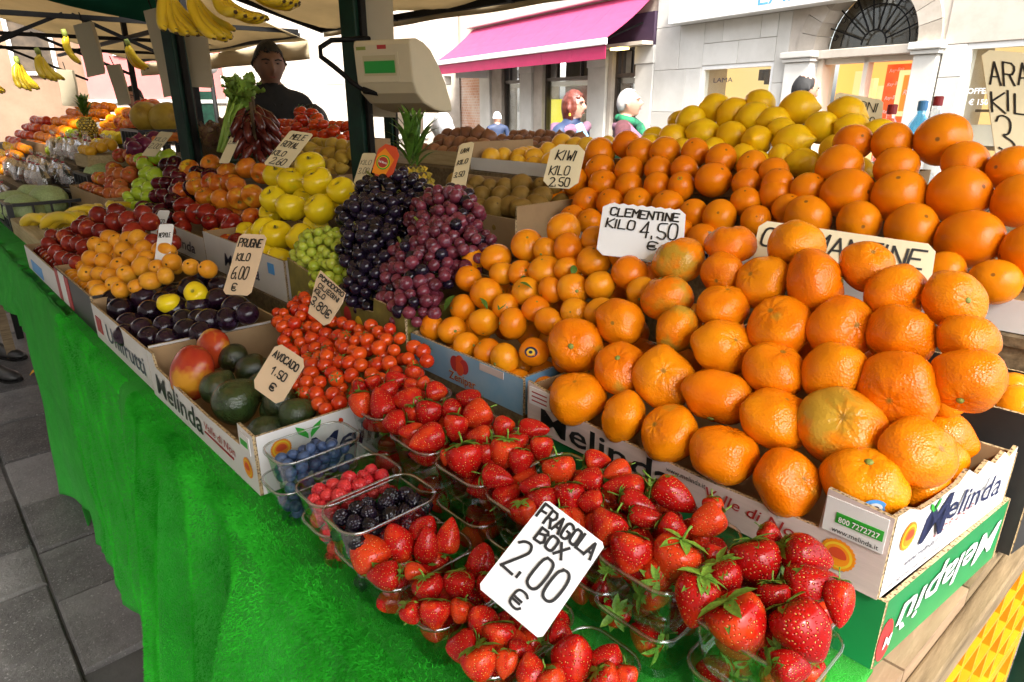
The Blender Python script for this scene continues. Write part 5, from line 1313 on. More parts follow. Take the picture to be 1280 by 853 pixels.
T, I = carton('fruit_carton', 'kraft carton holding purple and green apples near the post', 'carton', [(-2.92, .364), (-2.29, .364), (-2.29, .67), (-2.92, .67)], .0965, .085, 'kraft')
T, I = carton('fruit_carton', 'kraft carton holding the pinkish apples at the far end of the step', 'carton', [(-3.66, .366), (-2.93, .366), (-2.93, .67), (-3.66, .67)], .0965, .085, 'kraft')
# front row: avocados, plums, loquats, nectarines
af = [(0, 0), (1, 0), (1, .102), (.895, .105), (.89, .066), (.6, .064), (.3, .068), (.09, .074), (.07, .10), (0, .10)]
T, I = carton('fruit_carton', 'white printed carton on the cloth holding avocados, mangoes and cherry tomatoes', 'carton', [(-.985, -.008), (-.465, -.004), (-.455, .325), (-.975, .325)], .004, (.1, .1, .1, .1), ['white_card', 'white_card', 'white_card', 'white_card'], fronts={0: af})
p, a, u, ln = I[0]
print_text(p, 'Melinda', a + u * .030 + Z * .016, u, Z, .062, 'ink', .1, .012, length=.255)
print_text(p, 'Valle di Non', a + u * .30 + Z * .034, u, Z, .022, 'redink', .2, .006, length=.135)
MB().box(0, .13, -.0016, -.0006, 0, .003).build('red_rule', 'redink', p, loc=a + u * .30 + Z * .026)
seal(p, a + u * .487 + Z * .036, u, Z, .018)
lb = MB().box(0, .038, -.0025, -.0005, 0, .03).build('label', 'white_card', p, loc=a + u * .472 + Z * .066)
MB().box(.006, .032, -.0033, -.0026, .010, .020).build('green_band', 'greenink', lb)
p, a, u, ln = I[1]
seal(p, a + u * .035 + Z * .068, u, Z, .017)
leafmark(p, a + u * .082 + Z * .070, u, Z, .024)
print_text(p, 'Melinda', a + u * .07 + Z * .030, u, Z, .055, 'navy', .2, .012, length=.22)
T, I = carton('fruit_carton', 'white carton with navy lettering full of dark plums', 'carton', [(-1.475, -.006), (-1.005, -.004), (-.998, .28), (-1.475, .28)], .004, (.092, .098, .1, .1), ['white_card'] * 4)
p, a, u, ln = I[0]
print_text(p, 'Unifrutti', a + u * .12 + Z * .022, u, Z, .062, 'navy', 0, .010, length=.31)
MB().box(0, .05, -.002, -.0006, 0, .04).build('red_mark', 'redcard', p, loc=a + u * .03 + Z * .025)
T, I = carton('fruit_carton', 'black carton with red and white end label full of loquats', 'carton', [(-1.945, -.004), (-1.483, -.004), (-1.483, .28), (-1.945, .28)], .004, .105, 'blackcard')
p, a, u, ln = I[0]
for k, (m_, x0, w_) in enumerate((('redcard', .0, .05), ('whiteink', .055, .08), ('redcard', .14, .05))):
    MB().box(0, w_, -.002, -.0005, .0, .095).build('label', m_, p, loc=a + u * x0 + Z * .006)
T, I = carton('fruit_carton', 'pale grey carton with blue print full of dark nectarines', 'carton', [(-2.52, -.004), (-1.953, -.004), (-1.953, .29), (-2.52, .29)], .004, .085, 'white_card')
p, a, u, ln = I[0]
MB().box(0, .2, -.002, -.0005, .0, .04).build('blue_band', 'blueink', p, loc=a + u * .1 + Z * .008)
# black carton and orange cartons behind the mandarins
T, I = carton('fruit_carton', 'black carton with yellow green lettering behind the mandarins', 'carton', [(-.10, .672), (.352, .676), (.385, .85), (-.10, .85)], .0, (.20, .215, .2, .2), 'blackcard', 'blackcard')
p, a, u, ln = I[1]
print_text(p, 'Gold', a + u * .03 + Z * .10, u, Z, .07, 'yellowink', .15, .015, length=.12)
print_text(p, 'Gold', a + u * .03 + Z * .10 + X * .0006, u, Z, .07, 'greenink', .15, .0, length=.12)
print_text(p, 'Premium fruit', a + u * .03 + Z * .07, u, Z, .03, 'whiteink', .2, 0, length=.12)
T, I = carton('fruit_carton', 'low white carton under the big oranges at the right', 'carton', [(-.19, .866), (.44, .882), (.44, 1.14), (-.19, 1.14)], .247, (.05, .05, .05, .05), 'white_card')
for k in range(3):
    pass
T, I = carton('fruit_carton', 'white carton with green leaf print holding the oranges behind the clementines', 'carton', [(-.80, .864), (-.20, .864), (-.20, 1.135), (-.80, 1.135)], .247, (.05, .05, .05, .05), 'white_card', fronts={0: [(0, 0), (1, 0), (1, .085), (.90, .085), (.89, .04), (.12, .04), (.11, .075), (0, .075)]})
p, a, u, ln = I[0]
leafmark(p, a + u * .035 + Z * .045, u, Z, .022); leafmark(p, a + u * .565 + Z * .052, u, Z, .022)
print_text(p, 'Melinda', a + u * .535 + Z * .03, u, Z, .022, 'navy', .2, .01, length=.055)
MB().box(.0, .03, -.002, -.0005, 0, .02).build('green_label', 'greenink', p, loc=a + u * .008 + Z * .02)
T, I = carton('fruit_carton', 'kraft tray of kiwis behind the red grapes', 'carton', [(-1.20, .742), (-.69, .742), (-.69, 1.02), (-1.20, 1.02)], .247, (.07, .10, .12, .09), 'kraft', 'kraft')
T, I = carton('fruit_carton', 'kraft carton under the pile of lemons', 'carton', [(-.74, 1.148), (-.04, 1.148), (-.04, 1.42), (-.74, 1.42)], .362, .07, 'kraft')
T, I = carton('fruit_carton', 'white and green carton of pale oranges behind the kiwi sign', 'carton', [(-1.36, 1.16), (-.80, 1.16), (-.80, 1.46), (-1.36, 1.46)], .362, (.04, .07, .07, .09), ['white_card', 'greencard', 'white_card', 'greencard'])
T, I = carton('fruit_carton', 'kraft tray of russet pears behind the yellow apples', 'carton', [(-2.42, .93), (-1.86, .93), (-1.86, 1.14), (-2.42, 1.14)], .247, .075, 'kraft')
T, I = carton('fruit_carton', 'kraft tray of red tomatoes in front of the seller', 'carton', [(-3.55, 1.148), (-2.30, 1.148), (-2.30, 1.45), (-3.55, 1.45)], .362, .06, 'kraft')

# ------------------------------------------------------------------ fruit in the cartons
LABEL = {
 'mandarin': ('mandarin', 'large bumpy orange mandarin in the pile in the pinkish white carton', 'mandarin', 'mandarins piled in the near carton'),
 'clementine': ('clementine', 'small glossy clementine in the pile in the blue carton', 'clementine', 'clementines in the blue carton'),
 'orange': ('orange', 'smooth deep orange fruit in the rows behind the clementine sign', 'orange', 'oranges in rows behind the clementines'),
 'navel': ('orange', 'very large orange in the pile at the right edge behind the mandarins', 'orange', 'large oranges at the right'),
 'lemon': ('lemon', 'yellow lemon in the heap at the top right of the stall', 'lemon', 'lemons in a heap'),
 'yapple': ('apple', 'plain yellow apple in the pile between red apples and grapes', 'apple', 'yellow apples'),
 'rapple': ('apple', 'red and yellow streaked apple in the pile left of the yellow apples', 'apple', 'red and yellow apples'),
 'dapple': ('apple', 'glossy dark red apple low in the pile left of the yellow apples', 'apple', 'dark red apples'),
 'papple': ('apple', 'blackish purple apple between the green and the red apples', 'apple', 'purple apples'),
 'gapple': ('apple', 'bright green apple in the pile left of the purple apples', 'apple', 'green apples'),
 'lapple': ('apple', 'pinkish red apple in the rows left of the green apples', 'apple', 'pinkish apples'),
 'plum': ('plum', 'round black purple plum in the white carton', 'plum', 'dark plums in the white carton'),
 'loquat': ('loquat', 'small orange loquat in the heap behind the plums', 'loquat', 'loquats in the black carton'),
 'nectarine': ('nectarine', 'dark red nectarine in the pile behind the loquats', 'nectarine', 'dark nectarines'),
 'kiwi': ('kiwi', 'brown fuzzy kiwi lying in the kraft tray', 'kiwi', 'kiwis in the tray'),
 'yorange': ('orange', 'pale yellow orange fruit behind the kiwi sign', 'orange', 'pale oranges behind the kiwis'),
 'pear': ('pear', 'brownish yellow pear in the tray behind the yellow apples', 'pear', 'russet pears'),
 'ftomato': ('tomato', 'large red tomato piled in front of the seller', 'tomato', 'large tomatoes'),
 'mango': ('mango', 'red and orange mango in the white carton with the avocados', 'mango', 'mangoes'),
 'avocado': ('avocado', 'dark green avocado lying in the white carton', 'avocado', 'avocados'),
}
def drop(kind, x, y, z, r, rs, label=None, quat=None, meshes=None):
    nm, lb, cat, grp = LABEL[kind]
    M_ = meshes or SH[kind]
    if quat is None:
        if kind in ('mandarin', 'clementine', 'orange', 'navel', 'yorange', 'plum', 'nectarine'):
            d = Vector((rs.gauss(.25, .6), rs.gauss(-.45, .6), rs.gauss(.5, .6)))
        elif kind.endswith('apple'):
            d = Vector((rs.gauss(.2, .55), rs.gauss(-.2, .55), rs.choice((1, 1, -.4))))
        elif kind in ('lemon', 'kiwi', 'pear'):
            d = Vector((rs.gauss(.5, .8), rs.gauss(0, .8), rs.gauss(0, .3)))
        elif kind == 'loquat':
            d = Vector((rs.gauss(.2, .6), rs.gauss(-.5, .5), rs.gauss(.3, .5)))
        else:
            d = Vector((rs.gauss(0, .35), rs.gauss(-.2, .35), 1))
        quat = towards(d, rs.uniform(0, 6.28))
    j_ = .09 if kind == 'mandarin' else .04
    o = put(nm, rs.choice(M_), None, (x, y, TZ + z), None, tuple(r * (1 + rs.uniform(-j_, j_)) for _ in range(3)), quat)
    tag(o, label or lb, cat, grp)
    return o
POS = {}
SPECIAL = {('mandarin', 27): 'mandarin with a large green brown patch at the front right of the pile',
           ('mandarin', 0): 'dull greenish mandarin on top of the pile beside the clementine sign',
           ('mandarin', 28): 'biggest mandarin with a wide shiny dent, at the right of the pile',
           ('mandarin', 30): 'mandarin with a blue sticker resting on the carton front corner',
           ('clementine', 18): 'clementine with a dark blue and yellow sticker at the carton front',
           ('clementine', 15): 'reddish clementine with a green leaf in the middle of the pile',
           ('navel', 1): 'largest orange on top of the right hand pile',
           ('mango', 0): 'red and orange mango nearest the carton edge beside the avocados',
           ('mango', 1): 'red and yellow mango behind the other mango, next to the tomatoes',
           ('avocado', 0): 'largest rounded dark avocado at the front of the white carton'}
patchy = MAT['mandarin'].copy(); patchy.name = 'patchy_mandarin_peel'
for nd in patchy.node_tree.nodes:
    if nd.type == 'MAP_RANGE' and abs(nd.inputs['From Min'].default_value - .66) < 1e-3:
        nd.inputs['From Min'].default_value = .46; nd.inputs['From Max'].default_value = .60
patchy_mesh = SH['mandarin'][1].copy(); patchy_mesh.materials.clear(); patchy_mesh.materials.append(patchy)
ORD = ['first', 'second', 'third', 'fourth', 'fifth', 'sixth', 'seventh', 'eighth', 'ninth', 'tenth', 'eleventh', 'twelfth', 'thirteenth', 'fourteenth', 'fifteenth']
WHERE = {'mandarin': ('mandarin', 'in the mandarin pile'), 'clementine': ('clementine', 'in the blue carton'), 'orange': ('orange', 'behind the clementine sign'), 'navel': ('large orange', 'at the right edge'),
         'lemon': ('lemon', 'of the lemon heap'), 'yapple': ('yellow apple', 'of the yellow apple pile'), 'plum': ('dark plum', 'of the plums'), 'kiwi': ('kiwi', 'in the kiwi tray'), 'loquat': ('loquat', 'of the loquats'), 'avocado': ('avocado', 'in the white carton'), 'nectarine': ('dark nectarine', 'of the nectarine pile'), 'rapple': ('apple', 'of the red and yellow pile'), 'papple': ('purple apple', 'of the purple ones'), 'gapple': ('green apple', 'of the green ones'), 'lapple': ('pinkish apple', 'of the far rows'), 'pear': ('russet pear', 'in the pear tray'), 'ftomato': ('large tomato', 'before the seller')}
ROWN = {1: ['only'], 2: ['lower', 'upper'], 3: ['lowest', 'middle', 'top'], 4: ['lowest', 'second lowest', 'second highest', 'top'], 5: ['lowest', 'second lowest', 'middle', 'second highest', 'top']}
PLACE = {}
for kind, (nm_, wh_) in WHERE.items():
    L_ = FRUIT[kind]; n_r = 5 if len(L_) > 30 else 4 if len(L_) > 22 else 3 if len(L_) > 10 else 1
    idx_ = sorted(range(len(L_)), key=lambda i: L_[i][2]); per = -(-len(L_) // n_r)
    for r_ in range(n_r):
        row = sorted(idx_[r_ * per:(r_ + 1) * per], key=lambda i: (L_[i][0] * .68 + L_[i][1] * .733))
        for c_, i in enumerate(row):
            PLACE[(kind, i)] = '%s in the %s row %s, %s from the left' % (nm_, ROWN[n_r][r_], wh_, ORD[min(c_, 14)])
rs = random.Random(11)
for kind, L in FRUIT.items():
    for i, (x, y, z, r) in enumerate(L):
        lab = SPECIAL.get((kind, i)) or PLACE.get((kind, i)); k2 = kind; ms = None; q = None
        if kind == 'rapple' and (z < .245 and rs.random() < .75): k2 = 'dapple'
        if kind == 'mandarin' and i in (27, 0, 4, 6): ms = [patchy_mesh]
        if kind == 'avocado':
            d = [(.1, .55, .35), (-.25, .7, .5), (-.4, .6, .5), (-.35, .7, .6), (-.3, .75, .55), (-.2, .8, .5), (.2, .8, .4)][i]
            q = towards(Vector((d[0] - .2, d[1], d[2] * .6)), 1.0)
            r = max(r, .033) * .92
        if kind == 'yapple': r *= 1.08
        if kind == 'mandarin': r *= 1.07; x = min(x, .283 + .1 * max(0, y - .42))
        if kind == 'mandarin' and i == 33: x, y, z = .268, .575, .178
        if kind == 'navel': r *= .94
        if kind == 'plum': r *= 1.1
        if kind == 'mango':
            q = towards((.1, .35, 1), .6)
        o = drop(k2, x, y, z, r, rs, lab, q, ms)
        if kind.endswith('apple') and rs.random() < .7:
            put('stem', rs.choice(STEM), o)
        if kind in ('clementine', 'mandarin') and rs.random() < .4:
            put('stem_button', button, o, (0, 0, .74 if kind == 'mandarin' else .80))
        if kind == 'ftomato':
            put('calyx', rs.choice(TCAL), o, (0, 0, .74))
    POS[kind] = [(a, b, c, d) for a, b, c, d in L]
def filler(kind, x0, x1, y0, y1, pl, r, low=1.45, deep=1, zmin=0):
    z0, b0, k = pl; st = r * 2.05; P = POS[kind]
    for layer in range(deep):
        yy = y0
        while yy < y1:
            xx = x0 + (st / 2 if int((yy - y0) / st) % 2 else 0)
            while xx < x1:
                z = z0 + k * (yy - b0) - low * r - layer * 1.7 * r
                x, y = xx + rs.uniform(-.1, .1) * r, yy + rs.uniform(-.1, .1) * r
                if z > zmin and all((x - a) ** 2 + (y - b) ** 2 + (z - c) ** 2 > (1.72 * r) ** 2 for a, b, c, d in P):
                    drop(kind, x, y, z, r * rs.uniform(.93, 1.03), rs); P.append((x, y, z, r))
                xx += st
            yy += st * .9
filler('mandarin', -.19, .262, .39, .63, (.20, .40, .8), .036, 1.5, 2, .13)
filler('mandarin', .12, .30, .48, .62, (.16, .5, 0), .037, 0, 1, .12)
filler('clementine', -.53, -.18, .39, .63, (.18, .40, .85), .028, 1.5, 2, .12)
filler('orange', -.76, -.20, .90, 1.11, (.30, .86, .75), .036, 1.5, 1, .28)
filler('navel', -.15, .39, .91, 1.11, (.34, .90, .75), .042, 1.45, 1, .29)
filler('lemon', -.68, -.09, 1.19, 1.36, (.47, 1.17, .7), .034, 1.4, 1, .40)
filler('yapple', -1.64, -1.17, .41, .64, (.2, .42, .8), .036, 1.45, 1, .13)
filler('rapple', -2.24, -1.75, .41, .64, (.18, .44, .75), .036, 1.45, 1, .13)
filler('gapple', -3.1, -2.6, .43, .64, (.18, .44, .75), .034, 1.4, 1, .13)
filler('papple', -2.6, -2.32, .43, .64, (.18, .44, .75), .034, .2, 1, .13)
SH['lapple'] = SH['lapple'] + SH['dapple'][:1] + SH['rapple'][:1]
filler('lapple', -3.6, -3.1, .43, .64, (.18, .44, .75), .034, .2, 1, .13)
filler('plum', -1.44, -1.04, .03, .25, (.085, .04, .35), .026, 1.6, 1, .02)
filler('plum', -1.44, -1.04, .17, .25, (.075, .04, .35), .026, 0, 1, .02)
filler('loquat', -1.91, -1.52, .03, .25, (.12, .05, .5), .021, 1.4, 2, .02)
filler('loquat', -1.91, -1.46, .03, .25, (.11, .05, .5), .021, 0, 1, .02)
filler('nectarine', -2.48, -1.99, .04, .26, (.11, .06, .6), .028, 1.4, 1, .02)
filler('nectarine', -2.48, -1.99, .04, .26, (.10, .06, .6), .028, 0, 1, .02)
filler('kiwi', -1.16, -.73, .77, .99, (.33, .80, .25), .024, 1.5, 1, .26)
filler('kiwi', -1.16, -.73, .77, .99, (.32, .80, .25), .024, 0, 1, .26)
filler('yorange', -1.3, -.85, 1.2, 1.42, (.402, 1.3, .0), .034, 0, 1, .38)
filler('pear', -2.38, -1.9, .96, 1.12, (.33, .98, .6), .028, .1, 1, .27)
filler('ftomato', -3.3, -2.36, 1.18, 1.40, (.38, 1.2, .6), .034, .3, 1, .38)
# two stray fruits in the black carton
for x, y, z in ((.305, .74, .185), (.29, .80, .18), (.22, .74, .18), (.15, .76, .18)):
    drop('clementine', x, y, z, .031, rs, None); 
# yellow fruit among the loquats
for (x, y, z, lb) in ((-1.155, .155, .155, 'small yellow apple resting between the loquats and the plums, upper one'), (-1.20, .105, .13, 'small yellow apple resting between the loquats and the plums, lower one')):
    drop('yapple', x, y, z, .027, rs, lb)

for k, (x, y, z, lb) in enumerate(((-.62, .10, .062, 'dark avocado low in the carton beneath the price card'), (-.70, .17, .075, 'dark avocado against the cherry tomatoes at the back'), (-.56, .05, .055, 'dark avocado at the right front corner of the carton'), (-.80, .16, .06, 'dark avocado between the mangoes and the tomatoes'))):
    drop('avocado', x, y, z, .031, rs, lb, towards((-.5 + .3 * k, .8, .25), k))
# stickers and leaves on the citrus
def leaf_mesh(L, W, bend):
    V = []; F = []
    for i in range(7):
        t = i / 6; wd = W * math.sin(math.pi * min(1, t * .97 + .02)) ** .8
        z = bend * math.sin(t * 2.2)
        V += [(-wd, L * t, z + wd * .25), (0, L * t, z), (wd, L * t, z + wd * .25)]
    for i in range(6):
        for j in range(2): F.append((i * 3 + j, i * 3 + j + 1, i * 3 + j + 4, i * 3 + j + 3))
    return mesh('leaf', V, F, ('greenleaf',), smooth=True)
LEAF = leaf_mesh(1, .26, .15)
for (x, y, z, s, rot, lb) in ((-.392, .483, .258, .03, (.6, .3, 1.0), 'dark green leaf lying on the clementines below the sign'), (-.36, .475, .265, .026, (.4, -.2, 2.5), 'small green leaf tucked between two upper clementines'),
                              (-.40, .43, .227, .03, (.5, .2, .3), 'green leaf on the reddish clementine'), (-.425, .425, .223, .026, (.7, .1, 1.8), 'curled green leaf between the front clementines'),
                              (-.52, .40, .205, .036, (.9, .3, -.3), 'pale green leaf between the red grapes and the clementines'), (-.30, .51, .295, .024, (.5, .4, .8), 'small leaf below the clementine sign')):
    tag(put('citrus_leaf', LEAF, None, (x, y, TZ + z), rot, s), lb, 'leaf')
def sticker(kind, i, d, mats, rad=.28):
    x, y, z, r = FRUIT[kind][i]
    d = Vector(d).normalized()
    c = Vector((x, y, TZ + z)) + d * r * .985
    mb = MB()
    s = d.cross(Z).normalized(); t = s.cross(d)
    T_ = thing('sticker', {'mandarin': 'blue oval sticker on the mandarin at the carton corner', 'clementine': 'dark oval sticker on a clementine at the front', 'orange': 'green white red sticker on an orange in the top rows'}[kind], 'sticker', c)
    for k, (m_, q) in enumerate(zip(mats, (1, .62, .3))):
        V = []
        for a in range(20):
            aa = 6.2832 * a / 20; u_, v_ = math.cos(aa) * rad * r * q, math.sin(aa) * rad * r * q * .8
            sink = (u_ * u_ + v_ * v_) / (2 * r)
            V.append(s * u_ + t * v_ - d * sink + d * .0006 * (k + 1))
        put(('backing', 'print', 'emblem')[k], mesh('print', V, [tuple(range(20))], (m_,)), T_)
sticker('mandarin', 30, (.55, -.75, -.1), ('blueink', 'whiteink', 'navy'))
sticker('clementine', 18, (.5, -.8, .35), ('navy', 'yellowink', 'navy'), .42)
sticker('orange', 15, (.3, -.7, .6), ('whiteink', 'greenink', 'redcard'))

# ------------------------------------------------------------------ small fruit
def darts(n, gen, mind, tries=40):
    P = []
    for _ in range(n * tries):
        p = gen()
        if p is None: continue
        if all((p[0] - q[0]) ** 2 + (p[1] - q[1]) ** 2 + (p[2] - q[2]) ** 2 > mind * mind for q in P):
            P.append(p)
            if len(P) >= n: break
    return P
# cherry tomatoes at the back right of the avocado carton
rs = random.Random(21)
def tz(x, y): return .078 + .38 * (y - .10) + .012 * math.sin(x * 19) - .10 * max(0, -.52 - x - .30)
def tgen(off):
    def g_():
        x, y = rs.uniform(-.95, -.445), rs.uniform(.09, .315)
        if y < .13 + .35 * max(0, -.60 - x) or (x > -.47 and y < .17): return None
        return (x, y, tz(x, y) - off + rs.uniform(-.003, .004))
    return g_
TR_ = .0133
pts = darts(230, tgen(0), TR_ * 1.80)
pts += darts(60, tgen(.016), TR_ * 1.9)
for (x, y, z) in pts:
    o = put('cherry_tomato', rs.choice(SH['cherrytomato']), None, (x, y, TZ + max(z, .025)), None, TR_ * rs.uniform(.88, 1.15), towards((rs.gauss(0, .7), rs.gauss(-.2, .7), rs.gauss(.5, .6))))
    tag(o, 'small shiny red cherry tomato in the heap beside the avocados', 'tomato', 'cherry tomatoes in the white carton')
    if rs.random() < .4: put('calyx', rs.choice(TCAL), o, (0, 0, .9))

# grape bunches
def bunch(name, kind, c, rad, n, r, label, seed):
    rb = random.Random(seed)
    T = thing(name, label, 'grapes', (c[0], c[1], TZ + c[2]), rb.uniform(-.3, .3), 'grape bunches in the olive carton')
    rad = tuple(q * 1.12 for q in rad)
    def g_(lo=.74):
        v = Vector((rb.gauss(0, 1), rb.gauss(0, 1), rb.gauss(0, 1))).normalized()
        if v.z < -.75: return None
        t = rb.uniform(lo, 1.04)
        taper = 1 - .30 * max(0, v.x)
        return (v.x * rad[0] * t, v.y * rad[1] * t * taper, v.z * rad[2] * t * taper + .25 * v.y * rad[1])
    P = darts(n * 2, g_, r * 1.62, 40)
    for (x, y, z) in P:
        put('grape', rb.choice(SH['grape_b'] if kind == 'grape_r' and rb.random() < .14 else SH[kind]), T, (x, y, z), None, r * rb.uniform(.78, 1.14), towards((x + rb.gauss(0, .02), y, z + .02)))
    st = MB().tube([(-rad[0] * .85, 0, rad[2] * .95), (-rad[0] * .4, 0, rad[2] * .4), (rad[0] * .3, 0, 0), (rad[0] * .8, 0, -.01)], [.003, .003, .0025, .002], 6)
    for (x, y, z) in P[::3]:
        st.tube([(x * .6, y * .3, z * .3), (x, y, z)], .0012, 4)
    st.build('stem', 'greenstalk', T, True)
GR = .0134
bunch('grape_bunch', 'grape_r', (-.735, .570, .332), (.115, .062, .055), 70, GR, 'dusky red grape bunch on top of the heap, right of the black grapes', 1)
bunch('grape_bunch', 'grape_r', (-.640, .510, .288), (.095, .06, .055), 60, GR, 'dusky red grape bunch at the right end beside the clementines', 2)
bunch('grape_bunch', 'grape_r', (-.665, .445, .245), (.095, .055, .055), 58, GR, 'dusky red grape bunch in the middle of the heap', 3)
bunch('grape_bunch', 'grape_r', (-.62, .395, .200), (.075, .045, .045), 44, GR, 'reddish grape bunch hanging over the carton front', 4)
bunch('grape_bunch', 'grape_b', (-.985, .605, .360), (.115, .06, .045), 62, GR * 1.03, 'black grape bunch at the top of the heap near the pineapple', 5)
bunch('grape_bunch', 'grape_b', (-.935, .52, .315), (.095, .06, .05), 58, GR * 1.03, 'black grape bunch between the yellow apples and the red grapes', 6)
bunch('grape_bunch', 'grape_b', (-.84, .445, .262), (.09, .055, .05), 54, GR * 1.03, 'black grape bunch in the middle behind the green grapes', 7)
bunch('grape_bunch', 'grape_b', (-.775, .392, .205), (.075, .042, .045), 44, GR * 1.03, 'lowest black grape bunch at the carton front', 8)
bunch('grape_bunch', 'grape_g', (-1.02, .415, .235), (.075, .055, .045), 56, GR * .9, 'pale green grape bunch beside the yellow apples', 9)
bunch('grape_bunch', 'grape_g', (-.925, .392, .205), (.065, .042, .04), 44, GR * .9, 'pale green grape bunch hanging over the carton front', 10)

# punnets
def punnet_mesh(w_, l_, h, name='shell'):
    n = 6; prof = [(0.0, 0, .80), (.004, .004, .82), (.35, .35, .88), (.98, 1, .985)]
    def ring(k, z, rad):
        P = []
        hx, hy = w_ / 2 * k, l_ / 2 * k
        for cx, cy, a0 in ((1, 1, 0), (-1, 1, 90), (-1, -1, 180), (1, -1, 270)):
            for i in range(n):
                a = R(a0 + 90 * i / (n - 1))
                P.append((cx * (hx - rad) + rad * math.cos(a), cy * (hy - rad) + rad * math.sin(a), z))
        return P
    V = []; F = []; m = 4 * n
    for k, z in ((.55, .0015), (.80, 0), (.84, .006), (.90, h * .4), (.96, h * .85), (.975, h)):
        V += ring(k, z, .022)
    rings = 6
    for i in range(rings - 1):
        for j in range(m): F.append((i * m + j, i * m + (j + 1) % m, (i + 1) * m + (j + 1) % m, (i + 1) * m + j))
    F.append(tuple(range(m))[::-1])
    sh = mesh('shell', V, F, ('punnet',), smooth=True)
    V = ring(.975, h, .022) + ring(1.03, h + .0008, .026) + ring(1.035, h - .003, .026) + ring(.975, h - .0015, .022); F = []
    for i in range(4):
        for j in range(m): F.append((i * m + j, i * m + (j + 1) % m, ((i + 1) % 4) * m + (j + 1) % m, ((i + 1) % 4) * m + j))
    rm = mesh('rim', V, F, ('rim',), smooth=True)
    return sh, rm
PM = {'small': punnet_mesh(.079, .128, .062), 'back': punnet_mesh(.100, .150, .066)}
def punnet(kind, x, y, z, label, rz=0, group='clear punnets'):
    T = thing('punnet', label, 'punnet', (x, y, TZ + z), rz, group)
    put('shell', PM[kind][0], T); put('rim', PM[kind][1], T)
    return T
def heap(kind, x, y, z, hx, hy, r, n, dome, label, cat, group, rs, calyx=False):
    def g_(off=0):
        a, b = rs.uniform(-hx, hx), rs.uniform(-hy, hy)
        return (x + a, y + b, z - off + dome * (1 - (a / hx) ** 2) * (1 - (b / hy) ** 2) + rs.uniform(-.002, .002))
    P = darts(n, g_, r * 1.7, 60)
    P += darts(n // 2, lambda: g_(r * 1.5), r * 1.7, 60)
    P += darts(n // 3, lambda: g_(r * 3.0), r * 1.7, 60)
    for (a, b, c) in P:
        o = put(kind, rs.choice(SH[kind]), None, (a, b, TZ + c), None, r * rs.uniform(.88, 1.12), towards((rs.gauss(0, .6), rs.gauss(-.2, .6), rs.gauss(.6, .6)), rs.uniform(0, 6)))
        tag(o, label, cat, group)
rs = random.Random(33)
# front row, left to right
for (x, low, nm) in ((-.385, .0, 'blueberries'), (-.258, .0, 'raspberries'), (-.172, .0, 'blackberries')):
    punnet('small', x, .045, .003, 'clear punnet under the %s, the lower of two stacked' % nm)
punnet('small', -.390, .055, .045, 'upper clear punnet of blueberries against the white carton')
punnet('small', -.256, .040, .050, 'upper clear punnet of red raspberries')
punnet('small', -.172, .034, .058, 'upper clear punnet of blackberries')
heap('blueberry', -.390, .055, .082, .025, .046, .0088, 34, .014, 'dusty blue blueberry in the punnet beside the white carton', 'blueberry', 'blueberries in the punnet', rs)
heap('blueberry', -.385, .045, .024, .022, .040, .0088, 18, .004, 'blueberry in the lower punnet beside the white carton', 'blueberry', 'blueberries in the lower punnet', rs)
heap('raspberry', -.256, .040, .092, .027, .048, .0098, 30, .012, 'red raspberry in the punnet between blueberries and blackberries', 'raspberry', 'raspberries in the punnet', rs)
heap('raspberry', -.258, .045, .026, .022, .040, .0098, 16, .004, 'red raspberry in the lower punnet', 'raspberry', 'raspberries in the lower punnet', rs)
heap('blackberry', -.172, .034, .102, .027, .048, .0104, 30, .010, 'black blackberry in the punnet in front of the strawberries', 'blackberry', 'blackberries in the punnet', rs)
heap('blackberry', -.172, .045, .026, .022, .040, .0104, 14, .004, 'blackberry in the lower punnet', 'blackberry', 'blackberries in the lower punnet', rs)
FRONT = [(-.121, .048), (-.041, .049), (.043, .052), (.128, .052)]
for k, (x, y) in enumerate(FRONT):
    punnet('small', x, y, .004, 'clear punnet of strawberries in the front row, %s from the blackberries' % ('first', 'second', 'third', 'fourth')[k])
BACK = [(-.392, .212), (-.258, .203), (-.151, .203), (-.048, .203), (.118, .215), (.236, .212)]
BN = ['beside the cherry tomatoes', 'second from the cherry tomatoes', 'in front of the blue carton', 'behind the price sign', 'right of the price sign', 'beside the green carton']
for k, (x, y) in enumerate(BACK):
    punnet('back', x, y, .003, 'lower clear punnet in the back row, ' + BN[k])
    punnet('back', x, y, .062, 'upper clear punnet of strawberries in the back row, ' + BN[k])
punnet('back', .035, .225, .003, 'lower clear punnet in the back row, wholly behind the sign')
punnet('back', .035, .225, .062, 'upper clear strawberry punnet half hidden by the price sign')
# strawberries
def berry(x, y, z, r, l, d, rs, label, group):
    q = towards(-Vector(d), rs.uniform(0, 6.28))
    o = put('strawberry', rs.choice(SH['strawberry']), None, (x, y, TZ + z), None, (r * 1.42, r * 1.42, l * 1.2), q)
    tag(o, label, 'strawberry', group)
    c = put('calyx', rs.choice(CAL), o, (0, 0, .72), (0, 0, rs.uniform(0, 6.28)), rs.uniform(.75, 1.05))
    return o
rs = random.Random(5)
BPL = [(x, y, 'back row punnet ' + n_) for (x, y), n_ in zip(BACK + [(.035, .225)], BN + ['half hidden by the price sign'])]
FPL = [(x, y, '%s front row punnet from the blackberries' % n_) for (x, y), n_ in zip(FRONT, ('first', 'second', 'third', 'fourth'))]
def blabel(x, y, row, extra=('', '')):
    b = min(BPL if row else FPL, key=lambda q: (q[0] - x) ** 2 + .3 * (q[1] - y) ** 2)
    return extra[0] + 'red strawberry %sin the %s' % (extra[1], b[2]), 'strawberries in the ' + ('back row' if row else 'front row')
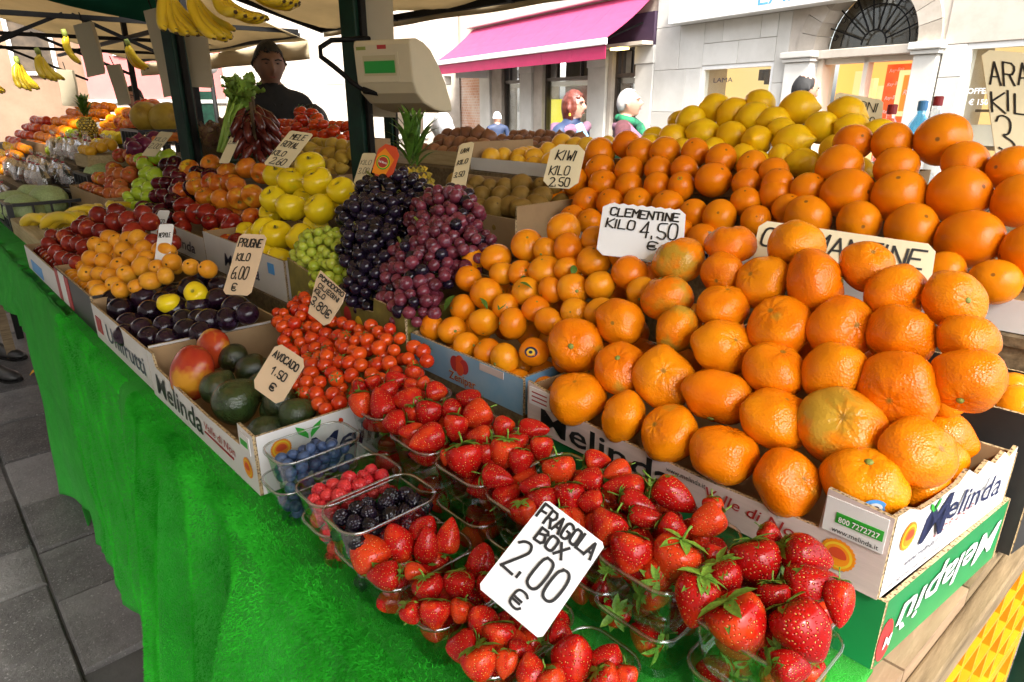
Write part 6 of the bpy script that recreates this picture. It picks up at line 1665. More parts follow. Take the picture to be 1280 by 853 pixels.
for (x, y, z, r, l, dx, dy, dz, row) in BERRY:
    sz = (('large ' if l > .021 else 'small ' if l < .0145 else ''), 'heaped ')
    berry(x, y, z, r, l, (dx, dy, dz), rs, *blabel(x, y, row, sz))
SBP = [(a[0], a[1], a[2]) for a in BERRY]
for k, (x, y) in enumerate(BACK + [(.035, .225)]):
    for lay, (zz, n) in enumerate(((.108, 14), (.036, 8))):
        P = darts(n, lambda: (x + rs.uniform(-.032, .032), y + rs.uniform(-.056, .056), zz + rs.uniform(-.012, .018)), .024, 40)
        for p in P:
            if lay == 0 and any((p[0] - q[0]) ** 2 + (p[1] - q[1]) ** 2 + (p[2] - q[2]) ** 2 < .019 ** 2 for q in SBP): continue
            berry(*p, .0145, .019, (rs.gauss(0, 1), rs.gauss(0, 1), rs.gauss(0, .5)), rs, *blabel(p[0], p[1], 1, ('', 'deep down ' if lay else 'between others ')))
for k, (x, y) in enumerate(FRONT):
    P = darts(11, lambda: (x + rs.uniform(-.023, .023), y + rs.uniform(-.046, .046), .042 + rs.uniform(-.014, .020)), .022, 40)
    for p in P:
        berry(*p, .0135, .017, (rs.gauss(0, 1), rs.gauss(0, 1), rs.gauss(0, .5)), rs, *blabel(p[0], p[1], 0, ('', 'between others ')))

# ------------------------------------------------------------------ price signs
def sign(label, TL, TR, BL, mat, lines, cut=.10, zig=False, seed=1, sw=None, outline=None, ink='ink', group='price signs'):
    TL, TR, BL = Vector(TL), Vector(TR), Vector(BL)
    u = (TR - TL); wd = u.length; u.normalize()
    v = (TL - BL); v = v - u * v.dot(u); ht = v.length; v.normalize()
    o = TL - v * ht
    T = thing('price_sign', label, 'sign', (o.x, o.y, TZ + o.z), 0, group)
    c = cut * min(wd, ht)
    if outline:
        poly = [(a * wd, b * ht) for a, b in outline]
    else:
        top = [(wd - c, ht), (c, ht)]
        if zig:
            n = 15; top = []
            for k in range(n + 1):
                top.append((wd - c - (wd - 2 * c) * k / n, ht - (.028 * ht if k % 2 else 0)))
        poly = [(c, 0), (wd - c, 0), (wd, c), (wd, ht - c)] + top + [(0, ht - c), (0, c)]
    card = MB().prism(poly, (0, 0, 0), u, v, .0016, (0, 0, 0)).build('card', mat, T)
    if lines:
        handwriting(T, [(t, x * wd, y * ht, w_ * wd, h * ht, (s or .05) * ht * .5 if False else s * wd * 1.12, ln) for (t, x, y, w_, h, s, ln) in lines], (0, 0, 0), u, v, .0012, ink, seed)
    return T
sign('white card reading FRAGOLA BOX 2.00 leaning over the front strawberries', (.030, .112, .186), (.094, .133, .154), (.049, .012, .136), 'white_tag',
     [('FRAGOLA', .04, .80, .93, .15, .035, .0), ('BOX', .20, .63, .48, .13, .035, 0), ('2.00', .06, .27, .86, .30, .035, .05), ('€', .42, .06, .22, .15, .03, 0)], .05, seed=2)
sign('white zigzag edged card reading CLEMENTINE KILO 4.50 behind the clementines', (-.304, .591, .412), (-.192, .675, .402), (-.262, .515, .338), 'white_tag',
     [('CLEMENTINE', .10, .74, .84, .15, .020, .1), ('KILO', .07, .50, .36, .17, .018, .1), ('4.50', .48, .38, .46, .30, .018, .1), ('€', .58, .18, .14, .15, .018, .1)], .10, True, seed=4)
sign('long cream card reading MANTINE half buried behind the mandarins', (-.070, .70, .396), (.155, .81, .374), (-.056, .658, .336), 'cream_tag',
     [('CLEMANTINE', .03, .42, .93, .42, .013, .15)], .15, seed=6)
sign('cream rounded card reading KIWI KILO standing beside the kiwis', (-.614, .782, .489), (-.548, .821, .487), (-.585, .705, .405), 'cream_tag',
     [('KIWI', .20, .62, .62, .22, .035, .15), ('KIL0', .12, .28, .60, .20, .03, .1), ('2.50', .2, .02, .6, .2, .03, 0)], .22, seed=8)
sign('cream card reading LIMONI behind the lemons', (-.283, 1.432, .600), (-.191, 1.490, .581), (-.275, 1.345, .535), 'cream_tag',
     [('LIMONI', .06, .55, .86, .28, .018, .15), ('KILO 2.80', .06, .14, .8, .24, .015, .1)], .08, seed=10)
sign('large cream card reading KILO 3 cut off at the right edge', (.020, 1.358, .675), (.150, 1.457, .660), (.076, 1.127, .462), 'cream_tag',
     [('ARANCE', .04, .70, .95, .20, .022, .15), ('KILO', .02, .47, .62, .17, .022, .12), ('3.00', .04, .14, .75, .30, .022, .05)], .10, seed=12)
sign('yellow card reading MELE ROYAL KILO 2.60 above the red apples', (-1.515, .598, .499), (-1.447, .637, .490), (-1.462, .478, .412), 'cream_tag',
     [('MELE', .25, .76, .62, .15, .035, .1), ('ROYAL', .12, .52, .72, .16, .035, .1), ('KILO', .05, .27, .52, .14, .035, .1), ('2.60', .20, .04, .62, .17, .035, .1)], .08, seed=14)
sign('tan card reading PRUGNE standing between the plums and the white carton', (-.943, .197, .319), (-.890, .232, .319), (-.880, .140, .212), 'tan_tag',
     [('PRUGNE', .08, .78, .86, .13, .04, .05), ('KILO', .15, .55, .5, .12, .035, .05), ('6.00', .15, .25, .6, .2, .035, .1), ('€', .3, .06, .2, .12, .035, 0)], .12, seed=16)
sign('tan card reading POMODORO CILIEGINI KILO 3.80 behind the cherry tomatoes', (-.600, .198, .302), (-.523, .206, .276), (-.528, .168, .215), 'tan_tag',
     [('POMODORO', .08, .83, .88, .10, .022, .0), ('CILIEGINI', .20, .66, .74, .10, .022, .0), ('KILO', .20, .50, .36, .11, .022, .0), ('3.80€', .26, .22, .70, .20, .026, 0)], .10, seed=18, outline=[(.35, 0), (.9, .02), (1, .15), (1, .72), (.92, .95), (0, 1), (.03, .75)])
sign('tan card reading AVOCADO standing among the avocados and tomatoes', (-.480, .059, .237), (-.420, .074, .219), (-.395, .036, .150), 'tan_tag',
     [('AVOCADO', .10, .72, .84, .14, .03, 0), ('1.50', .3, .42, .5, .16, .03, 0), ('€', .5, .16, .2, .14, .03, 0)], .14, seed=20)
sign('long yellow card with scribbled writing leaning between grapes and kiwis', (-.892, .743, .479), (-.862, .765, .486), (-.838, .560, .362), 'cream_tag',
     [('UVA', .2, .78, .6, .09, .05, .3), ('KILO', .15, .55, .7, .09, .05, .2), ('3.50', .1, .3, .7, .1, .05, .2), ('0', .3, .08, .3, .08, .05, 0)], .2, seed=22)
sign('narrow cream card seen edge on beside the loquats', (-1.545, .205, .262), (-1.520, .235, .262), (-1.475, .165, .155), 'white_tag', [('NESPOLE', .1, .7, .8, .1, .04, 0)], .1, seed=24)
sign('small grey card tilted above the nectarines', (-2.02, .335, .235), (-1.985, .36, .235), (-1.97, .30, .165), 'white_tag', [('3.50', .1, .4, .8, .2, .04, 0)], .1, seed=26)
sign('grey cream card above the green apples beside the carrots', (-2.86, .62, .46), (-2.80, .655, .455), (-2.79, .52, .365), 'cream_tag', [('KILO', .1, .6, .8, .15, .03, .1), ('2.00', .1, .3, .8, .2, .03, .1)], .08, seed=28)
sign('pale wooden looking card tilted in front of the celery', (-2.13, .66, .475), (-2.10, .685, .475), (-2.13, .50, .375), 'cream_tag', [('2.00', .1, .6, .8, .1, .05, .1)], .1, seed=30)
sign('small cream card between the pears and the black grapes', (-1.36, .745, .435), (-1.325, .77, .435), (-1.33, .665, .355), 'cream_tag', [('KILO', .1, .6, .8, .15, .03, .1), ('3.00', .1, .3, .8, .2, .03, .1)], .1, seed=32)
# red and orange brand card by the pineapple
D_ = sign('red and orange card with a round green ringed logo beside the pineapple', (-1.026, .601, .483), (-.963, .618, .470), (-1.013, .575, .405), 'redseal', None, .25, seed=3)
o_ = Vector((0, 0, 0)); u_ = Vector((.063, .017, -.013)).normalized(); v_ = Vector((-.013, .026, .078)); v_ = (v_ - u_ * v_.dot(u_)).normalized(); n_ = u_.cross(v_)
MB().prism([(.004, .004), (.045, .004), (.058, .05), (.02, .07), (.004, .05)], n_ * .0009, u_, v_, .0004).build('orange_print', 'orangeink', D_)
for k, (m_, q) in enumerate((('greenink', .021), ('yellowink', .0175), ('redcard', .0155))):
    MB().prism([(.028 + q * math.cos(t * .314), .036 + q * .85 * math.sin(t * .314)) for t in range(20)], n_ * (.0014 + .0005 * k), u_, v_, .0004).build('logo_disc', m_, D_)
print_text(D_, 'Del Monte', n_ * .0022 + u_ * .0155 + v_ * .0335, u_, v_, .008, 'whiteink', 0, .02, length=.026)

# ------------------------------------------------------------------ weighing scale on its arm
W_ = Vector((.937, .349, 0)); D_v = Vector((-.349, .937, 0))
SCL = thing('weighing_scale', 'cream electronic weighing scale with green display on a curved arm', 'scale', (-1.455, .797, TZ + .595))
SCL.scale = (.93, .93, .93)
prof = [(0, .165), (-.004, .15), (.004, .04), (.02, .008), (.06, -.022), (.12, -.042), (.185, -.052), (.225, -.050), (.232, -.040), (.222, -.015), (.195, .04), (.155, .095), (.11, .14), (.07, .160), (.035, .168)]
body = MB().prism(prof, W_ * 0, D_v, Z, -.222).build('housing', 'scale', SCL, bevel=.012)
for p_ in body.data.polygons: p_.use_smooth = False
fx, fz = D_v * -.0042, Z
def on_face(s0, s1, z0, z1, lift): 
    pts = []
    for s, z in ((s0, z0), (s1, z0), (s1, z1), (s0, z1)):
        d = .004 + (-.004 - .004) * (z - .04) / .11
        pts.append(W_ * s + D_v * (d - lift) + Z * z)
    return pts
put('display_bezel', mesh('display_bezel', on_face(.028, .172, .042, .128, .003) + on_face(.028, .172, .042, .128, -.004), BOXF, ('scale',)), SCL)
put('display_inset', mesh('display_inset', on_face(.036, .164, .060, .120, .0036), [(0, 1, 2, 3)], ('scale_dark',)), SCL)
put('display', mesh('display', on_face(.040, .160, .068, .104, .0042), [(0, 1, 2, 3)], ('lcd',)), SCL)
put('label', mesh('label', on_face(.012, .05, .137, .147, .0008), [(0, 1, 2, 3)], ('greenstalk',)), SCL)
put('label', mesh('label', on_face(.095, .13, .138, .150, .0008), [(0, 1, 2, 3)], ('redcard',)), SCL)
MB().tube([(-.165, .103, .19), (-.045, .085, .180), (-.095, -.025, .172), (-.118, -.055, .150), (-.110, -.060, .122), (-.078, -.038, .095), (-.050, -.02, .07), (-.02, .0, .04), (.01, .02, .02)], .0085, 10).build('arm', 'dark_metal', SCL, True)
MB().tube([(.01, .02, .02), (.05, .05, .012)], .012, 10).build('arm_socket', 'dark_metal', SCL, True)

# ------------------------------------------------------------------ bananas
def banana_mesh(seed):
    rb = random.Random(seed); pts = []; rad = []
    L = .19; bend = rb.uniform(1.0, 1.35)
    for i in range(13):
        t = i / 12; a = bend * (t - .5)
        pts.append((L / bend * math.sin(a), 0, -L / bend * (math.cos(a) - math.cos(bend / 2))))
        rad.append(.0185 * (min(1, .28 + t * 5) * min(1, .22 + (1 - t) * 5)) ** .8)
    mb = MB().tube(pts, rad, 7)
    return mesh('banana', mb.v, mb.f, ('banana',), mb.i, True)
BM = [banana_mesh(k) for k in range(3)]
tipm = mesh('tip', *(lambda m: (m.v, m.f))(MB().tube([(.076, 0, .0), (.092, 0, -.008)], [.006, .007], 6)), ('stalk',))
def bananas(loc, rot, n, label, spread=.21, group='banana bunches'):
    rb = random.Random(n + int(loc[0] * 10))
    T = thing('banana_bunch', label, 'bananas', loc, 0, group); T.rotation_euler = rot
    for k in range(n):
        a = (k - (n - 1) / 2) * spread
        o = put('banana', rb.choice(BM), T, (.085 * math.cos(a), .085 * math.sin(a) * 1.25, -.012 + .006 * (k % 2)), (rb.uniform(-.15, .15), rb.uniform(-.1, .1), a))
        put('tip', tipm, o)
    MB().tube([(-.045, 0, .0), (-.02, 0, -.005), (.01, 0, -.012)], [.014, .018, .012], 8).build('crown', 'greenstalk', T, True)
    return T
for i_, (loc_, rot_, n_b, lb_) in enumerate((((-1.93, .45, TZ + .895), (0, R(55), R(20)), 6, 'banana bunch hanging under the canopy left of the others by the post'),
        ((-1.86, .50, TZ + .885), (R(20), R(52), R(65)), 6, 'short banana bunch hanging second along the canopy row'),
        ((-1.79, .55, TZ + .895), (0, R(30), R(40)), 7, 'wide banana bunch hanging third along the canopy row'),
        ((-1.73, .62, TZ + .915), (0, R(18), R(52)), 6, 'banana bunch hanging at the right end nearest the seller'))):
    bananas(loc_, rot_, n_b, lb_).scale = (.84, .84, .84)
hook = tag(MB().tube([(-2.1, .34, TZ + .95), (-1.70, .70, TZ + .93)], .008, 8).build('hanging_rail', 'dark_metal', None, True), 'dark rail under the canopy from which bananas hang', 'rail')
bananas((-2.62, .20, TZ + .125), (R(182), R(14), R(188)), 6, 'banana bunch lying at the far front of the table', .15).scale = (1.15,) * 3
bananas((-2.72, .30, TZ + .135), (R(176), R(14), R(196)), 5, 'banana bunch lying behind another beside the nectarines', .15).scale = (1.15,) * 3
bananas((-2.58, .31, TZ + .165), (R(180), R(14), R(150)), 4, 'banana bunch with green tips next to the nectarines', .16)
bananas((-2.95, .14, TZ + .085), (R(184), R(12), R(183)), 5, 'banana bunch at the outermost end of the bananas on the table', .15).scale = (1.1,) * 3
tag(MB().box(-3.40, -2.56, .06, .34, .0, .075).build('produce_tray', 'slatwood', None, loc=(0, 0, TZ), bevel=.006), 'low wooden tray under the bananas on the table', 'tray')
bananas((-5.25, .5, TZ + .83), (0, R(70), R(40)), 5, 'banana bunch hanging far left under the second canopy')
bananas((-5.1, .78, TZ + 1.0), (0, R(70), R(80)), 3, 'small banana bunch hanging from a far post')

# ------------------------------------------------------------------ pineapple
def pineapple(loc, s, label):
    T = thing('pineapple', label, 'pineapple', loc)
    rows, cols = 9, 13
    V, F = revolve([(math.sin(math.pi * (.06 + .86 * i / 12)) ** .55 * .055, .15 - .15 * i / 12) for i in range(13)], 22)
    put('body', mesh('body', V, F, ('stalk',), smooth=True), T, (0, 0, 0), None, s)
    eye = mesh('eye_scale', [(-.0125, 0, 0), (0, 0, -.012), (.0125, 0, 0), (0, 0, .012), (0, -.007, .001), (0, -.011, .006)], [(0, 1, 4), (1, 2, 4), (2, 3, 4), (3, 0, 4), (4, 5, 3)], ('yorange' if False else 'pineskin',))
    for i in range(rows):
        t = (i + .5) / rows; r_ = math.sin(math.pi * (.06 + .86 * t)) ** .55 * .055
        for k in range(cols):
            a = 6.2832 * (k + .5 * (i % 2)) / cols
            put('eye_scale', eye, T, (r_ * math.sin(a) * s, -r_ * math.cos(a) * s, (.15 - .15 * t) * s), (0, 0, a), s)
    rb = random.Random(4)
    lm = leaf_mesh(1, .075, .25)
    for k in range(34):
        t = k / 34; a = k * 2.4
        put('crown_leaf', lm, T, (.01 * math.cos(a), .01 * math.sin(a), (.148 + .05 * t) * s), (R(18 + 62 * t) + rb.uniform(-.1, .1), 0, a), (.10 + .03 * math.sin(3.1 * t)) * s * rb.uniform(.85, 1.15))
    return T
MAT['pineskin'] = plain('pineapple_skin', (.62, .40, .03), .5, .5, 60, c2=(.16, .15, .02))
pineapple((-1.085, .735, TZ + .265), .98, 'pineapple with green crown behind the black grapes')
pineapple((-5.15, .80, TZ + .34), 1.0, 'far pineapple with spiky crown among the distant fruit')

# ------------------------------------------------------------------ vegetables behind the apples
def ribbon_leaf(L, W, seed, mat, ruf=.02):
    rb = random.Random(seed); V = []; F = []
    n = 8
    for i in range(n + 1):
        t = i / n; wd = W * (math.sin(math.pi * (.12 + .86 * t)) ** .7)
        for j in range(5):
            s = (j - 2) / 2
            V.append((s * wd, L * t, .25 * L * t * t + ruf * math.sin(t * 17 + s * 5 + seed) * abs(s) + .3 * wd * s * s))
    for i in range(n):
        for j in range(4):
            k = i * 5 + j; F.append((k, k + 1, k + 6, k + 5))
    return mesh('leaf', V, F, (mat,), smooth=True)
MAT['radicchio'] = plain('radicchio_leaf', (.09, .025, .03), .5, .5, 9, c2=(.22, .16, .05))
MAT['cabbage'] = plain('pale_cabbage_leaf', (.42, .52, .22), .5, .2, 12, .3, 30)
MAT['celery'] = plain('celery_stalk', (.26, .42, .06), .4, .25, 10)
ce = thing('celery_bunch', 'bunch of celery with leafy tops standing before the seller', 'celery', (-2.24, .66, TZ + .40))
rb = random.Random(9)
lfm = [ribbon_leaf(.06, .022, k, 'celery', .008) for k in range(3)]
for k in range(14):
    a = rb.uniform(-1, 1); bx = rb.uniform(-.02, .02)
    tip = Vector((-.06 + .05 * a, .12 + rb.uniform(-.03, .03), .20 + rb.uniform(-.02, .05)))
    o = MB().tube([(bx, rb.uniform(-.02, .02), 0), tuple(tip * .5 + Vector((bx * .5, -.01, .01))), tuple(tip)], [.009, .007, .004], 6).build('stalk', 'celery', ce, True)
    for q in range(4):
        put('leaf', rb.choice(lfm), ce, tuple(tip * (1 - .07 * q)), (rb.uniform(-.4, 1.2), rb.uniform(-.6, .6), rb.uniform(0, 6.28)), rb.uniform(.7, 1.1))
def leafhead(name, label, cat, loc, r, mat, n, seed, group=None):
    T = thing(name, label, cat, loc, 0, group); rq = random.Random(seed)
    ms = [ribbon_leaf(1, .42, seed + k, mat, .05) for k in range(3)]
    for k in range(n):
        a = k * 2.4; t = k / n
        put('leaf', rq.choice(ms), T, (0, 0, 0), (R(20 + 70 * t), rq.uniform(-.2, .2), a), r * (1.25 - .25 * t) * rq.uniform(.9, 1.1))
    return T
def ball(name, label, cat, loc, r, mat, seed, group=None):
    V, F = revolve(sphere_prof(15, .9), 26, .08, 2.2, seed)
    T = tag(put(name, mesh(name, V, F, (mat,), smooth=True), None, loc, (.3, .2, seed), r), label, cat, group)
    for k in range(3):
        put('wrapper_leaf', ribbon_leaf(1.4, .8, seed + k, mat, .04), T, (0, 0, -.75), (R(70), 0, k * 2.1 + seed), .95)
    return T
for k, (x, y, z) in enumerate(((-2.60, .74, .42), (-2.74, .80, .44), (-2.50, .80, .46), (-2.86, .76, .42))):
    leafhead('radicchio_head', 'dark red radicchio head in the row behind the green apples', 'radicchio', (x, y, TZ + z - .02), .075, 'radicchio', 12, k, 'radicchio heads')
MAT['carrot'] = plain('carrot', (.78, .22, .02), .45, .15, 12)
MAT['darkgreen'] = plain('courgette_skin', (.012, .04, .012), .35, .4, 12)
MAT['chili'] = plain('dark_red_pepper', (.09, .012, .008), .25, .4, 8)
for k in range(6):
    o = MB().tube([(0, 0, 0), (.08, .01, .004), (.17, .015, .0)], [.016, .013, .003], 8).build('carrot', 'carrot', None, True, (-3.12 + .02 * k, .66 + .028 * k, TZ + .415 + .008 * (k % 3)), (0, 0, .3 + .1 * k))
    tag(o, 'orange carrot lying behind the green apples', 'carrot', 'carrots')
for k in range(7):
    o = MB().tube([(0, 0, 0), (.03, .0, .006), (.12, .015, .008), (.19, .02, .0)], [.008, .021, .024, .012], 8).build('courgette', 'darkgreen', None, True, (-2.42 + .035 * k, .69 + .02 * (k % 3), TZ + .345 + .012 * (k % 2)), (0, 0, 1.0 + .1 * k))
    tag(o, 'dark green courgette below the celery', 'courgette', 'courgettes')
def peppers(loc, n, label, seed):
    T = thing('pepper_string', label, 'peppers', loc); rq = random.Random(seed)
    for k in range(n):
        t = k / n; a = k * 2.4
        MB().tube([(0, 0, .02), (.018 * math.cos(a), .018 * math.sin(a), .0), (.045 * math.cos(a), .045 * math.sin(a), -.035), (.05 * math.cos(a), .05 * math.sin(a), -.06)], [.004, .016, .014, .003], 7).build('pepper', 'chili', T, True, (.03 * math.cos(a * 1.7), .03 * math.sin(a), .13 * (1 - t)))
    MB().tube([(0, 0, -.03), (0, 0, .18)], .006, 6).build('cord', 'stalk', T)
peppers((-2.20, .78, TZ + .42), 24, 'cluster of dark red peppers right of the celery', 1)
peppers((-2.08, .72, TZ + .40), 22, 'low cluster of dark red peppers beside the celery', 2)
for k, (x, y, z) in enumerate(((-3.60, .72, .385), (-3.52, .66, .37), (-3.44, .70, .375), (-3.55, .78, .40), (-3.40, .64, .36))):
    tag(put('red_onion', SH['redonion'][k % 2], None, (x, y, TZ + z), (.5 * k, .3, 0), .042), 'purple red onion before the black crate', 'onion', 'red onions')
tag(MB().box(-3.72, -2.32, .705, .86, 0, .33).build('produce_stand', 'board', None, loc=(0, 0, TZ)), 'wooden stand behind the apples carrying vegetables', 'stand')
for k, (x, y) in enumerate(((-3.90, .86), (-3.76, .92))):
    V, F = revolve(sphere_prof(13, 1.35), 22, .04, 1.3, k)
    tag(put('melon', mesh('melon', V, F, ('pear',), smooth=True), None, (x, y, TZ + .50), (1.3, .2, .8 + k), .085), ('pale yellow melon left of the dark crate', 'pale yellow melon right of its twin by the post')[k], 'melon', 'pale melons')
lattice_crate('plastic_crate', 'black plastic crate standing among the far vegetables', -4.05, -3.68, .74, 1.06, TZ + .28, TZ + .44, 'black_plastic', 4, 4, 2)
# cabbages in black crates beyond the bananas
lattice_crate('plastic_crate', 'black plastic crate of cabbages beyond the bananas', -4.02, -3.44, .06, .42, TZ + .005, TZ + .13, 'black_plastic', 5, 3, 2)
lattice_crate('plastic_crate', 'second black plastic crate beside the pinkish apples', -4.05, -3.70, .46, .70, TZ + .10, TZ + .22, 'black_plastic', 3, 3, 2)
for k, (x, y, z) in enumerate(((-3.62, .26, .115), (-3.80, .22, .105), (-3.56, .14, .085), (-3.86, .56, .20), (-3.74, .12, .09))):
    ball('cabbage', 'pale green cabbage in a black crate beyond the bananas', 'cabbage', (x, y, TZ + z), .085, 'cabbage', k + 1, 'cabbages')

# ------------------------------------------------------------------ the next stall, far left
ft = thing('market_table', 'farther market table beyond the bananas', 'table', (-6.3, 0, 0))
for k in range(5):
    MB().box(-1.9, 1.95, -.1 + k * .3, -.1 + k * .3 + .297, .90, .925).build('board', 'board', ft)
for x in (-1.7, 0, 1.8):
    for y in (.0, 1.3): MB().box(x - .025, x + .025, y - .025, y + .025, 0, .899).build('leg', 'board', ft)
for k, (y0, y1, z1) in enumerate(((.25, .55, .10), (.55, .90, .22), (.90, 1.3, .34))):
    T = thing('display_step', ('lowest', 'middle', 'highest')[k] + ' step on the farther market table', 'step', (-6.3, y0, TZ))
    MB().box(-1.85, 1.9, .002, y1 - y0, z1 - .015, z1).build('tread', 'board', T)
    MB().box(-1.85, 1.9, .002, .014, .0, z1 - .016).build('front_board', 'board', T)
def pile(kind, name, label, cat, group, x0, x1, y0, y1, z, r, seed, slope=.5, meshes=None):
    rq = random.Random(seed); y = y0; j = 0
    while y < y1:
        x = x0 + (r if j % 2 else 0)
        while x < x1:
            o = put(name, rq.choice(meshes or SH[kind]), None, (x + rq.uniform(-.1, .1) * r, y, TZ + z + r + slope * (y - y0) + rq.uniform(-.15, .15) * r), None, r * rq.uniform(.9, 1.08), towards((rq.gauss(.2, .6), rq.gauss(-.3, .6), rq.gauss(.4, .6))))
            tag(o, label, cat, group)
            x += 2 * r
        y += 1.8 * r; j += 1
pile('orange', 'orange', 'small far orange heaped under the second canopy', 'orange', 'far oranges', -6.5, -5.55, .62, .90, .22, .040, 1, .8)
pile('orange', 'orange', 'small far orange on the highest step under the second canopy', 'orange', 'far top oranges', -7.2, -5.9, .95, 1.2, .34, .040, 2, .8)
pile('lemon', 'lemon', 'small far lemon beside the far oranges', 'lemon', 'far lemons', -6.6, -6.1, .35, .52, .10, .036, 3, .8)
pile('ftomato', 'tomato', 'small far tomato at the left edge under the second canopy', 'tomato', 'far tomatoes', -7.4, -6.7, .6, .85, .22, .04, 4, .8)
pile('clementine', 'clementine', 'small far clementine in the low row of the next stall', 'clementine', 'far clementines', -6.0, -5.5, .30, .52, .10, .032, 5, .8)
pile('lapple', 'apple', 'far red apple on the step near the second post', 'apple', 'far red apples', -5.15, -4.75, .92, 1.15, .34, .042, 6, .8)
pile('yapple', 'apple', 'far yellow apple below the far red apples', 'apple', 'far yellow apples', -4.95, -4.6, .72, .88, .24, .040, 7, .6)
carton('fruit_carton', 'far kraft carton of oranges under the second canopy', 'carton', [(-6.55, .57), (-5.5, .57), (-5.5, .90), (-6.55, .90)], .221, .08, 'kraft')
carton('fruit_carton', 'far white carton label on the highest step', 'carton', [(-7.25, .92), (-5.85, .92), (-5.85, 1.25), (-7.25, 1.25)], .341, .10, 'white_card')
# clear bags of dried fruit and nuts tied with red ribbon
def bag_fill(name, c1, c2, c3):
    m, n, l, b = newmat(name)
    v, rnd = coords(n, l)
    vo = n.new('ShaderNodeTexVoronoi'); vo.inputs['Scale'].default_value = 9
    l.new(v, vo.inputs['Vector'])
    r = ramp(n, [(.1, c1), (.5, c2), (.9, c3)])
    l.new(vo.outputs['Color'], r.inputs[0]); l.new(r.outputs[0], b.inputs['Base Color'])
    b.inputs['Roughness'].default_value = .5
    bump(n, l, b, vo.outputs['Distance'], .8, .1)
    return m
MAT['nuts'] = bag_fill('bagged_nuts', (.30, .16, .06), (.62, .42, .22), (.50, .30, .15))
MAT['sweets'] = bag_fill('bagged_sweets', (.60, .10, .05), (.70, .50, .30), (.75, .65, .50))
MAT['prunes'] = bag_fill('bagged_prunes', (.03, .012, .02), (.12, .04, .05), (.30, .12, .12))
bprof = [(.03, 1.05), (.16, 1.0), (.07, .80), (.10, .70), (.55, .45), (.72, .05), (.70, -.35), (.5, -.52)]
fprof = [(.03, .55), (.42, .38), (.62, .05), (.60, -.32), (.42, -.47)]
bagm = [mesh('film', *revolve(bprof, 14, .12, 2.2, k, lambda p: (p[0], p[1] * .62, p[2])), ('cello',), smooth=False) for k in range(3)]
fillm = {m_: mesh('contents', *revolve(fprof, 14, .1, 2, 1, lambda p: (p[0], p[1] * .62, p[2])), (m_,), smooth=True) for m_ in ('nuts', 'sweets', 'prunes')}
tiem = mesh('ribbon', *revolve([(.10, .84), (.13, .80), (.10, .76)], 10, 0, 1, 1, lambda p: (p[0], p[1] * .7, p[2])), ('redcard',))
rq = random.Random(77)
k = 0
for row, (y, z, x0, x1) in enumerate(((.34, .10, -5.5, -4.35), (.47, .11, -5.5, -4.32), (.62, .23, -5.45, -4.15), (.72, .235, -5.3, -4.12), (.16, .0, -5.6, -4.4))):
    x = x0
    while x < x1:
        T = thing('sweet_bag', 'clear cellophane bag tied with red ribbon among the bags on the next stall', 'bag', (x, y + rq.uniform(-.02, .02), TZ + z + .055), rq.uniform(-.6, .6), 'cellophane bags on the next stall')
        T.scale = (.10, .10, .105)
        put('film', rq.choice(bagm), T); put('contents', fillm[rq.choice(('nuts', 'sweets', 'sweets', 'prunes'))], T); put('ribbon', tiem, T)
        x += rq.uniform(.10, .135); k += 1
for k_, (x_, y_, z_, lb_) in enumerate(((-4.75, .55, .86, 'banana bunch hanging above the cellophane bags'), (-5.6, .35, .80, 'banana bunch hanging at the very left edge under the second canopy'), (-4.9, 1.1, .95, 'banana bunch hanging behind the far paper bags'))):
    bananas((x_, y_, TZ + z_), (0, R(60), R(40 + 30 * k_)), 5, lb_).scale = (.95,) * 3
pile('ftomato', 'tomato', 'far red tomato on the low row before the cellophane bags', 'tomato', 'far low tomatoes', -5.4, -4.5, .02, .12, .0, .038, 21, .5)
pile('clementine', 'clementine', 'far clementine on the highest step beside the melons', 'clementine', 'far step clementines', -5.6, -5.2, .93, 1.15, .34, .034, 22, .8)
pile('gapple', 'apple', 'far green apple on the middle step', 'apple', 'far green apples', -5.45, -5.25, .60, .85, .22, .04, 23, .8)
# wicker tray and yellow packs at the near end of that stall
tag(MB().box(-4.14, -3.82, .50, .74, .24, .31).build('produce_tray', 'slatwood', None, loc=(0, 0, TZ), bevel=.01), 'shallow wooden tray beside the pinkish apples', 'tray')
tag(MB().box(-4.15, -3.80, .705, .86, .0, .279).build('produce_stand', 'board', None, loc=(0, 0, TZ)), 'wooden stand under the black crate at the table end', 'stand')
tag(MB().box(-4.15, -3.725, .47, .70, .0, .099).build('produce_stand', 'board', None, loc=(0, 0, TZ)), 'low wooden stand under the cabbage crate', 'stand')
pile('yorange', 'bag_orange', 'yellow fruit in the shallow tray beside the far apples', 'fruit', 'yellow fruit in the tray', -4.08, -3.86, .54, .70, .30, .03, 9, .3)
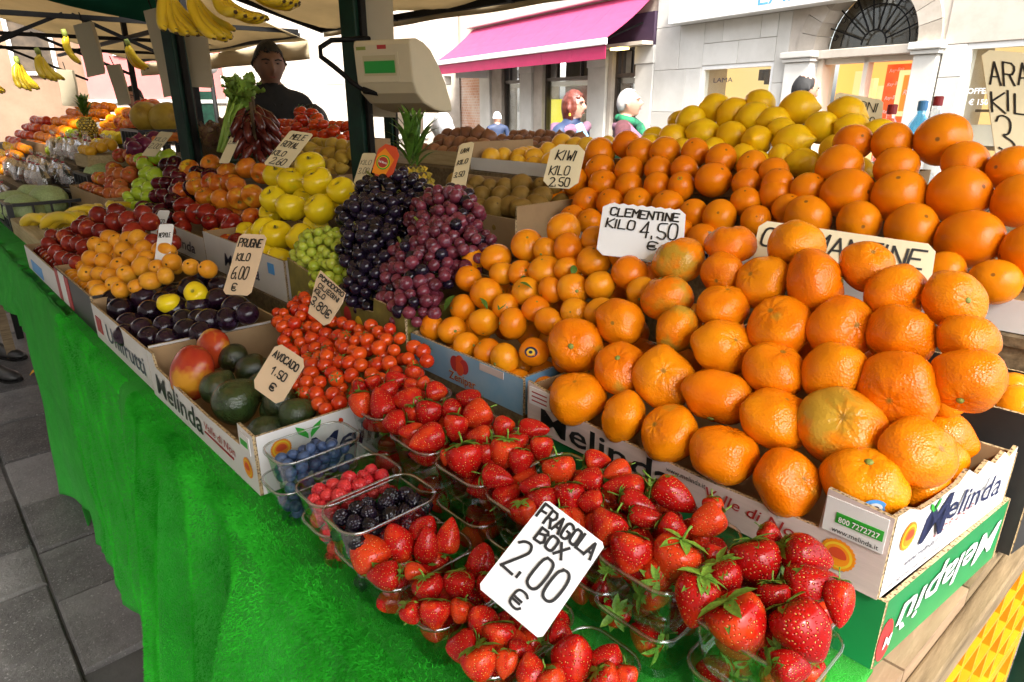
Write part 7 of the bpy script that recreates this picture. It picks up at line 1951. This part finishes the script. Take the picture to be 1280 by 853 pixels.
# packs of paper bags hung from the posts
def hung(loc, w_, h, rot, label, n=5):
    T = thing('bag_pack', label, 'paper bags', loc); T.rotation_euler = rot
    for k in range(n):
        V = []; F = []
        for i in range(7):
            t = i / 6
            for s in (-1, 1):
                V.append((s * w_ / 2 * (1 + .05 * t), .012 * math.sin(3 * t + k * .3) * t + k * .0045, -h * t * (1 - .012 * k)))
        for i in range(6): F.append((2 * i, 2 * i + 1, 2 * i + 3, 2 * i + 2))
        o = put('bag', mesh('bag', V, F, ('bag_paper',)), T)
        md = o.modifiers.new('solid', 'SOLIDIFY'); md.thickness = .003
    MB().tube([(-.01, .01, .05), (0, .01, .0), (.01, .012, -.01)], .003, 6).build('hook', 'dark_metal', T)
hung((-3.33, .50, TZ + .92), .095, .225, (R(-4), R(-9), R(35)), 'pack of cream paper bags hanging far left under the green canopy')
hung((-2.70, .615, TZ + .93), .065, .33, (R(-3), R(-8), R(30)), 'tall pack of cream paper bags hung on the left of the green post')
hung((-2.66, .74, TZ + .84), .13, .20, (R(3), R(3), R(50)), 'wide cream paper bags hung on the right of the green post')
hung((-4.40, .85, TZ + .80), .085, .23, (R(2), R(-6), R(40)), 'cream bag pack hanging beyond the green canopy')
hung((-5.30, .76, TZ + .80), .12, .24, (R(2), R(4), R(40)), 'grey cream bag pack hanging far off beside a dark post')
hung((-1.63, .99, TZ + .93), .12, .40, (R(2), R(2), R(60)), 'translucent bag roll hanging behind the scale post')

# crates of brown roots and white flowers on the street side
carton('fruit_carton', 'wooden tray of dark brown onions behind the pineapple', 'carton', [(-1.78, 1.20), (-1.42, 1.20), (-1.42, 1.42), (-1.78, 1.42)], .3615, .05, 'slatwood', 'slatwood')
pile('onion', 'onion', 'dark brown onion in the tray behind the pineapple', 'onion', 'brown onions', -1.74, -1.45, 1.24, 1.40, .37, .032, 12, .5)
carton('fruit_carton', 'wooden tray of brown mushrooms behind the kiwis', 'carton', [(-1.72, 1.47), (-1.20, 1.47), (-1.20, 1.70), (-1.72, 1.70)], .3615, .06, 'slatwood', 'slatwood')
pile('onion', 'mushroom', 'brown mushroom in the tray behind the kiwis', 'mushroom', 'brown mushrooms', -1.68, -1.24, 1.50, 1.68, .37, .026, 13, .4)
tag(MB().box(-1.85, -1.15, 1.44, 1.75, 0, .36).build('produce_stand', 'board', None, loc=(0, 0, TZ)), 'wooden stand for the mushroom tray at the back of the stall', 'stand')
# water bottles behind the lemons
def bottle(x, y, mat, cap, h, label):
    T = thing('water_bottle', label, 'bottle', (x, y, TZ + .30), 0, 'water bottles')
    pr = [(.011, h), (.012, h - .02), (.012, h - .028), (.027, h - .055), (.031, h - .075)] + [(.031 - .0035 * (k % 2), (h - .08) * (1 - k / 11)) for k in range(11)] + [(.029, .006), (.026, 0)]
    put('body', mesh('body', *revolve(pr, 18), (mat,), smooth=True), T)
    put('cap', mesh('cap', *revolve([(.010, h + .010), (.0135, h + .008), (.0135, h - .016), (.012, h - .018)], 14), (cap,), smooth=False), T)
    put('label_band', mesh('label_band', *revolve([(.0314, h * .42), (.0316, h * .415), (.0316, h * .26), (.0314, h * .255)], 18), ('whiteink',), smooth=True), T)
bottle(-.292, 1.86, 'bottle', 'redcard', .262, 'clear water bottle left of the blue bottle')
bottle(-.235, 1.93, 'bluebottle', 'blueink', .272, 'bright blue water bottle between two clear ones')
bottle(-.235, 2.06, 'bottle', 'redcard', .285, 'clear water bottle right of the blue bottle')
bottle(.02, 1.78, 'bottle', 'blueink', .2, 'small clear bottle behind the large cream card')
tag(MB().box(-.45, .2, 1.65, 2.2, 0, TZ + .299).build('crate_stack', 'slatwood', None, bevel=.005), 'wooden box stack behind the lemons carrying water bottles', 'box')

# ------------------------------------------------------------------ people
def skinmat(name, c): return plain(name, c, .5, .06, 14, .1, 60)
MAT['skin'] = skinmat('fair_skin', (.46, .24, .165))
MAT['lip'] = skinmat('lips', (.22, .07, .05))
MAT['skin_backlit'] = skinmat('backlit_skin', (.20, .095, .055))  # backlit shade under the canopy is put into this darker skin colour
MAT['hair_black'] = plain('black_hair', (.006, .005, .0045), .7, .4, 30, .6, 90)
MAT['hair_red'] = plain('auburn_hair', (.13, .028, .016), .4, .4, 30, .6, 90)
MAT['hair_grey'] = plain('grey_hair', (.40, .38, .36), .6, .15, 30, .5, 90)
MAT['coat_dark'] = plain('dark_jacket', (.007, .0065, .006), .9, .4, 12, .3, 60)
MAT['coat_maroon'] = plain('maroon_knit', (.085, .025, .030), .9, .25, 30, .4, 90)
MAT['shawl_purple'] = plain('striped_purple_shawl', (.10, .045, .09), .9, .5, 14, c2=(.24, .11, .14), stretch=(1, 1, 9))
MAT['coat_blue'] = plain('blue_jacket', (.02, .035, .085), .6, .3, 12)
MAT['scarf_green'] = plain('green_scarf', (.008, .15, .055), .85, .5, 16, c2=(.004, .035, .03))
MAT['scarf_blue'] = plain('turquoise_scarf', (.05, .32, .50), .8, .5, 12, c2=(.30, .35, .5))
MAT['white_cloth'] = plain('white_cloth', (.80, .80, .80), .8, .06, 10)
MAT['trousers'] = plain('dark_trousers', (.03, .03, .035), .85, .3, 20)
def head_verts(nu=40, nv2=28):
    V = []; F = []
    for i in range(nv2 + 1):
        el = math.pi * (i / nv2 - .5)
        for k in range(nu):
            az = 6.2832 * k / nu                      # 0 = +y, the face
            x, y, z = math.sin(az) * math.cos(el), math.cos(az) * math.cos(el), math.sin(el)
            px, py, pz = x * .076, y * .096, z * .118
            low = max(0, -z)
            px *= 1 - .30 * low ** 1.3; py *= 1 - .10 * low
            if y < 0: pz += 0; py *= 1.02
            def gs(a0, e0, sa, se): 
                da = math.atan2(math.sin(az - a0), math.cos(az - a0))
                return math.exp(-(da / sa) ** 2 - ((el - e0) / se) ** 2)
            py += .024 * gs(0, -.16, .13, .16) + .012 * gs(0, .02, .10, .2)          # nose
            py += .006 * gs(0, .34, .6, .12)                                          # brow
            for s in (-1, 1):
                py -= .011 * gs(s * .36, .10, .2, .13)                                # eye sockets
                px += s * .015 * gs(s * 1.62, -.02, .13, .25)                         # ears
            py += .003 * gs(0, -.50, .35, .08) - .002 * gs(0, -.64, .3, .06)          # lips
            py += .012 * gs(0, -.92, .6, .22)                                         # chin
            V.append(Vector((px, py, pz)))
    for i in range(nv2):
        for k in range(nu):
            F.append((i * nu + k, i * nu + (k + 1) % nu, (i + 1) * nu + (k + 1) % nu, (i + 1) * nu + k))
    return V, F
HV, HF = head_verts()
HV2, HF2 = head_verts(96, 72)
def person(label, loc, yaw, height, skin_m, top_m, leg_m='trousers', lean=0, head=(0, 0), arms=None, hair=None, hairmat=None, extra=None, group=None):
    """one continuous body: legs, trunk, arms, neck and head fused into one skin"""
    T = thing('person', label, 'person', loc, yaw, group)
    h = height; S_ = h / 1.75
    J = {}
    def add(n, p, r): J[n] = (Vector(p) * S_, r * S_)
    add('pelvis', (0, 0, .95), .135)
    cl, sl = math.cos(lean), math.sin(lean)
    def up(d, x=0, y=0):                                # a point d above the pelvis along the leaning spine
        return (x, y * cl + d * sl, .95 + d * cl - y * sl)
    add('waist', up(.15), .128); add('chest', up(.34), .155); add('upchest', up(.44), .115); add('neck', up(.51), .060); add('skull', up(.575, 0, .01), .06)
    for s, nm in ((-1, 'l'), (1, 'r')):
        add('sh' + nm, up(.455, s * .185), .072)
        e = arms[nm][0] if arms else (s * .25, -.02, .16)
        w_ = arms[nm][1] if arms else (s * .26, .06, -.08)
        add('el' + nm, up(e[2], e[0], e[1]), .046); add('wr' + nm, up(w_[2], w_[0], w_[1]), .030); 
        wv, ev = Vector(up(w_[2], w_[0], w_[1])), Vector(up(e[2], e[0], e[1]))
        add('ha' + nm, tuple(wv + (wv - ev).normalized() * .10), .033)
        add('hip' + nm, (s * .09, 0, .90), .105); add('kn' + nm, (s * .10, .03, .50), .062); add('an' + nm, (s * .10, -.02, .09), .042); add('to' + nm, (s * .12, .14, .035), .035)
    E_ = [('pelvis', 'waist'), ('waist', 'chest'), ('chest', 'upchest'), ('upchest', 'neck'), ('neck', 'skull')]
    for nm in 'lr':
        E_ += [('upchest', 'sh' + nm), ('sh' + nm, 'el' + nm), ('el' + nm, 'wr' + nm), ('wr' + nm, 'ha' + nm), ('pelvis', 'hip' + nm), ('hip' + nm, 'kn' + nm), ('kn' + nm, 'an' + nm), ('an' + nm, 'to' + nm)]
    names = list(J)
    me = bpy.data.meshes.new('armature')
    me.from_pydata([tuple(J[n][0]) for n in names], [(names.index(a), names.index(b)) for a, b in E_], [])
    ob = bpy.data.objects.new('armature', me); COL.objects.link(ob)
    md = ob.modifiers.new('skin', 'SKIN')
    for i, n in enumerate(names):
        sv = me.skin_vertices[0].data[i]; r = J[n][1]
        sv.radius = (r, r * (.72 if n in ('pelvis', 'waist', 'chest', 'upchest') else 1)); sv.use_root = n == 'pelvis'
    sd = ob.modifiers.new('sub', 'SUBSURF'); sd.levels = 2; sd.render_levels = 2
    dg = bpy.context.evaluated_depsgraph_get(); dg.update()
    bm_ = bpy.data.meshes.new_from_object(ob.evaluated_get(dg))
    bpy.data.objects.remove(ob)
    # fuse the head to the neck
    V = [v.co.copy() for v in bm_.vertices]; F = [tuple(p.vertices) for p in bm_.polygons]
    hc = J['skull'][0] + Vector((0, sl * .06 + .012, cl * .062)) * S_
    HM = Matrix.Translation(hc) @ Euler((head[1] - lean * .8, 0, head[0]), 'ZXY').to_matrix().to_4x4() @ Matrix.Scale(S_, 4)
    k = len(V); V += [HM @ v for v in HV]; F += [tuple(i + k for i in f) for f in HF]
    full = mesh('body_source', V, F)
    ob = bpy.data.objects.new('body_source', full); COL.objects.link(ob)
    rm = ob.modifiers.new('fuse', 'REMESH'); rm.mode = 'VOXEL'; rm.voxel_size = .0075; rm.use_smooth_shade = True
    sm = ob.modifiers.new('ease', 'SMOOTH'); sm.iterations = 2; sm.factor = .4
    dg = bpy.context.evaluated_depsgraph_get(); dg.update()
    body = bpy.data.meshes.new_from_object(ob.evaluated_get(dg)); body.name = 'body'
    bpy.data.objects.remove(ob)
    for m_ in (skin_m, top_m, leg_m): body.materials.append(MAT[m_])
    nk = J['neck'][0]; ax = Vector((0, sl, cl)); idx = []
    for p in body.polygons:
        c = p.center
        dd = (c - nk).dot(ax); rad_ = ((c - nk) - ax * dd).length
        if (dd > -.05 * S_ and rad_ < .066 * S_) or (dd > .035 * S_ and rad_ < .16): q = 0
        elif any((c - J['ha' + nm][0]).length < .085 * S_ for nm in 'lr'): q = 0
        elif c.z < .93 * S_ and (abs(c.x) < .2): q = 2
        else: q = 1
        idx.append(q)
    body.polygons.foreach_set('material_index', idx)
    put('body', body, T)
    def onhead(name, me_, mat=None): 
        o = put(name, me_, T); o.matrix_local = HM; return o
    for s in (-1, 1):
        onhead('eye', mesh('eye', [Vector((s * .030, .083, .014)) + v for v in (Vector((.011, 0, 0)), Vector((0, .004, .004)), Vector((-.011, 0, 0)), Vector((0, .004, -.004)), Vector((0, .006, 0)))], [(0, 1, 4), (1, 2, 4), (2, 3, 4), (3, 0, 4)], ('hair_black',)))
        eb = MB().tube([(s * .014, .098, .030), (s * .032, .094, .036), (s * .052, .080, .030)], .0036, 5)
        onhead('eyebrow', mesh('eyebrow', eb.v, eb.f, (hairmat or 'hair_black',)))
    onhead('mouth', mesh('mouth', [(-.024, .083, -.052), (-.01, .093, -.050), (.01, .093, -.050), (.024, .083, -.052), (.01, .092, -.060), (-.01, .092, -.060)], [(0, 1, 2, 3, 4, 5)], ('lip',)))
    if hair:
        HVh = []; 
        nu, nv2 = 40, 28
        keep = set()
        for i, v in enumerate(HV2):
            n_ = v.normalized(); az = math.atan2(v.x, v.y); el = math.asin(max(-1, min(1, v.z / .118)))
            a = abs(az)
            vis, thick, drop_ = hair(a, el + .16 * noise.noise(v * 70))
            q = v * (1 + thick * (1 + .3 * noise.noise(v * 40) + .25 * noise.noise(Vector((v.x * 160, v.y * 160, v.z * 30))))) if vis else v * .96
            q = Vector((q.x, q.y, q.z - (drop_ if vis else 0)))
            HVh.append(q); 
            if vis: keep.add(i)
        Fh = [f for f in HF2 if sum(i in keep for i in f) >= 3]
        o = onhead('hair', mesh('hair', HVh, Fh, (hairmat,), smooth=True))
    if extra: extra(T, HM, J, S_)
    return T
def lerp3(a, pts):
    for (x0, y0), (x1, y1) in zip(pts, pts[1:]):
        if a <= x1: return y0 + (y1 - y0) * (a - x0) / (x1 - x0)
    return pts[-1][1]
def short_hair(a, el): return el > lerp3(a, [(0, .62), (.55, .58), (1.0, .38), (1.45, .12), (1.9, -.25), (3.2, -.5)]), .085, 0
def bob_hair(a, el): return (el > .62 - 1.2 * max(0, min(1, (a - .35) / .9)) and a > .0 and not (a < .85 and el < .45)), .15, .05 * max(0, -el + .25) if a > .8 else 0
def fringe_bald(a, el): return (a > 1.15 and lerp3(a, [(0, .3), (1.45, .05), (1.9, -.3), (3.2, -.55)]) < el < .75), .05, 0
def thin_grey(a, el): return el > lerp3(a, [(0, .85), (.6, .75), (1.0, .45), (1.45, .10), (1.9, -.25), (3.2, -.5)]), .05, 0
def seller_x(T, HM, J, S_):
    c = J['neck'][0]
    for s in (-1, 1):
        MB().tube([c + Vector((0, -.07, .0)), c + Vector((s * .07, -.02, .01)), c + Vector((s * .055, .06, -.04)), c + Vector((s * .02, .09, -.09))], [.014, .016, .014, .008], 8).build('collar', 'coat_dark', T, True)
person('tall man in a dark jacket smiling behind the stall', (-3.70, 1.52, 0), R(-92), 1.90, 'skin_backlit', 'coat_dark', head=(R(-12), R(-6)), hair=short_hair, hairmat='hair_black', extra=seller_x)
person('person in dark clothes bending forward beside the seller', (-3.66, 1.90, 0), R(-133), 1.74, 'skin_backlit', 'coat_dark', lean=R(44), head=(0, R(-25)), hair=lambda a, el: (el > -.3 or a > 1.0, .16, .01), hairmat='hair_black', arms={'l': ((-.24, .12, .22), (-.2, .25, .1)), 'r': ((.24, .12, .22), (.2, .25, .1))})
def woman_x(T, HM, J, S_):
    c = J['upchest'][0]
    MB().tube([c + Vector((-.20, -.02, -.03)), c + Vector((-.12, .07, .035)), c + Vector((0, .105, .0)), c + Vector((.12, .08, .02)), c + Vector((.20, -.03, -.03)), c + Vector((.08, -.11, .03)), c + Vector((-.08, -.11, .03)), c + Vector((-.2, -.02, -.03))], [.034, .04, .036, .04, .034, .036, .036, .034], 10).build('shawl', 'shawl_purple', T, True)
    MB().tube([c + Vector((.06, .10, .05)), c + Vector((.05, .15, -.05)), c + Vector((.07, .16, -.16)), c + Vector((.08, .14, -.3))], [.04, .05, .05, .035], 10).build('scarf', 'scarf_blue', T, True)
    gl = MB()
    for s in (-1, 1):
        pts = [HM @ Vector((s * .031 + .022 * math.cos(t * .7), .099 - .01 * abs(math.cos(t * .7)), .012 + .016 * math.sin(t * .7))) for t in range(10)]
        gl.tube(pts, .0018, 5); gl.tube([HM @ Vector((s * .053, .092, .014)), HM @ Vector((s * .08, .0, .016))], .0018, 5)
    gl.build('glasses', 'dark_metal', T)
    for s in (-1, 1):
        MB().tube([HM @ Vector((s * .082, .0, -.045)), HM @ Vector((s * .084, .002, -.075))], [.006, .009], 6).build('earring', 'yellowink', T)
person('auburn haired woman with glasses and striped shawl walking past', (-3.30, 3.80, 0), R(-82), 1.64, 'skin', 'coat_blue', head=(R(8), R(4)), hair=bob_hair, hairmat='hair_red', extra=woman_x)
def man_x(T, HM, J, S_):
    c = J['upchest'][0]
    MB().tube([c + Vector((.07, -.05, .085)), c + Vector((-.07, -.05, .085)), c + Vector((-.085, .05, .06)), c + Vector((0, .10, .03)), c + Vector((.085, .05, .06)), c + Vector((.07, -.05, .085))], [.03, .032, .034, .036, .034, .03], 10).build('scarf', 'scarf_green', T, True)
    MB().tube([c + Vector((.02, .11, .03)), c + Vector((.05, .16, -.06)), c + Vector((.055, .17, -.2)), c + Vector((.06, .16, -.34))], [.035, .042, .042, .03], 10).build('scarf_end', 'scarf_green', T, True)
    MB().tube([c + Vector((.10, -.08, .02)), c + Vector((.14, .03, .02)), c + Vector((.12, .12, -.06)), c + Vector((.11, .14, -.3))], [.03, .035, .035, .03], 8).build('shawl', 'shawl_purple', T, True)
person('grey haired man in maroon with a green scarf walking past', (-3.00, 4.11, 0), R(-58), 1.66, 'skin', 'coat_maroon', head=(R(-4), R(10)), hair=thin_grey, hairmat='hair_grey', extra=man_x)
person('balding man passing in front of the arched doorway', (-2.09, 5.17, 0), R(-42), 1.78, 'skin', 'coat_dark', head=(0, R(-14)), hair=fringe_bald, hairmat='hair_black')
person('person all in white with white hood behind the pineapple', (-3.45, 2.62, 0), R(30), 1.48, 'white_cloth', 'white_cloth', 'white_cloth', head=(R(10), R(-5)), hair=lambda a, el: (el > .1 or a > .9, .14, 0), hairmat='white_cloth')
person('small distant person in a blue jacket and white cap near the piers', (-8.24, 7.40, 0), R(60), 1.42, 'skin', 'coat_blue', head=(R(20), R(-8)), hair=lambda a, el: (el > .25 - .4 * min(1, a / 1.5), .12, 0), hairmat='white_cloth')
person('dark haired person far off under the second canopy', (-7.5, 1.75, 0), R(-140), 1.72, 'skin', 'coat_dark', hair=short_hair, hairmat='hair_black')
